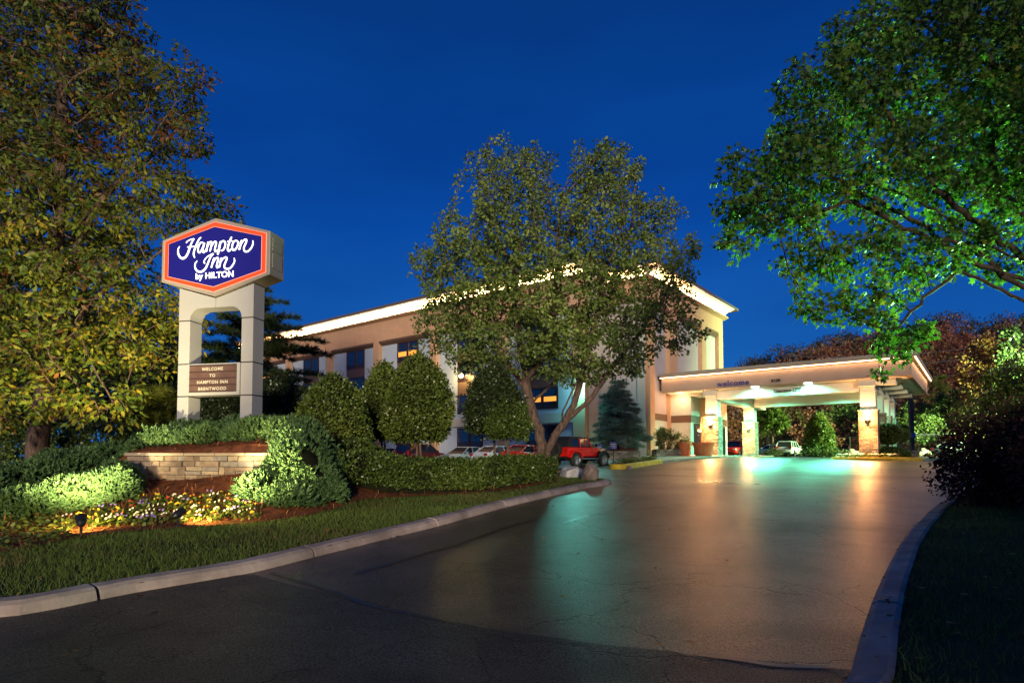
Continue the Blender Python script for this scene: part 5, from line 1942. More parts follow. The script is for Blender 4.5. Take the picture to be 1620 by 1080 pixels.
def topiary(name, label, x, y, g, z0, z1, w, m_leaf, trunks=1, n=9000, size=(0.05, 0.085), group=None, copy_of=None, cat='tree'):
    t = thing(name, label, cat, (x, y, g), 0, group)
    h = z1 - z0

    def shape(k):
        zz_ = RNG.uniform(0, 1, k * 2); rr = tear_profile(zz_, w)
        acc = RNG.uniform(0, 1, k * 2) < (rr / w * 0.85 + 0.15)
        zz_ = zz_[acc][:k]; 
        a = RNG.uniform(0, 2 * PI, len(zz_))
        rr = tear_profile(zz_, w) * (1 + 0.06 * np.sin(a * 3 + zz_ * 7 + x) + 0.06 * np.sin(a * 5 - zz_ * 13 + y) + 0.04 * np.sin(a * 11 + zz_ * 23))
        dz = (tear_profile(zz_ + 0.02, w) - tear_profile(zz_ - 0.02, w)) / (0.04 * h)
        nn = unit(np.stack([np.cos(a), np.sin(a), -dz], 1))
        return np.stack([rr * np.cos(a), rr * np.sin(a), z0 + zz_ * h], 1), nn
    p, nn = shape(n)
    p = p + nn * (RNG.normal(size=len(p)) * 0.06 - 0.03)[:, None]
    # stray new shoots standing out of the clipped face
    ks = RNG.integers(0, len(p), 70)
    rp2 = np.repeat(ks, 7)
    sh = p[rp2] + nn[rp2] * RNG.uniform(0.02, 0.20, len(rp2))[:, None] + RNG.normal(size=(len(rp2), 3)) * 0.025
    p = np.vstack([p, sh]); nn = np.vstack([nn, nn[rp2]])
    d = unit(nn * 0.6 + RNG.normal(size=p.shape) * 0.7 + np.array([0, 0, 0.15]))
    up = unit(nn + RNG.normal(size=p.shape) * 0.6)
    poly_mesh('crown', leaf_verts(p, d, up, RNG.uniform(*size, len(p)), T_OVAL), 6, m_leaf, t)
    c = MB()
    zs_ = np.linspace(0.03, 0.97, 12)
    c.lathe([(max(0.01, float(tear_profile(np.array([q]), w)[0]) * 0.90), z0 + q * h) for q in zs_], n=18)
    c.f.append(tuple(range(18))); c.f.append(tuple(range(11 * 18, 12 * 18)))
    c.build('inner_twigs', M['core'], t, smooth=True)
    if z0 > 0.3:
        for k_ in range(trunks):
            ox = (k_ - (trunks - 1) / 2) * 0.16
            m = MB(); m.tube([(ox, 0, -0.1), (ox * 0.9 + 0.02, 0.01, z0 * 0.5), (ox * 0.3 - 0.02, 0, z0 + h * 0.15)], [0.055, 0.045, 0.03], 8)
            m.build('trunk', M['bark'], t, smooth=True)
    return t


def place_top(px, ytop, ybot, wpx, Y, label, m_leaf, grounded=False, n=9000, trunks=1, group='clipped holly trees behind the hedge'):
    q = P(px, ybot, Y); g = hl(q[0], q[1])
    zt = P(px, ytop, Y)[2] - g; zb = 0.0 if grounded else max(0.35, q[2] - g)
    return topiary('clipped_tree', label, q[0], q[1], g, zb, zt, wpx * Y / F, m_leaf, trunks, n, (0.0035 * Y * 0.9, 0.0035 * Y * 1.5), group)


place_top(527, 591, 720, 54, 17.3, 'broad egg shaped clipped holly growing right down to the hedge', M['lf_holly'], True, 13000)
place_top(447, 588, 720, 36, 18.6, 'tall narrow clipped holly just right of the pylon sign', M['lf_hollyd'], True, 9000)
place_top(350, 600, 720, 40, 19.2, 'dark clipped holly seen between the legs of the pylon sign', M['lf_hollyd'], True, 9000)
place_top(606, 572, 698, 36, 21.5, 'olive tinged clipped holly on a bare stem, behind the largest one', M['lf_holly'], False, 9000, 2)
place_top(662, 559, 699, 52, 18.8, 'largest ball-headed clipped holly on two bare stems', M['lf_holly'], False, 14000, 2)
place_top(782, 577, 688, 44, 19.8, 'dark pointed clipped holly on a bare stem left of the forked trunks', M['lf_hollyd'], False, 12000, 1)
place_top(803, 634, 693, 33, 19.0, 'small round clipped holly on a thin stem touching the dark pointed one', M['lf_hedge'], False, 7000, 1)


def hedge(label, path, width, h, n, size=(0.045, 0.08), m_leaf=None, group=None, hf=None, name='hedge', rough=0.05):
    """clipped hedge along a path: leafy shell over a solid twig core"""
    hf = hf or hl
    path = cat_rom(path, 0.12)
    seg = np.r_[0, np.cumsum(np.linalg.norm(np.diff(path, axis=0), axis=1))]; L = seg[-1]
    mid_ = path[len(path) // 2]; o3 = np.array([mid_[0], mid_[1], hf(*mid_)])
    t = thing(name, label, 'hedge', o3, 0, group)

    def at(s):
        s = np.clip(s, 0, L)
        x_ = np.interp(s, seg, path[:, 0]); y_ = np.interp(s, seg, path[:, 1])
        x2 = np.interp(np.clip(s + 0.1, 0, L), seg, path[:, 0]); y2 = np.interp(np.clip(s + 0.1, 0, L), seg, path[:, 1])
        x1 = np.interp(np.clip(s - 0.1, 0, L), seg, path[:, 0]); y1 = np.interp(np.clip(s - 0.1, 0, L), seg, path[:, 1])
        d = unit(np.stack([x2 - x1, y2 - y1], 1))
        return np.stack([x_, y_], 1), d
    hv_ = np.array([hf(*q) for q in path])
    # rounded-box section parameter
    def section(u):
        """u in 0..1 -> offset (-1..1), height 0..1, normal (across, up)"""
        sx = np.where(u < 0.36, -1.0, np.where(u > 0.64, 1.0, (u - 0.5) / 0.14))
        sz = np.where(u < 0.36, u / 0.36, np.where(u > 0.64, (1 - u) / 0.36, 1.0))
        r = 0.16
        cx_ = np.where((sz > 1 - r) & (np.abs(sx) >= 1), np.sign(sx) * (1 - 0.10 * ((sz - 1 + r) / r) ** 2), sx)
        cz_ = np.where(np.abs(sx) > 0.8, 1 - 0.06 * ((np.abs(sx) - 0.8) / 0.2) ** 2, 1.0) * sz
        nx_ = np.where((u < 0.36), -1.0, np.where(u > 0.64, 1.0, 0.0)); nz_ = np.where((u >= 0.36) & (u <= 0.64), 1.0, 0.12)
        return cx_, cz_, nx_, nz_
    s = RNG.uniform(0, L, n); u = RNG.uniform(0.02, 0.98, n)
    q, d = at(s); nrm2 = np.stack([-d[:, 1], d[:, 0]], 1)
    cx_, cz_, nx_, nz_ = section(u)
    wav = 1 + 0.10 * np.sin(s * 2.3 + u * 6) + 0.06 * np.sin(s * 6.1 + 1)
    p = np.stack([q[:, 0] + nrm2[:, 0] * cx_ * width / 2 * wav, q[:, 1] + nrm2[:, 1] * cx_ * width / 2 * wav, np.interp(s, seg, hv_) + cz_ * h * (1 + 0.03 * np.sin(s * 3.1))], 1)
    nn = unit(np.stack([nrm2[:, 0] * nx_, nrm2[:, 1] * nx_, nz_], 1))
    # rounded ends
    k = n // 9
    a = RNG.uniform(-PI / 2, PI / 2, k); zz_ = RNG.uniform(0, 1, k); e_ = RNG.integers(0, 2, k)
    qe, de = at(np.where(e_ == 0, 0.0, L)); sg = np.where(e_ == 0, -1.0, 1.0)
    ne = np.stack([-de[:, 1], de[:, 0]], 1)
    pe = np.stack([qe[:, 0] + (de[:, 0] * sg * np.cos(a) + ne[:, 0] * np.sin(a)) * width / 2, qe[:, 1] + (de[:, 1] * sg * np.cos(a) + ne[:, 1] * np.sin(a)) * width / 2,
                   np.where(e_ == 0, hv_[0], hv_[-1]) + zz_ * h], 1)
    nne = unit(np.stack([de[:, 0] * sg * np.cos(a) + ne[:, 0] * np.sin(a), de[:, 1] * sg * np.cos(a) + ne[:, 1] * np.sin(a), 0.3 * zz_], 1))
    p = np.vstack([p, pe]); nn = np.vstack([nn, nne])
    p = p + nn * (RNG.normal(size=len(p)) * rough - rough * 0.3)[:, None]
    dd = unit(nn * 0.6 + RNG.normal(size=p.shape) * 0.7 + np.array([0, 0, 0.15]))
    up = unit(nn + RNG.normal(size=p.shape) * 0.6)
    poly_mesh('foliage', leaf_verts(p - o3, dd, up, RNG.uniform(*size, len(p)), T_OVAL), 6, m_leaf or M['lf_hedge'], t)
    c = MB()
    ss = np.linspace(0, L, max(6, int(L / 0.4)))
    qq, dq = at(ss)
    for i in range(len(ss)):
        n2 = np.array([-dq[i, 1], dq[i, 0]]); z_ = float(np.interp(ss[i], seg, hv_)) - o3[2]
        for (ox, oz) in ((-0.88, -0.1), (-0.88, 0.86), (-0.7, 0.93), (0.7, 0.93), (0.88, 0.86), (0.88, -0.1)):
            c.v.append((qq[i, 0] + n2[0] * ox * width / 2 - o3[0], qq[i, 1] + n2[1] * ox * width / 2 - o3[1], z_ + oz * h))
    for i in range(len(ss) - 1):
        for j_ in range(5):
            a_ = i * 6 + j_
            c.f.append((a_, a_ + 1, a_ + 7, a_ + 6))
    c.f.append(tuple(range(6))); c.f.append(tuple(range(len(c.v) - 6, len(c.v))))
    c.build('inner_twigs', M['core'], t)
    return t


def hp_px(px, py, Y):
    return tuple(P(px, py, Y)[:2])


hz = P(700, 721, 15.9)
hedge('clipped green hedge along the lawn from the junipers towards the driveway nose', [hp_px(560, 790, 14.3), hp_px(640, 788, 15.2), hp_px(720, 782, 16.2), hp_px(800, 775, 17.3), hp_px(850, 772, 18.2)], 1.15, 0.77, 20000, group='clipped hedges on the island')
hedge('short hedge return behind the long one, below the forked trunks', [hp_px(720, 740, 19.2), hp_px(790, 740, 19.6), hp_px(850, 740, 20.2)], 1.2, 0.52, 9000, group='clipped hedges on the island')
hedge('shadowed low hedge in front of the egg shaped clipped holly', [hp_px(555, 740, 16.0), hp_px(600, 740, 17.6), hp_px(660, 740, 18.0)], 0.9, 0.50, 7000, group='clipped hedges on the island')


# ---------------------------------------------------------------- junipers
def juniper(label, mounds, n, ln=(0.075, 0.155), m_leaf=None, group='juniper shrubs around the stone wall'):
    """mounds: (x, y, rx, ry, rz) sitting on the bank"""
    c0 = np.array([mounds[0][0], mounds[0][1], hl(mounds[0][0], mounds[0][1])])
    t = thing('juniper_shrub', label, 'shrub', c0, 0, group)
    w = np.array([q[2] * q[3] + q[4] * (q[2] + q[3]) for q in mounds]); k = RNG.choice(len(mounds), n, p=w / w.sum())
    mm_ = np.array(mounds)[k]
    v = unit(RNG.normal(size=(n, 3))); v[:, 2] = np.abs(v[:, 2]) * 0.9 + 0.02
    v = unit(v)
    p = np.stack([mm_[:, 0] + v[:, 0] * mm_[:, 2], mm_[:, 1] + v[:, 1] * mm_[:, 3], np.zeros(n)], 1)
    p[:, 2] = HL(p[:, 0], p[:, 1]) * 0.55 + HL(mm_[:, 0], mm_[:, 1]) * 0.45 + v[:, 2] * mm_[:, 4] * (1 + 0.15 * np.sin(p[:, 0] * 5) * np.cos(p[:, 1] * 5))
    ins = np.zeros(n, bool)
    for q in mounds:
        zc = hl(q[0], q[1])
        e = ((p[:, 0] - q[0]) / q[2]) ** 2 + ((p[:, 1] - q[1]) / q[3]) ** 2 + ((p[:, 2] - zc) / q[4]) ** 2
        ins |= e < 0.72
    p = p[~ins]; v = v[~ins]
    nrm_ = unit(np.stack([v[:, 0], v[:, 1], v[:, 2] * 0.9 + 0.35], 1))
    per = 8
    p5 = np.repeat(p, per, 0); d5 = np.repeat(unit(nrm_ + RNG.normal(size=p.shape) * 0.35), per, 0)
    d5 = unit(d5 + RNG.normal(size=p5.shape) * 0.38)
    p5 = p5 + np.repeat(RNG.normal(size=p.shape) * 0.04, per, 0) - d5 * 0.04
    up = unit(RNG.normal(size=p5.shape))
    poly_mesh('foliage', leaf_verts(p5 - c0, d5, up, RNG.uniform(*ln, len(p5)), T_SPRAY), 5, m_leaf or M['lf_jun'], t)
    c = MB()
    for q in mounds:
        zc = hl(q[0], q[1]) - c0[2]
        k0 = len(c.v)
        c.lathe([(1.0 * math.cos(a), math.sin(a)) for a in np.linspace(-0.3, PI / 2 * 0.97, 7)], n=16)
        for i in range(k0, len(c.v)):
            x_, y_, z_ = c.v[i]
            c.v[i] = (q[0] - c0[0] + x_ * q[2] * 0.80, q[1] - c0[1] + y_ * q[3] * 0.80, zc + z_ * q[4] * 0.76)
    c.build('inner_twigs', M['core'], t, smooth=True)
    return t


def md(px, py, Y, rx, ry, rz):
    q = P(px, py, Y)
    return (q[0], q[1], rx, ry, rz)


juniper('bright green juniper left of the stone wall, lit by the floodlight', [md(165, 780, 11.9, .62, .55, .55), md(105, 795, 11.4, .75, .55, .50), md(40, 815, 11.0, .75, .5, .42), md(-25, 830, 10.8, .7, .5, .4), md(185, 765, 12.5, .45, .45, .5)], 5200)
juniper('dark spreading juniper behind the bright one at the left', [md(110, 740, 14.0, 1.0, .8, .62), md(40, 760, 13.2, 1.0, .7, .55), md(175, 725, 14.3, .7, .6, .62), md(-40, 780, 12.6, 1.0, .7, .5)], 4600)
juniper('large drooping juniper covering the right end of the stone wall', [md(470, 745, 12.9, .68, .7, .72), md(415, 780, 12.1, .5, .42, .36), md(500, 770, 12.7, .62, .6, .62), md(455, 790, 12.0, .55, .4, .34), md(490, 730, 13.8, .7, .6, .7), md(480, 738, 13.2, .62, .5, .74)], 7800)
juniper('long low juniper above the stone wall around the sign legs', [md(250, 702, 14.2, .75, .42, .36), md(330, 700, 14.1, .8, .42, .36), md(405, 698, 14.0, .75, .48, .42), md(455, 700, 14.0, .6, .55, .55), md(300, 692, 15.3, .9, .6, .36), md(400, 688, 15.2, .9, .7, .44), md(222, 706, 14.3, .4, .4, .34)], 6600)

# ---------------------------------------------------------------- conifers
def conifer(name, label, root, H_, R_, m_leaf, whorls=14, arms=6, needle=0.16, tuft=26, z_clear=0.8, rise=0.15, lean=0.0, prof=None, cat='tree', group=None, step=0.16, width=1.0, trunk_r=0.12, lift=0.05):
    t = thing(name, label, cat, root, 0, group)
    mb_ = MB()
    mb_.tube([(0, 0, -0.2), (0, 0, H_ * 0.5), (0, 0, H_ * 0.98)], [trunk_r, trunk_r * 0.6, 0.015], 8)
    Ps = []; Ds = []
    for i in range(whorls):
        f = (i + 0.5) / whorls
        z = z_clear + (H_ - z_clear) * f
        rr = R_ * (prof(f) if prof else (1 - f) ** 0.85 + 0.04)
        a0 = RNG.uniform(0, 2 * PI)
        for k_ in range(arms):
            a = a0 + 2 * PI * k_ / arms + RNG.normal() * 0.25
            l_ = rr * RNG.uniform(0.6, 1.15)
            z = z_clear + (H_ - z_clear) * min(0.99, max(0.0, f + RNG.normal() * 0.45 / whorls))
            pts = []
            for s in np.linspace(0, 1, 6):
                pts.append(np.array([math.cos(a) * l_ * s, math.sin(a) * l_ * s, z + l_ * (rise * s - 0.22 * s * s + lift)]))
            mb_.tube(pts, [0.028, 0.022, 0.018, 0.014, 0.01, 0.006], 4)
            m_ = max(2, int(l_ / step))
            for s in np.linspace(0.22, 1.0, m_):
                b = np.array([math.cos(a) * l_ * s, math.sin(a) * l_ * s, z + l_ * (rise * s - 0.22 * s * s + lift)])
                side = 0.34 * l_ * (1 - s) * 0.8 + 0.08
                for u in (-1, 0, 1):
                    c = b + np.array([-math.sin(a), math.cos(a), 0]) * u * side * RNG.uniform(0.6, 1.0) * width + RNG.normal(size=3) * 0.03
                    Ps.append(c); Ds.append(np.array([math.cos(a + u * 0.6), math.sin(a + u * 0.6), 0.18]))
    mb_.build('trunk', M['bark_dark'], t, smooth=True)
    Ps = np.array(Ps); Ds = unit(np.array(Ds))
    n_ = len(Ps)
    p = np.repeat(Ps, tuft, 0); d = np.repeat(Ds, tuft, 0)
    along = RNG.uniform(-0.5, 0.5, len(p))[:, None] * needle * 1.1
    d2 = unit(d * 0.75 + unit(RNG.normal(size=p.shape)) * 0.8 + np.array([0, 0, 0.12]))
    p = p + d * along
    poly_mesh('needles', leaf_verts(p, d2, RNG.normal(size=p.shape), RNG.uniform(0.7, 1.2, len(p)) * needle, T_NEEDLE * np.array([1.6, 1, 1])), 3, m_leaf, t)
    return t


q = P(398, 700, 23.0); g = hl(q[0], q[1])
conifer('pine_tree', 'dark pine with ragged layered boughs behind the pylon sign', (q[0], q[1], g), P(400, 452, 23)[2] - g, 2.75, M['lf_pine'], whorls=11, arms=7, needle=0.24, tuft=30, z_clear=2.2, rise=0.25, prof=lambda f: 0.95 * (1 - f ** 2.2) + 0.12, step=0.26, trunk_r=0.2)
q = P(245, 700, 18.0); g = hl(q[0], q[1])
conifer('young_conifer', 'feathery yellow green young conifer left of the sign legs', (q[0], q[1], g), P(245, 618, 18.0)[2] - g, 1.05, M['lf_fir'], whorls=8, arms=7, needle=0.2, tuft=26, z_clear=1.1, rise=0.35, prof=lambda f: 0.95 - 0.6 * f, step=0.15, trunk_r=0.07)
q = P(978, 712, 43.5); g = hp(q[0], q[1]) + 0.13
conifer('blue_spruce', 'blue green spruce in the bed before the dark red hotel wall', (q[0], q[1], g), P(975, 602, 43.5)[2] - g, 2.15, M['lf_spruce'], whorls=14, arms=9, needle=0.24, tuft=26, z_clear=0.9, rise=0.1, prof=lambda f: (1 - f) ** 0.6 * 1.0 + 0.06, step=0.14, trunk_r=0.12)

# ------------------------------------------------------------------ vehicles
M['tail'] = emit('tail_lens', (0.55, 0.02, 0.015), 0.05)
M['head'] = plain('head_lens', (0.7, 0.72, 0.75), 0.15, bmp=0)
M['plate'] = plain('number_plate', (0.6, 0.62, 0.62), 0.5, bmp=0)
M['rim'] = plain('wheel_rim', (0.35, 0.35, 0.36), 0.35, 0.8, var=0.1, bmp=0)
M['cabin'] = plain('dark_cabin', (0.012, 0.013, 0.016), 0.6, bmp=0)
M['softtop'] = plain('black_fabric_top', (0.012, 0.013, 0.018), 0.8, var=0.2, bmp=0.3)
PA = {k: paint('paint_' + k, c) for k, c in dict(red=(0.70, 0.014, 0.008), maroon=(0.10, 0.008, 0.012), silver=(0.42, 0.44, 0.46), grey=(0.14, 0.14, 0.15), white=(0.72, 0.74, 0.76), darkred=(0.20, 0.010, 0.012), blue=(0.02, 0.04, 0.16)).items()}


def wheel(par, x, y, r, w, side, tyre_m=None):
    m = MB()
    m.lathe([(r * 0.62, -w / 2), (r * 0.92, -w / 2), (r, -w / 2 + 0.04), (r, w / 2 - 0.04), (r * 0.92, w / 2), (r * 0.62, w / 2)], (0, 0, 0), 24, axis=1)
    t = m.build('wheel', M['rubber'], par, smooth=False)
    t.location = (x, y, r)
    m = MB()
    s = side
    m.lathe([(0.001, s * (w / 2 - 0.03)), (r * 0.16, s * (w / 2 - 0.01)), (r * 0.2, s * (w / 2 - 0.06))], (0, 0, 0), 16, axis=1)
    m.lathe([(r * 0.62, s * (w / 2 - 0.005)), (r * 0.66, s * (w / 2 + 0.004)), (r * 0.56, s * (w / 2 - 0.05)), (r * 0.2, s * (w / 2 - 0.11)), (0.001, s * (w / 2 - 0.11))], (0, 0, 0), 20, axis=1)
    for k in range(5):
        a = 2 * PI * k / 5
        m.prism([(math.cos(a - .2) * r * .17, math.sin(a - .2) * r * .17), (math.cos(a - .13) * r * .58, math.sin(a - .13) * r * .58), (math.cos(a + .13) * r * .58, math.sin(a + .13) * r * .58), (math.cos(a + .2) * r * .17, math.sin(a + .2) * r * .17)], 1, s * (w / 2 - 0.06), s * (w / 2 - 0.02))
    m.build('rim', M['rim'], t)
    return t


def quad_strip(mb, p):
    mb.add(p, [tuple(range(len(p)))])


def car(label, cat, loc, heading, kind, pm, group=None, name='parked_car'):
    """x forward, y left; body lofted from side profiles"""
    t = thing(name, label, cat, loc, heading, group)
    if kind == 'sedan':
        xs = [-2.38, -2.30, -1.95, -1.2, -0.2, 0.75, 1.15, 1.7, 2.15, 2.36]
        top = [.70, .93, .99, .95, .93, .93, .90, .83, .72, .52]
        low = [.42, .32, .26, .22, .20, .20, .20, .22, .26, .36]
        hw_ = [.70, .83, .89, .91, .91, .91, .91, .89, .82, .58]
        gb = (-1.95, 1.05); gt = (-1.05, 0.12); zr = 1.45; gw = (.80, .60)
        wr = 0.33; wx_ = (-1.36, 1.40)
    else:
        xs = [-2.34, -2.28, -2.0, -1.2, -0.2, 0.75, 1.10, 1.6, 2.1, 2.32]
        top = [.86, 1.06, 1.08, 1.07, 1.06, 1.05, 1.04, .99, .90, .62]
        low = [.48, .38, .32, .28, .26, .26, .26, .28, .32, .44]
        hw_ = [.78, .88, .92, .94, .94, .94, .94, .92, .86, .66]
        gb = (-2.22, 1.10); gt = (-1.92, 0.25); zr = 1.74; gw = (.84, .68)
        wr = 0.37; wx_ = (-1.38, 1.42)
    b = MB()
    ring = lambda x, t_, l_, w_: [(x, -w_ * .88, l_), (x, -w_ * .985, l_ + .12), (x, -w_, (l_ + t_) * .52), (x, -w_ * .97, t_ - .10), (x, -w_ * .88, t_ - .015), (x, -w_ * .4, t_ + .012),
                                  (x, w_ * .4, t_ + .012), (x, w_ * .88, t_ - .015), (x, w_ * .97, t_ - .10), (x, w_, (l_ + t_) * .52), (x, w_ * .985, l_ + .12), (x, w_ * .88, l_)]
    for x, a, l_, w_ in zip(xs, top, low, hw_):
        b.v += ring(x, a, l_, w_)
    n = 12
    for i in range(len(xs) - 1):
        for j in range(n):
            q = i * n
            b.f.append((q + j, q + (j + 1) % n, q + n + (j + 1) % n, q + n + j))
    b.f.append(tuple(range(n))); b.f.append(tuple(range((len(xs) - 1) * n, len(xs) * n)))
    body = b.build('body', pm, t, smooth=True)
    zt = np.interp([gb[0], gb[1]], xs, top)
    zb_ = float(min(zt)) - 0.03
    # cabin: dark glass frustum, painted roof and pillars proud of it
    A0 = [(gb[0], -gw[0], zb_), (gb[1], -gw[0], zb_), (gb[1], gw[0], zb_), (gb[0], gw[0], zb_)]
    A1 = [(gt[0], -gw[1], zr - .06), (gt[1], -gw[1], zr - .06), (gt[1], gw[1], zr - .06), (gt[0], gw[1], zr - .06)]
    g = MB(); g.add(A0 + A1, [(0, 1, 5, 4), (1, 2, 6, 5), (2, 3, 7, 6), (3, 0, 4, 7), (4, 5, 6, 7)])
    g.build('windows', M['glass'], t)
    r = MB()
    e = 0.03
    r.add([(gt[0] - .10, -gw[1] - e, zr - .075), (gt[1] + .12, -gw[1] - e, zr - .075), (gt[1] + .12, gw[1] + e, zr - .075), (gt[0] - .10, gw[1] + e, zr - .075),
           (gt[0] + .05, -gw[1] + .10, zr), (gt[1] - .10, -gw[1] + .10, zr - .005), (gt[1] - .10, gw[1] - .10, zr - .005), (gt[0] + .05, gw[1] - .10, zr)],
          [(3, 2, 1, 0), (4, 5, 6, 7), (0, 1, 5, 4), (1, 2, 6, 5), (2, 3, 7, 6), (3, 0, 4, 7)])
    r.build('roof', pm, t, smooth=False, bevel=0.03)
    L = lambda a, c, s: tuple(a[i] + (c[i] - a[i]) * s for i in range(3))
    for sgn in (-1, 1):
        y0, y1 = sgn * gw[0], sgn * gw[1]
        o = sgn * 0.012
        posts = [((gb[0], y0, zb_), (gt[0], y1, zr - .06), .075), ((gb[1], y0, zb_), (gt[1], y1, zr - .06), .05), ((-.25, y0, zb_), (-.30, y1, zr - .06), .045)]
        if kind != 'sedan':
            posts.append(((-1.25, y0, zb_), (-1.2, y1, zr - .06), .05))
        for p0, p1, w_ in posts:
            pl = MB(); pl.tube([(p0[0], p0[1] + o, p0[2]), (p1[0], p1[1] + o, p1[2])], w_ * .62, 6)
            pl.build('pillar', pm, t)
    for x_ in wx_:
        for sgn in (-1, 1):
            d = MB(); d.lathe([(wr * 1.16, -0.004), (wr * 1.16, 0.004), (0.001, 0.004)], (0, 0, 0), 20, axis=1)
            o = d.build('wheel_arch', M['cabin'], t)
            wy = float(np.interp(x_, xs, hw_))
            o.location = (x_, sgn * (wy + 0.001), wr + .02)
            wheel(t, x_, sgn * (wy - 0.075), wr, 0.22, sgn)
    # lamps, plate, bumpers, mirrors
    for sgn in (-1, 1):
        h = MB(); h.box((xs[-2] + .04, sgn * hw_[-2] * .74, top[-2] - .10), (.26, .34, .15), sgn * -0.35)
        h.build('headlight', M['head'], t, bevel=0.03)
        zt_ = top[1] - .12 if kind == 'sedan' else 1.0
        h = MB(); h.box((xs[0] + .045, sgn * hw_[1] * .80, zt_), (.12, .30, .17 if kind == 'sedan' else .34), sgn * 0.3)
        h.build('tail_light', M['tail'], t, bevel=0.02)
        h = MB(); h.box((gb[1] - .35, sgn * (gw[0] + .16), zb_ + .12), (.12, .2, .13)); h.build('mirror', pm, t, bevel=0.03)
    h = MB(); h.box((xs[0] - .02, 0, .72), (.03, .5, .14)); h.build('number_plate', M['plate'], t)
    h = MB(); h.box((xs[-1] - .02, 0, .45), (.10, 1.1, .12)); h.box((xs[-1] - .06, 0, .64), (.10, .85, .10)); h.build('grille', M['cabin'], t, bevel=0.02)
    h = MB(); h.box((xs[0] + .02, 0, .40), (.10, 1.35, .16)); h.build('rear_bumper', M['cabin'], t, bevel=0.03)
    return t


CH = math.atan2(0.784, 0.621)
row = [(590, 33.8, 'sedan', 'maroon', 'dark red saloon leftmost in the row behind the hedge'),
       (622, 33.6, 'sedan', 'silver', 'pale silver saloon second from left in the row behind the hedge'),
       (668, 33.2, 'suv', 'maroon', 'dark maroon estate with blue-black windows behind the largest ball-headed holly'),
       (733, 33.3, 'sedan', 'silver', 'silver saloon with reddish roof between the two clipped hollies'),
       (790, 33.8, 'sedan', 'white', 'white saloon lit turquoise behind the dark pointed holly'),
       (836, 33.8, 'sedan', 'red', 'bright red saloon half hidden by the forked tree trunks')]
for px, ly, kind, c, lab in row:
    k = (px - 810) / F
    Y = ly / (0.621 * k + 0.784)
    x = k * Y
    car(lab, 'car', (x, Y, hp(x, Y) + 0.01), CH + random.uniform(-.05, .05) + (PI if px in (622, 733) else 0), kind, PA[c], 'cars parked before the hotel front')
q = P(1163, 719, 66); car('red crossover facing us, seen between the canopy columns', 'car', (q[0], q[1], hp(q[0], q[1]) + .01), R(-128), 'suv', PA['red'], 'cars parked beyond the canopy')
q = P(1249, 720, 68); car('white sport utility vehicle showing its tail beneath the canopy', 'car', (q[0], q[1], hp(q[0], q[1]) + .01), R(50), 'suv', PA['white'], 'cars parked beyond the canopy')
q = P(1221, 720, 72); car('white saloon almost hidden behind the small green tree', 'car', (q[0], q[1], hp(q[0], q[1]) + .01), R(120), 'sedan', PA['white'], 'cars parked beyond the canopy')
q = P(1516, 715, 56); car('grey saloon with red tail light half hidden by the dark bush at right', 'car', (q[0], q[1], hp(q[0], q[1]) + .01), R(15), 'sedan', PA['grey'], 'cars parked beyond the canopy')


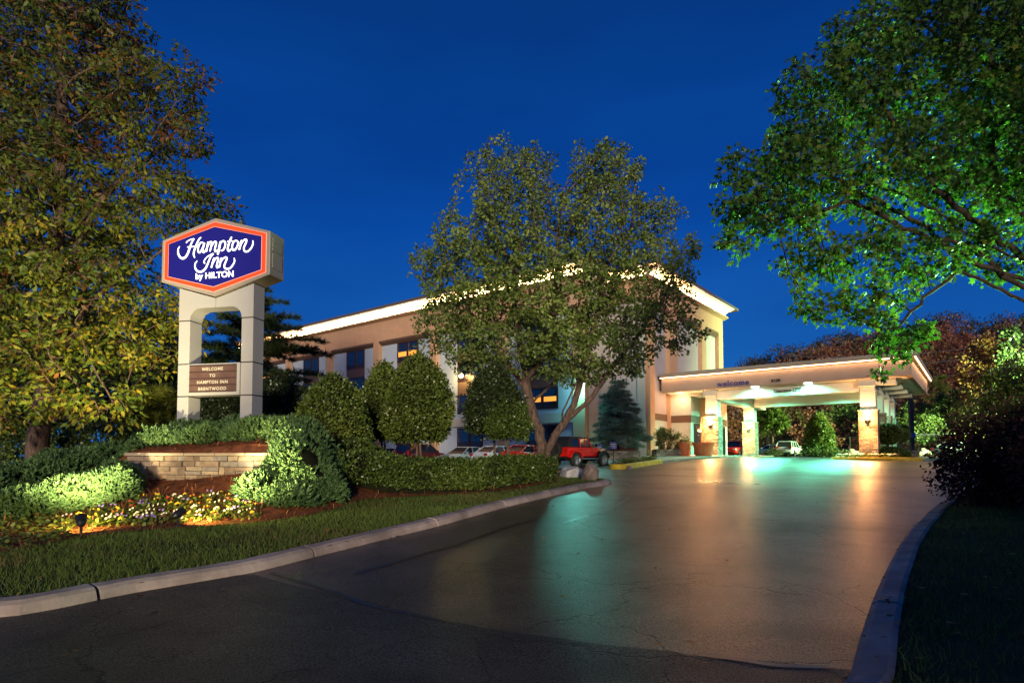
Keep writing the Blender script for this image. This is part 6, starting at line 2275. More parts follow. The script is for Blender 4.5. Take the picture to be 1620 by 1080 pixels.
def jeep(loc, heading):
    t = thing('off_road_vehicle', 'red open off-road four-by-four with black soft top and spare wheel', 'off-roader', loc, heading)
    pm = PA['red']
    wr = 0.43
    b = MB()
    b.prism([(-1.80, .62), (1.02, .62), (1.02, 1.18), (-1.80, 1.18)], 1, -.72, .72)
    b.build('body', pm, t, bevel=0.05)
    b = MB(); b.add([(1.0, -.70, .70), (2.02, -.55, .70), (2.02, .55, .70), (1.0, .70, .70), (1.0, -.68, 1.17), (2.02, -.52, 1.10), (2.02, .52, 1.10), (1.0, .68, 1.17)],
                    [(3, 2, 1, 0), (4, 5, 6, 7), (0, 1, 5, 4), (1, 2, 6, 5), (2, 3, 7, 6), (3, 0, 4, 7)])
    b.build('hood', pm, t, bevel=0.05)
    g = MB(); g.box((2.035, 0, .88), (.03, 1.04, .44)); gr = g.build('grille', pm, t, bevel=0.01)
    g = MB()
    for k in range(7):
        g.box((2.052, (k - 3) * .075, .90), (.012, .035, .30))
    g.build('slots', M['cabin'], gr)
    for s in (-1, 1):
        h = MB(); h.lathe([(.001, 2.075), (.085, 2.07), (.095, 2.05)], (0, s * .40, .95), 14, axis=0); h.build('headlight', M['head'], t)
        # flares
        for x_ in (-1.22, 1.40):
            f = MB()
            pts = [(x_ + .60 * math.cos(a), .52 + .50 * math.sin(a)) for a in np.linspace(PI * .97, PI * .03, 9)]
            inn = [(x_ + .50 * math.cos(a), .50 + .42 * math.sin(a)) for a in np.linspace(PI * .03, PI * .97, 9)]
            f.prism(pts + inn, 1, s * .66, s * .93)
            f.build('fender', M['black'] if x_ > 0 else pm, t, bevel=0.02)
            wheel(t, x_, s * .79, wr, .29, s)
        d = MB(); d.bx(-.72, .32, s * .722, s * .745, .66, 1.16); dd = d.build('door', pm, t, bevel=0.015)
        d = MB(); d.box((-.55, s * .76, 1.02), (.14, .03, .035)); d.build('handle', M['black'], dd)
        d = MB(); d.bx(.34, .98, s * .722, s * .738, .68, 1.14); d.build('cowl_panel', pm, t, bevel=0.015)
        st = MB(); st.tube([(-.75, s * .80, .50), (.95, s * .80, .50)], .05, 8); st.build('side_step', M['rim'], t)
        mr_ = MB(); mr_.box((.62, s * .92, 1.30), (.10, .18, .20)); mr_.tube([(.60, s * .72, 1.2), (.62, s * .88, 1.26)], .018, 6); mr_.build('mirror', M['black'], t, bevel=0.02)
        # windows along the door
        w = MB(); w.add([(-.66, s * .71, 1.20), (.34, s * .71, 1.20), (.12, s * .62, 1.70), (-.64, s * .62, 1.70)], [(0, 1, 2, 3)]); w.build('side_window', M['glass'], t)
        fr = MB()
        fr.tube([(.40, s * .70, 1.16), (.12, s * .62, 1.74)], .038, 6); fr.tube([(-.68, s * .71, 1.16), (-.66, s * .62, 1.74)], .04, 6); fr.tube([(-.16, s * .71, 1.18), (-.20, s * .63, 1.72)], .022, 6)
        fr.build('window_frame', pm, t)
        tl = MB(); tl.box((-1.81, s * .62, .98), (.05, .13, .22)); tl.build('tail_light', M['tail'], t, bevel=0.01)
    w = MB(); w.add([(.42, -.66, 1.19), (.42, .66, 1.19), (.16, .58, 1.68), (.16, -.58, 1.68)], [(0, 1, 2, 3)]); w.build('windscreen', M['glass'], t)
    # soft top: roof and rear quarters
    s_ = MB()
    s_.add([(.20, -.64, 1.70), (.20, .64, 1.70), (-1.62, .62, 1.74), (-1.62, -.62, 1.74), (.14, -.56, 1.79), (.14, .56, 1.79), (-1.50, .54, 1.83), (-1.50, -.54, 1.83)],
           [(3, 2, 1, 0), (4, 5, 6, 7), (0, 1, 5, 4), (1, 2, 6, 5), (2, 3, 7, 6), (3, 0, 4, 7)])
    s_.add([(-.72, -.69, 1.19), (-.72, .69, 1.19), (-1.80, .69, 1.19), (-1.80, -.69, 1.19), (-.70, -.625, 1.72), (-.70, .625, 1.72), (-1.62, .61, 1.735), (-1.62, -.61, 1.735)],
           [(0, 1, 5, 4), (1, 2, 6, 5), (2, 3, 7, 6), (3, 0, 4, 7)])
    s_.build('soft_top', M['softtop'], t, bevel=0.04)
    w = MB()
    for s in (-1, 1):
        w.add([(-.86, s * .684, 1.26), (-1.34, s * .684, 1.26), (-1.30, s * .632, 1.64), (-.84, s * .636, 1.64)], [(0, 1, 2, 3)])
    w.build('rear_window', M['glass'], t)
    bp = MB(); bp.box((-1.92, 0, .56), (.16, 1.36, .16)); bp.build('rear_bumper', M['black'], t, bevel=0.03)
    bp = MB(); bp.box((2.16, 0, .58), (.18, 1.30, .16)); bp.build('front_bumper', M['black'], t, bevel=0.03)
    ch = MB(); ch.bx(-1.7, 1.95, -.45, .45, .42, .62); ch.tube([(-1.22, -.7, .43), (-1.22, .7, .43)], .06, 8); ch.tube([(1.4, -.7, .43), (1.4, .7, .43)], .06, 8); ch.build('chassis', M['black'], t)
    sp_ = MB(); sp_.lathe([(wr * .6, -.14), (wr * .92, -.14), (wr, -.10), (wr, .10), (wr * .92, .14), (wr * .6, .14), (wr * .3, .10), (.001, .10)], (0, 0, 0), 24, axis=0)
    o = sp_.build('spare_wheel', M['rubber'], t); o.location = (-2.0, 0.05, 1.05); o.rotation_euler = (0, 0, PI)
    return t


q0 = P(915, 737, 36.2)
jeep((q0[0], q0[1], hp(q0[0], q0[1]) + .01), R(44))

# ------------------------------------------------------------------ things along the walk
def planter_wall(name, label, a, b, h, m):
    a = np.array(a); b = np.array(b); d = b - a; L = np.linalg.norm(d); md_ = (a + b) / 2
    t = thing(name, label, 'planter', (md_[0], md_[1], hp(*md_) + .1), math.atan2(d[1], d[0]))
    w = MB(); w.bx(-L / 2, L / 2, -.2, .9, -.1, h); w.build('stone_box', m, t, bevel=0.03)
    w = MB(); w.bx(-L / 2 + .12, L / 2 - .12, -.08, .78, h + 0.002, h + .03); w.build('soil', M['mulch'], t)
    return t


YP = 43.6
planter_wall('stone_planter', 'long low stone planter under the blue spruce', P(955, 714, 42.3)[:2], P(1012, 714, 42.6)[:2], .62, M['stone'])
planter_wall('stone_planter', 'short stone planter holding the bamboo beside the terracotta pot', P(1037, 719, 44.2)[:2], P(1076, 719, 44.4)[:2], .52, M['stone'])


def pot(px, py, Y, r, h, label):
    q = P(px, py, Y); g = hp(q[0], q[1]) + .13
    t = thing('terracotta_pot', label, 'pot', (q[0], q[1], g))
    m = MB(); m.lathe([(.001, 0), (r * .70, 0), (r * .74, .04), (r * .94, h - .14), (r, h - .13), (r * 1.02, h), (r * .90, h), (r * .86, h - .1), (.001, h - .12)], n=24)
    m.build('pot', M['terracotta'], t, smooth=False)
    return t, q, g


pot(1082, 713, 44.6, .52, 1.05, 'terracotta pot standing at the end of the bamboo planter')
pot(1113, 717, 44.0, .80, 1.0, 'wide terracotta pot in the glow of the entrance lamp')


def bush(name, label, loc, lobes, n, m_leaf, size, tmpl=T_OVAL, stems=6, group=None, cat='shrub', hollow=0.4, stem_h=None, flat=0.8):
    t = thing(name, label, cat, loc, 0, group)
    p = lobes_sample(lobes, n, hollow)
    # clump the leaves so gaps and masses appear
    cl_ = lobes_sample(lobes, max(14, n // 90), hollow)
    j = RNG.integers(0, len(cl_), n)
    sc = float(np.mean([min(l[1]) for l in lobes]))
    p2 = cl_[j] + RNG.normal(size=(n, 3)) * sc * 0.17
    mix = RNG.uniform(size=n) < 0.75
    p[mix] = p2[mix]
    p[:, 2] = np.maximum(p[:, 2], 0.03)
    cen = np.mean([l[0] for l in lobes], axis=0)
    d = unit((p - cen) * 0.6 / max(sc, .1) + RNG.normal(size=p.shape) * 0.6 + np.array([0, 0, -.2]))
    nr = unit(RNG.normal(size=p.shape) * flat + np.array([0, -.2, .7]))
    poly_mesh('foliage', leaf_verts(p, d, nr, RNG.uniform(size[0], size[1], n), tmpl), len(tmpl), m_leaf, t)
    m = MB()
    for k in range(stems):
        e = cl_[RNG.integers(0, len(cl_))]
        b0 = np.array([RNG.normal() * .08, RNG.normal() * .08, -.1])
        m.tube([b0, b0 * .5 + e * .45 + RNG.normal(size=3) * .08 * sc, e], [.035 * max(1, sc * .8), .022 * max(1, sc * .8), .008], 5)
    m.build('stems', M['bark_dark'], t, smooth=True)
    return t


q = P(1058, 715, 44.7); g = hp(q[0], q[1]) + .5
bush('bamboo_plant', 'feathery yellow bamboo growing in the short stone planter', (q[0], q[1], g), [((0, 0, .95), (1.0, .5, .8)), ((.9, .1, .75), (.8, .4, .6)), ((-.5, 0, 1.15), (.6, .4, .6)), ((1.3, .1, .55), (.5, .4, .4))], 3200, M['lf_bamboo'], (.14, .26), T_LANCE, 12)

# small blue signs
def blue_sign(px, ptop, pbot, Y, w, h, label, col='blue_paint'):
    q = P(px, pbot, Y); zt = P(px, ptop, Y)[2]
    t = thing('blue_sign', label, 'sign', (q[0], q[1], q[2]), R(-10))
    m = MB(); m.tube([(0, 0, -.1), (0, 0, zt - q[2] - .02)], .03, 8); m.build('post', M['black'], t)
    m = MB(); m.box((0, -.045, zt - q[2] - h / 2), (w, .02, h)); p_ = m.build('panel', M[col], t, bevel=0.01)
    m = MB(); m.box((0, -.0575, zt - q[2] - h * .35), (w * .7, .004, .05)); m.box((0, -.0575, zt - q[2] - h * .6), (w * .5, .004, .04)); m.build('white_marks', M['white_text'], p_)
    return t


blue_sign(970.5, 698.5, 730, 37.0, .40, .45, 'small blue notice on a thin post in the yellow-nosed flower bed')
blue_sign(948, 702, 720, 40.5, .42, .62, 'blue parking sign beside the front wheel of the red off-roader')

# traffic island bed with the yellow nose
e0 = GP(984, 742)[:2]; e1 = GP(1046, 732.5)[:2]
dv = (e1 - e0) / np.linalg.norm(e1 - e0); nv = np.array([-dv[1], dv[0]]); Lb = float(np.linalg.norm(e1 - e0))
t = thing('kerb_island', 'small low flower bed with a yellow painted kerb nose', 'flower bed', (*e0, hp(*e0)), math.atan2(dv[1], dv[0]))
nose = [(Lb, -.1), (Lb, .9)] + [(.55 + .55 * math.cos(a), .40 + .5 * math.sin(a)) for a in np.linspace(PI / 2, PI * 1.5, 9)]
m = MB(); m.prism(nose, 2, -.1, .26)
hz_ = hp(*e1) - hp(*e0)
m.v = [(v[0], v[1], v[2] + hz_ * v[0] / Lb) for v in m.v]
m.build('kerb_stone', M['yellow'], t, bevel=0.03)
inn = [(Lb - .2, .05), (Lb - .2, .76)] + [(.62 + .42 * math.cos(a), .40 + .36 * math.sin(a)) for a in np.linspace(PI / 2, PI * 1.5, 9)]
m = MB(); m.prism(inn, 2, .2, .275)
m.v = [(v[0], v[1], v[2] + hz_ * v[0] / Lb) for v in m.v]
m.build('soil', M['mulch'], t)
n = 700
pp = np.stack([RNG.uniform(.3, Lb - .2, n), RNG.uniform(.08, .74, n), np.zeros(n)], 1); pp[:, 2] = .28 + hz_ * pp[:, 0] / Lb + RNG.uniform(0, .14, n)
GCV = poly_mesh('ground_cover', leaf_verts(pp, RNG.normal(size=(n, 3)), np.tile([0, .1, 1.0], (n, 1)), RNG.uniform(.08, .15, n), T_OVAL), 6, M['lf_bright'], t)
tag(GCV, kind='stuff')

# island at the right canopy column
q = hxy(cr - .1, CY + .6)
t = thing('kerb_island', 'yellow edged island with pale flowers at the foot of the right column', 'flower bed', (*q, hp(*q)), HRZ)
ov = [(2.2 * math.cos(a) + (.9 if math.cos(a) > 0 else 0), 1.15 * math.sin(a) + .3) for a in np.linspace(0, 2 * PI, 28)[:-1]]
m = MB(); m.prism(ov, 2, -.2, .17); m.build('kerb_stone', M['yellow'], t, bevel=0.03)
ov2 = [(x * .90, .3 + (y - .3) * .84) for x, y in ov]
m = MB(); m.prism(ov2, 2, .1, .19); m.build('soil', M['mulch'], t)
n = 900
a = RNG.uniform(0, 2 * PI, n); rr = RNG.uniform(.35, .9, n)
pp = np.stack([2.0 * rr * np.cos(a), 1.0 * rr * np.sin(a) + .2, .2 + RNG.uniform(0, .2, n)], 1)
GCV = poly_mesh('ground_cover', leaf_verts(pp, RNG.normal(size=(n, 3)), np.tile([0, .1, 1.0], (n, 1)), RNG.uniform(.08, .16, n), T_OVAL), 6, M['lf_bright'], t)
tag(GCV, kind='stuff')
n = 130
a = RNG.uniform(PI, 2 * PI, n); rr = RNG.uniform(.5, .9, n)
pp = np.stack([2.0 * rr * np.cos(a), 1.0 * rr * np.sin(a) + .2, np.full(n, .40)], 1)
poly_mesh('blossoms', leaf_verts(pp, RNG.normal(size=(n, 3)) * [1, 1, .2], np.tile([0, -.4, 1.0], (n, 1)), RNG.uniform(.09, .14, n), T_OVAL), 6, M['petal_white'], t)
tag(t.children[-1], kind='stuff')

# cloud pruned shrubs right of the column
def ball(label, px, ytop, ybot, wpx, Y, n=4200, m_leaf='lf_hedge', group='clipped balls by the canopy', lower=True):
    q = P(px, ybot, Y); g = hp(q[0], q[1]) + .12
    r = wpx * Y / F; h = P(px, ytop, Y)[2] - g
    t = thing('clipped_shrub', label, 'shrub', (q[0], q[1], g), 0, group)
    parts = [((0, 0, h - r * .72), (r, r * .9, r * .74))] + ([((0, 0, r * .38), (r * .98, r * .9, r * .46))] if lower else [])
    for (c, e) in parts:
        v = unit(RNG.normal(size=(n, 3)))
        p = np.array(c) + v * np.array(e) * (1 + RNG.normal(size=(n, 1)) * .03)
        dd = unit(v * .6 + RNG.normal(size=p.shape) * .7)
        poly_mesh('foliage', leaf_verts(p, dd, unit(v + RNG.normal(size=p.shape) * .6), RNG.uniform(.09, .15, n), T_OVAL), 6, M[m_leaf], t)
        k = MB(); k.lathe([(max(.01, math.cos(b)), math.sin(b)) for b in np.linspace(-PI / 2 * .98, PI / 2 * .98, 9)], n=16)
        k.v = [(c[0] + x * e[0] * .9, c[1] + y * e[1] * .9, c[2] + z * e[2] * .9) for x, y, z in k.v]
        k.build('inner_twigs', M['core'], t, smooth=True)
    m = MB(); m.tube([(0, 0, -.1), (0, 0, h * .6)], .07, 8); m.build('trunk', M['bark_dark'], t)
    return t


ball('larger two tiered clipped shrub right beside the right stone column', 1405, 672, 722, 20, 40.6)
ball('smaller two tiered clipped shrub on the outer side of the larger one', 1424, 679, 722, 13, 42.0)

# dark post with a small blue plate under the far canopy edge, wire rail and chain link fence
q = P(1443, 713, 50); zt = P(1443, 621, 50)[2]
t = thing('steel_post', 'tall dark post on a stone footing carrying a small blue plate', 'post', (q[0], q[1], 1.5))
m = MB(); m.bx(-.14, .14, -.14, .14, .2, zt - 1.5); m.build('post', M['bronze'], t)
m = MB(); m.bx(-.34, .34, -.34, .34, -.1, .55); m.build('footing', M['stone'], t)
zp = P(1443, 688, 50)[2] - 1.5
m = MB(); m.bx(-.22, .22, -.175, -.15, zp - .22, zp + .22); m.build('plate', M['blue_paint'], t)


def fence(label, a, b, h, step, par_top=True):
    a = np.array(a); b = np.array(b); d = b - a; L = float(np.linalg.norm(d)); z0 = hp(*((a + b) / 2))
    t = thing('chain_link_fence', label, 'fence', (*a, z0), math.atan2(d[1], d[0]), 'chain link fences beyond the canopy')
    k = int(L / step) + 1
    for i in range(k + 1):
        x = L * i / k
        m = MB(); m.tube([(x, 0, -.2), (x, 0, h + .05)], .045, 8); m.build('post', M['black'], t)
    m = MB(); m.tube([(0, 0, h), (L, 0, h)], .032, 6); m.build('rail', M['black'], t)
    m = MB(); m.tube([(0, 0, .08), (L, 0, .08)], .02, 5); m.build('rail', M['black'], t)
    m = MB()
    x = -h
    while x < L:
        for s in (1, -1):
            x0_, x1_ = x, x + h
            za, zb_ = (.05, h) if s > 0 else (h, .05)
            if x0_ < 0:
                za += (zb_ - za) * (-x0_) / h; x0_ = 0
            if x1_ > L:
                zb_ = za + (zb_ - za) * (L - x0_) / (x1_ - x0_); x1_ = L
            if x1_ - x0_ > .1:
                m.tube([(x0_, .01 * s, za), (x1_, .01 * s, zb_)], .006, 3, cap=False)
        x += .30
    m.build('wire_mesh', M['black'], t)
    return t


fence('black chain link fence along the foot of the bank behind the canopy', P(1140, 720, 84)[:2], P(1345, 720, 70)[:2], 2.3, 4.0)
fence('black chain link fence running on to the right past the tall post', P(1345, 720, 69.9)[:2], P(1640, 720, 62)[:2], 2.3, 4.5)
ra = P(1440, 688, 54); rb = P(1640, 683, 52)
t = thing('gate_rail', 'pale horizontal gate rail in front of the bank shrubs at right', 'barrier', (ra[0], ra[1], 1.5), math.atan2(rb[1] - ra[1], rb[0] - ra[0]))
L = float(np.linalg.norm((rb - ra)[:2]))
m = MB(); m.tube([(0, 0, ra[2] - 1.5), (L, 0, rb[2] - 1.5)], .05, 8); m.build('rail', M['steel'], t)
for x in (0.1, L * .5, L - .1):
    m = MB(); m.tube([(x, 0, -.1), (x, 0, ra[2] - 1.5)], .05, 8); m.build('post', M['black'], t)

# wheel stops with painted tops
for i in range(9):
    q = GP(1328 + i * 19, 719.8)
    q = P(1328 + i * 19, 716.5, 60 - i * .5)
    if i == 0:
        ws = thing('wheel_stop', 'yellow capped concrete wheel stop in the far row at right', 'wheel stop', (q[0], q[1], hp(q[0], q[1])), R(-8), 'wheel stops in the far row')
        m = MB(); m.prism([(-.11, 0), (.11, 0), (.07, .14), (-.07, .14)], 0, -.5, .5); m.build('stop', M['concrete'], ws, bevel=.01)
        m = MB(); m.bx(-.44, .44, -.06, .06, .142, .15); m.build('paint', M['yellow'], ws)
    else:
        copy_thing(ws, (q[0], q[1], hp(q[0], q[1])), R(-8))

# boulders at the nose of the island
def boulder(label, px, py, Y, s, m_, seed):
    q = P(px, py, Y)
    import bmesh
    bm = bmesh.new(); bmesh.ops.create_icosphere(bm, subdivisions=4, radius=1)
    r_ = np.random.default_rng(seed)
    for f in range(9):
        n_ = Vector(r_.normal(size=3)).normalized(); k = r_.uniform(.6, .88)
        for v in bm.verts:
            d_ = v.co.dot(n_)
            if d_ > k:
                v.co -= n_ * (d_ - k) * .9
    from mathutils import noise as mno
    for v in bm.verts:
        v.co *= 1 + 0.16 * mno.noise(v.co * 1.7 + Vector((seed, 0, 0))) + 0.07 * mno.noise(v.co * 4.5 + Vector((0, seed, 0)))
    for v in bm.verts:
        v.co = Vector((v.co.x * s[0], v.co.y * s[1], v.co.z * s[2]))
    me = bpy.data.meshes.new('boulder'); bm.to_mesh(me); bm.free(); me.materials.append(m_)
    o = bpy.data.objects.new('boulder', me); COL.objects.link(o)
    o.location = (q[0], q[1], hl(q[0], q[1]) + s[2] * .45); o.rotation_euler = (0, 0, r_.uniform(0, 6))
    return tag(o, label, 'boulder', 'boulders at the nose of the island')


boulder('pale grey boulder at the hedge end', 905, 757, 20.6, (.62, .42, .30), M['rock'], 3)
boulder('brownish boulder leaning at the very tip of the island', 934, 765, 19.4, (.30, .40, .36), M['rock_brown'], 8)

# ------------------------------------------------------------------ flowers in the lit bed
def pansy(col, label):
    t = thing('pansy_plant', label, 'flower', (0, 0, 0), 0, 'pansies in the lit bed')
    n = 44
    p = np.stack([RNG.normal(size=n) * .065, RNG.normal(size=n) * .065, RNG.uniform(.01, .08, n)], 1)
    d = unit(np.stack([p[:, 0], p[:, 1], np.full(n, .04)], 1) + RNG.normal(size=(n, 3)) * .3)
    poly_mesh('leaves', leaf_verts(p, d, np.tile([0.1, -.2, 1.0], (n, 1)), RNG.uniform(.05, .085, n), T_OVAL), 6, M['lf_bright'], t)
    for k in range(3):
        c = np.array([RNG.normal() * .05, RNG.normal() * .05 - .02, RNG.uniform(.10, .14)])
        a = np.arange(5) * 2 * PI / 5
        f = unit(np.array([[RNG.normal() * .3, -1, .5]]))[0]
        u_ = unit(np.cross(f, [0, 0, 1.0])[None])[0]; w_ = np.cross(u_, f)
        d = np.cos(a)[:, None] * u_ + np.sin(a)[:, None] * w_
        poly_mesh('blossom', leaf_verts(np.tile(c, (5, 1)), d, np.tile(f, (5, 1)), np.full(5, .018), np.array([(0, 0, 0), (.45, .4, 0), (.4, .9, 0), (0, 1.1, 0), (-.4, .9, 0), (-.45, .4, 0)])), 6, M[col], t)
    return t


kinds = [('petal_white', 'white pansy plant in the floodlit bed below the stone wall'), ('petal_yellow', 'yellow pansy plant in the floodlit bed below the stone wall'),
         ('petal_orange', 'orange pansy plant in the floodlit bed below the stone wall'), ('petal_violet', 'violet pansy plant in the floodlit bed below the stone wall'), ('petal_red', 'red pansy plant in the floodlit bed below the stone wall')]
protos = [None] * 5
cnt = 0
tries = 0
placed = []
while cnt < 76 and tries < 4000:
    tries += 1
    px = RNG.uniform(105, 400); py = RNG.uniform(785, 838)
    lo = 838 - 0.055 * max(0, px - 128); hi = 792 + 26 * max(0, (230 - px) / 120)
    if not (hi < py < lo - 4):
        continue
    Y = 9.8 + (838 - py) / 50 * 1.9 + (px - 128) / 280 * 0.5
    x = (px - 810) / F * Y
    if any((x - a) ** 2 + (Y - b) ** 2 < .03 for a, b in placed):
        continue
    placed.append((x, Y))
    k = RNG.choice(5, p=[.36, .26, .12, .17, .09])
    loc = (x, Y, hl(x, Y) + .02)
    if protos[k] is None:
        protos[k] = pansy(*kinds[k]); protos[k].location = loc
        protos[k].scale = (1.0,) * 3
    else:
        copy_thing(protos[k], loc, RNG.uniform(-.7, .7), scale=RNG.uniform(.75, 1.25))
    cnt += 1
# leafy ground cover at the far left of the bed
n = 5200
x = RNG.uniform(-11.5, -5.8, n); y = RNG.uniform(8.3, 11.6, n)
pxx = 810 + F * x / y
k = inside(BED, x, y) & (pxx < 130 - (y - 9) * 22) & (RNG.uniform(size=n) < .9)
x, y = x[k], y[k]
p = np.stack([x, y, HL(x, y) + RNG.uniform(.02, .12, len(x))], 1)
tag(poly_mesh('ivy_ground_cover', leaf_verts(p, RNG.normal(size=p.shape) * [1, 1, .3], np.tile([0, -.2, 1.0], (len(p), 1)) + RNG.normal(size=p.shape) * .3, RNG.uniform(.06, .11, len(p)), T_OVAL), 6, M['lf_bright']), kind='stuff')

# ------------------------------------------------------------------ dark bushes on the right verge
def VB(px, py, Y):
    q = P(px, py, Y); return (q[0], q[1], hv(q[0], q[1]))


o_ = VB(1580, 820, 12.6)
bush('plum_bush', 'large dark purple bush bulging over the kerb at right', o_, [((0, 0, 1.0), (1.05, .9, 1.0)), ((.9, .3, 1.1), (1.0, .9, 1.15)), ((-.45, .1, .75), (.62, .7, .7)), ((1.6, .2, 1.3), (.9, .9, 1.3))], 26000, M['lf_plum'], (.05, .09), T_OVAL, 10, hollow=.6)
o_ = VB(1690, 850, 11.2)
bush('plum_bush', 'second dark bush cut by the right edge of the picture', o_, [((0, 0, .9), (1.0, .8, .95)), ((.8, .2, 1.2), (1, .8, 1.2))], 15000, M['lf_plum'], (.05, .09), T_OVAL, 10, hollow=.6)

# shrubs and trees on the bank beyond the lot
def bank(name, label, px, ytop, ybot, wpx, Y, m_leaf, n, size, cat='shrub', tree=False, group='shrubs and trees on the bank', flat=.8):
    q = P(px, 720, Y); g = 1.45
    zt = P(px, ytop, Y)[2] - g; zb_ = max(0.0, P(px, ybot, Y)[2] - g); w = wpx * Y / F; h = zt - zb_
    lobes = [((0, 0, zb_ + h * .5), (w * .8, w * .7, h * .46)), ((-w * .45, .1, zb_ + h * .38), (w * .52, w * .5, h * .36)), ((w * .45, -.1, zb_ + h * .42), (w * .52, w * .5, h * .36)), ((w * .08, 0, zb_ + h * .75), (w * .45, w * .45, h * .25))]
    t = bush(name, label, (q[0], q[1], g), lobes, n, m_leaf, size, T_OVAL, 7, group, cat, .3, flat=flat)
    if tree:
        m = MB(); m.tube([(0, 0, -.2), (.05, 0, zb_ * .6), (0, 0, zb_ + h * .35)], [w * .06 + .06, w * .05 + .05, .05], 8); m.build('trunk', M['bark'], t, smooth=True)
    return t


bank('small_tree', 'small broad tree lit green beside the white sport utility vehicle', 1222, 643, 690, 27, 63, M['lf_bright'], 2600, (.22, .36), 'tree', True)
q = P(1296, 712, 62)
topiary('clipped_tree', 'bright green cone of clipped evergreen right of the white sport utility vehicle', q[0], q[1], 1.5, 0, P(1296, 654, 62)[2] - 1.5, 20 * 62 / F, M['lf_bright'], 1, 5200, (.16, .28), 'clipped evergreens beyond the canopy')
bank('bank_shrub', 'low rounded ground shrub right of the white sport utility vehicle', 1300, 706, 721, 42, 60.5, M['lf_green'], 1600, (.14, .24))
bank('bank_shrub', 'low boxy shrub hiding the left tail of the white sport utility vehicle', 1222, 709, 721, 17, 59, M['lf_olive'], 900, (.12, .2))
for i, (px, yt, yb, wp_, Y, mk, n, lab) in enumerate([
        (1165, 640, 715, 34, 92, 'lf_wood', 2000, 'rust brown thicket at the left behind the red crossover'),
        (1245, 630, 712, 42, 95, 'lf_olive', 2200, 'olive brown thicket behind the small broad tree'),
        (1330, 628, 690, 44, 90, 'lf_green', 2400, 'greenish thicket above the chain link fence left of the right column'),
        (1290, 650, 718, 40, 86, 'lf_wood', 1700, 'brown thicket behind the cone evergreen'),
        (1450, 628, 700, 30, 76, 'lf_green', 2000, 'pale green bank shrub just right of the canopy end'),
        (1490, 622, 690, 34, 74, 'lf_green', 2600, 'tall pale green bank shrub below the little conifer'),
        (1530, 610, 690, 32, 72, 'lf_olive', 2600, 'olive green bank shrub under the rust topped tree'),
        (1470, 660, 706, 30, 70, 'lf_green', 1700, 'low leafy shrub behind the pale gate rail'),
        (1400, 640, 700, 40, 80, 'lf_olive', 2000, 'olive shrub seen between the right hand columns'),
        (1560, 650, 712, 44, 62, 'lf_olive', 2400, 'dull green shrub behind the half hidden grey saloon'),
        (1620, 640, 720, 50, 60, 'lf_green', 2600, 'green shrub low at the right edge beyond the dark bush')]):
    bank('bank_shrub', lab, px, yt, yb, wp_, Y, M[mk], n, (.26, .45) if Y > 74 else (.2, .36))
bank('maple_tree', 'rust topped tree at the right above the pale green shrubs', 1560, 528, 640, 36, 66, M['lf_rust'], 3600, (.22, .38), 'tree', True)
bank('maple_tree', 'green tree with glinting leaves at the right edge', 1600, 570, 690, 52, 40, M['lf_hedge'], 6500, (.15, .26), 'tree', True)
bank('maple_tree', 'dark olive tree rising behind the green one at the right edge', 1625, 500, 640, 46, 60, M['lf_hollyd'], 3600, (.22, .36), 'tree', True)
q = P(1490, 640, 82)
conifer('small_conifer', 'small bright green conifer above the bank shrubs at right', (q[0], q[1], 3.5), P(1490, 596, 82)[2] - 3.5, 2.7, M['lf_bright'], whorls=9, arms=8, needle=.5, tuft=14, z_clear=2.6, rise=.3, prof=lambda f: (1 - f) ** .8 + .06, step=.4, trunk_r=.15)

# rock pile at the foot of the fence
for i, (px, Y, s, lab) in enumerate([(1332, 64, .55, 'pale rock at the left end of the low rock bank by the fence'), (1345, 63, .75, 'largest pale rock in the low rock bank by the fence'), (1357, 63.5, .5, 'pale rock next to the right column in the low rock bank'),
                                   (1462, 62, .8, 'broad pale rock right of the tall post'), (1478, 61, .7, 'pale rock beside the tail of the grey saloon')]):
    q = P(px, 716, Y); o = boulder(lab, px, 716, Y, (s * 1.4, s, s * .8), M['rock_brown'], 20 + i); o.location = (q[0], q[1], 1.75); o['group'] = 'rocks at the foot of the fence'

# ------------------------------------------------------------------ wooded hill
ridge = [(1100, 640), (1180, 590), (1240, 568), (1300, 545), (1370, 540), (1430, 530), (1460, 515), (1500, 512), (1545, 524), (1580, 520), (1640, 512), (1800, 500), (2100, 560)]
RD = 190.0
rx = np.array([P(a, b, RD)[0] for a, b in ridge]); rz_ = np.array([P(a, b, RD)[2] - 3.5 for a, b in ridge])


def HH(x, y):
    top = np.interp(x * RD / np.maximum(y, 60), rx, rz_, left=0.5, right=2)
    f = np.clip((y - 96) / (RD - 96), 0, 1); f = f * f * (3 - 2 * f) * .35 + f * .65
    b = np.clip((y - RD) / 160, 0, 1)
    return 1.2 + np.maximum(top - 1.2, 0) * f * (1 - .9 * b)


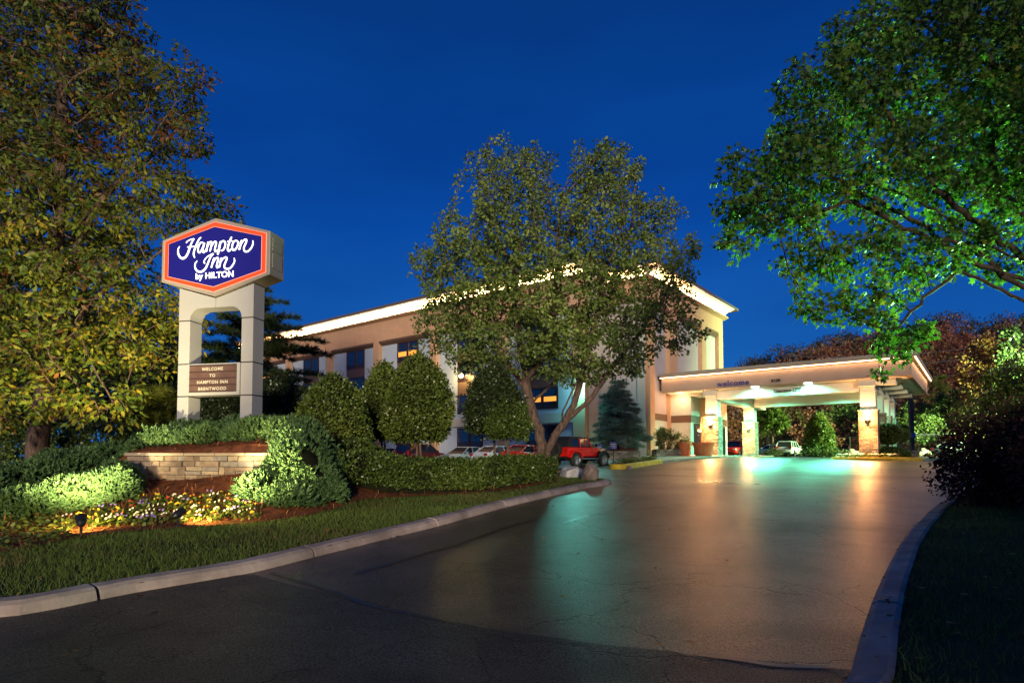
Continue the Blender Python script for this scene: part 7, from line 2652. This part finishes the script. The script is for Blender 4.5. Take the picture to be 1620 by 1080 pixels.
xs_ = np.arange(20, 420, 6.0); ys_ = np.arange(94, 380, 6.0)
X, Y = np.meshgrid(xs_, ys_)
Z = HH(X.ravel(), Y.ravel()) - .2 + RNG.normal(size=X.size) * .25
nx = len(xs_)
jj, ii = np.meshgrid(np.arange(len(ys_) - 1), np.arange(nx - 1), indexing='ij'); a = (jj * nx + ii).ravel()
tag(idx_mesh('hill', np.stack([X.ravel(), Y.ravel(), Z], 1), np.stack([a, a + 1, a + 1 + nx, a + nx], 1), M['far_ground']), kind='structure')
VV = {0: [], 1: []}
for i in range(520):
    y = RNG.uniform(100, 215); x = RNG.uniform(.24, 1.15) * y
    z = float(HH(np.array([x]), np.array([y]))[0])
    r = RNG.uniform(2.2, 4.6); n = 400
    v = unit(RNG.normal(size=(n, 3))); rad = RNG.uniform(.55, 1.05, n)[:, None]
    p = np.array([x, y, z + r * .9]) + v * rad * np.array([r, r, r * 1.05])
    d = unit(v + RNG.normal(size=p.shape) * .6)
    k = 1 if (y > 172 and RNG.uniform() < .75) or RNG.uniform() < .15 else 0
    VV[k].append(leaf_verts(p, d, unit(v + RNG.normal(size=p.shape) * .5), RNG.uniform(.38, .8, n), T_DIAMOND))
tag(poly_mesh('hillside_wood', np.vstack(VV[0]), 4, M['lf_wood']), kind='stuff')
tag(poly_mesh('ridge_wood', np.vstack(VV[1]), 4, M['lf_wood_dark']), kind='stuff')
# trees closing the view at the far left
for i, (px, yt, wp_, Y, lab) in enumerate([(-20, 440, 110, 34, 'dark tree mass low at the left edge behind the maples'), (110, 470, 110, 36, 'dark tree seen under the yellow maple boughs'), (240, 500, 90, 38, 'dark tree behind the feathery young conifer'), (330, 560, 50, 40, 'dark tree behind the pylon sign')]):
    bank('background_tree', lab, px, yt, 715, wp_, Y, M['lf_hollyd'], 9000, (.24, .42), 'tree', True, 'dark trees behind the sign')
for i, (px, yb, Y, lab) in enumerate([(160, 700, 19.5, 'leafy green shrub low between the left maple trunk and the sign'), (30, 700, 20, 'leafy green shrub behind the left maple trunk'), (215, 690, 21, 'leafy green shrub behind the feathery young conifer')]):
    q = P(px, 730, Y)
    bush('understory_shrub', lab, (q[0], q[1], hl(q[0], q[1])), [((0, 0, .8), (1.2, .9, .85)), ((.8, 0, .7), (.8, .7, .7)), ((-.7, 0, .6), (.8, .7, .6))], 3600, M['lf_hedge'], (.07, .12), T_OVAL, 8, 'shrubs under the left trees')

# ------------------------------------------------------------------ power lines and the assumed lot lamps out of view at right
def wire(a, b, sag, label):
    a = np.array(a); b = np.array(b)
    t = thing('power_line', label, 'power line', a, 0, 'power lines against the hill')
    m = MB(); m.tube([tuple((b - a) * s + np.array([0, 0, -sag * 4 * s * (1 - s)])) for s in np.linspace(0, 1, 20)], .055, 4)
    m.build('wire', M['steel'], t)


wire(P(1260, 563, 120), P(1660, 528, 108), 1.6, 'uppermost power line crossing the wooded hill')
wire(P(1260, 578, 118), P(1660, 548, 106), 1.4, 'middle power line crossing the wooded hill')
wire(P(1250, 600, 116), P(1660, 575, 104), 1.2, 'lowest power line crossing the wooded hill')

def assumed_lot_lamp(label, x, y, h, aim, power, col, spot):
    g = hp(x, y)
    t = thing('assumed_lot_lamp', label, 'street lamp', (x, y, g), 0, 'assumed lot lamps')
    d = np.array([aim[0] - x, aim[1] - y]); d /= np.linalg.norm(d)
    m = MB(); m.tube([(0, 0, -.2), (0, 0, h)], [.10, .07], 10); m.tube([(0, 0, h - .1), (d[0] * .5, d[1] * .5, h + .02)], .04, 8); m.build('pole', M['black'], t)
    m = MB(); m.box((d[0] * .7, d[1] * .7, h + .08), (.6, .4, .16), math.atan2(d[1], d[0])); k = m.build('lamp_head', M['black'], t, bevel=.04)
    m = MB(); m.box((d[0] * .7, d[1] * .7, h - .012), (.5, .3, .02), math.atan2(d[1], d[0])); m.build('lens', M['lamp_green'], k)
    light('SPOT', 'assumed_lot_lamp_light', (d[0] * 1.05, d[1] * 1.05, h - .1), power, col, t, target=(aim[0] - x, aim[1] - y, aim[2] - g), size=.2, spot=spot, blend=.5)
    return t


assumed_lot_lamp('assumed low lot lamp out of view at right, shining green up into the leaning maple', 17.8, 19.4, 3.5, (8.8, 11.4, 9.0), 26000, (.34, 1.0, .22), 74)  # assumed lamp, added out of view to light the maple leaves green
assumed_lot_lamp('assumed tall lot lamp out of view at the far right, shining on the bank shrubs', 50.0, 50.0, 8.0, (31, 84, 4.0), 110000, (.62, 1.0, .40), 120)  # second assumed lamp, added out of view to brighten the bank

# leaf mass added behind the viewer only to shade the drive's right side
n = 4300
pp = np.stack([RNG.uniform(6.5, 46, n), RNG.uniform(-26, -16, n), RNG.uniform(0, 1, n)], 1)
topz = 13.0 + 2.2 * np.sin(pp[:, 0] * .55) + 1.2 * np.sin(pp[:, 0] * 1.7 + 1)
pp[:, 2] = pp[:, 2] * topz
# gap cut in the added leaf mass so the low sun reaches the jeep
z20 = pp[:, 2] + (pp[:, 1] + 20) * .1228
lo_ = np.stack([RNG.uniform(3.4, 20, 4200), RNG.uniform(-24, -18, 4200), RNG.uniform(0, 4.9, 4200)], 1)
pp = np.vstack([pp, lo_])
z20 = pp[:, 2] + (pp[:, 1] + 20) * .1228
pp = pp[~((pp[:, 0] < 14) & (z20 > 7.4) & (z20 < 10.6))]
tag(poly_mesh('unseen_shade_leaves', leaf_verts(pp, RNG.normal(size=pp.shape), RNG.normal(size=pp.shape), RNG.uniform(.7, 1.2, len(pp)), T_OVAL), 6, M['lf_wood_dark']), kind='stuff')
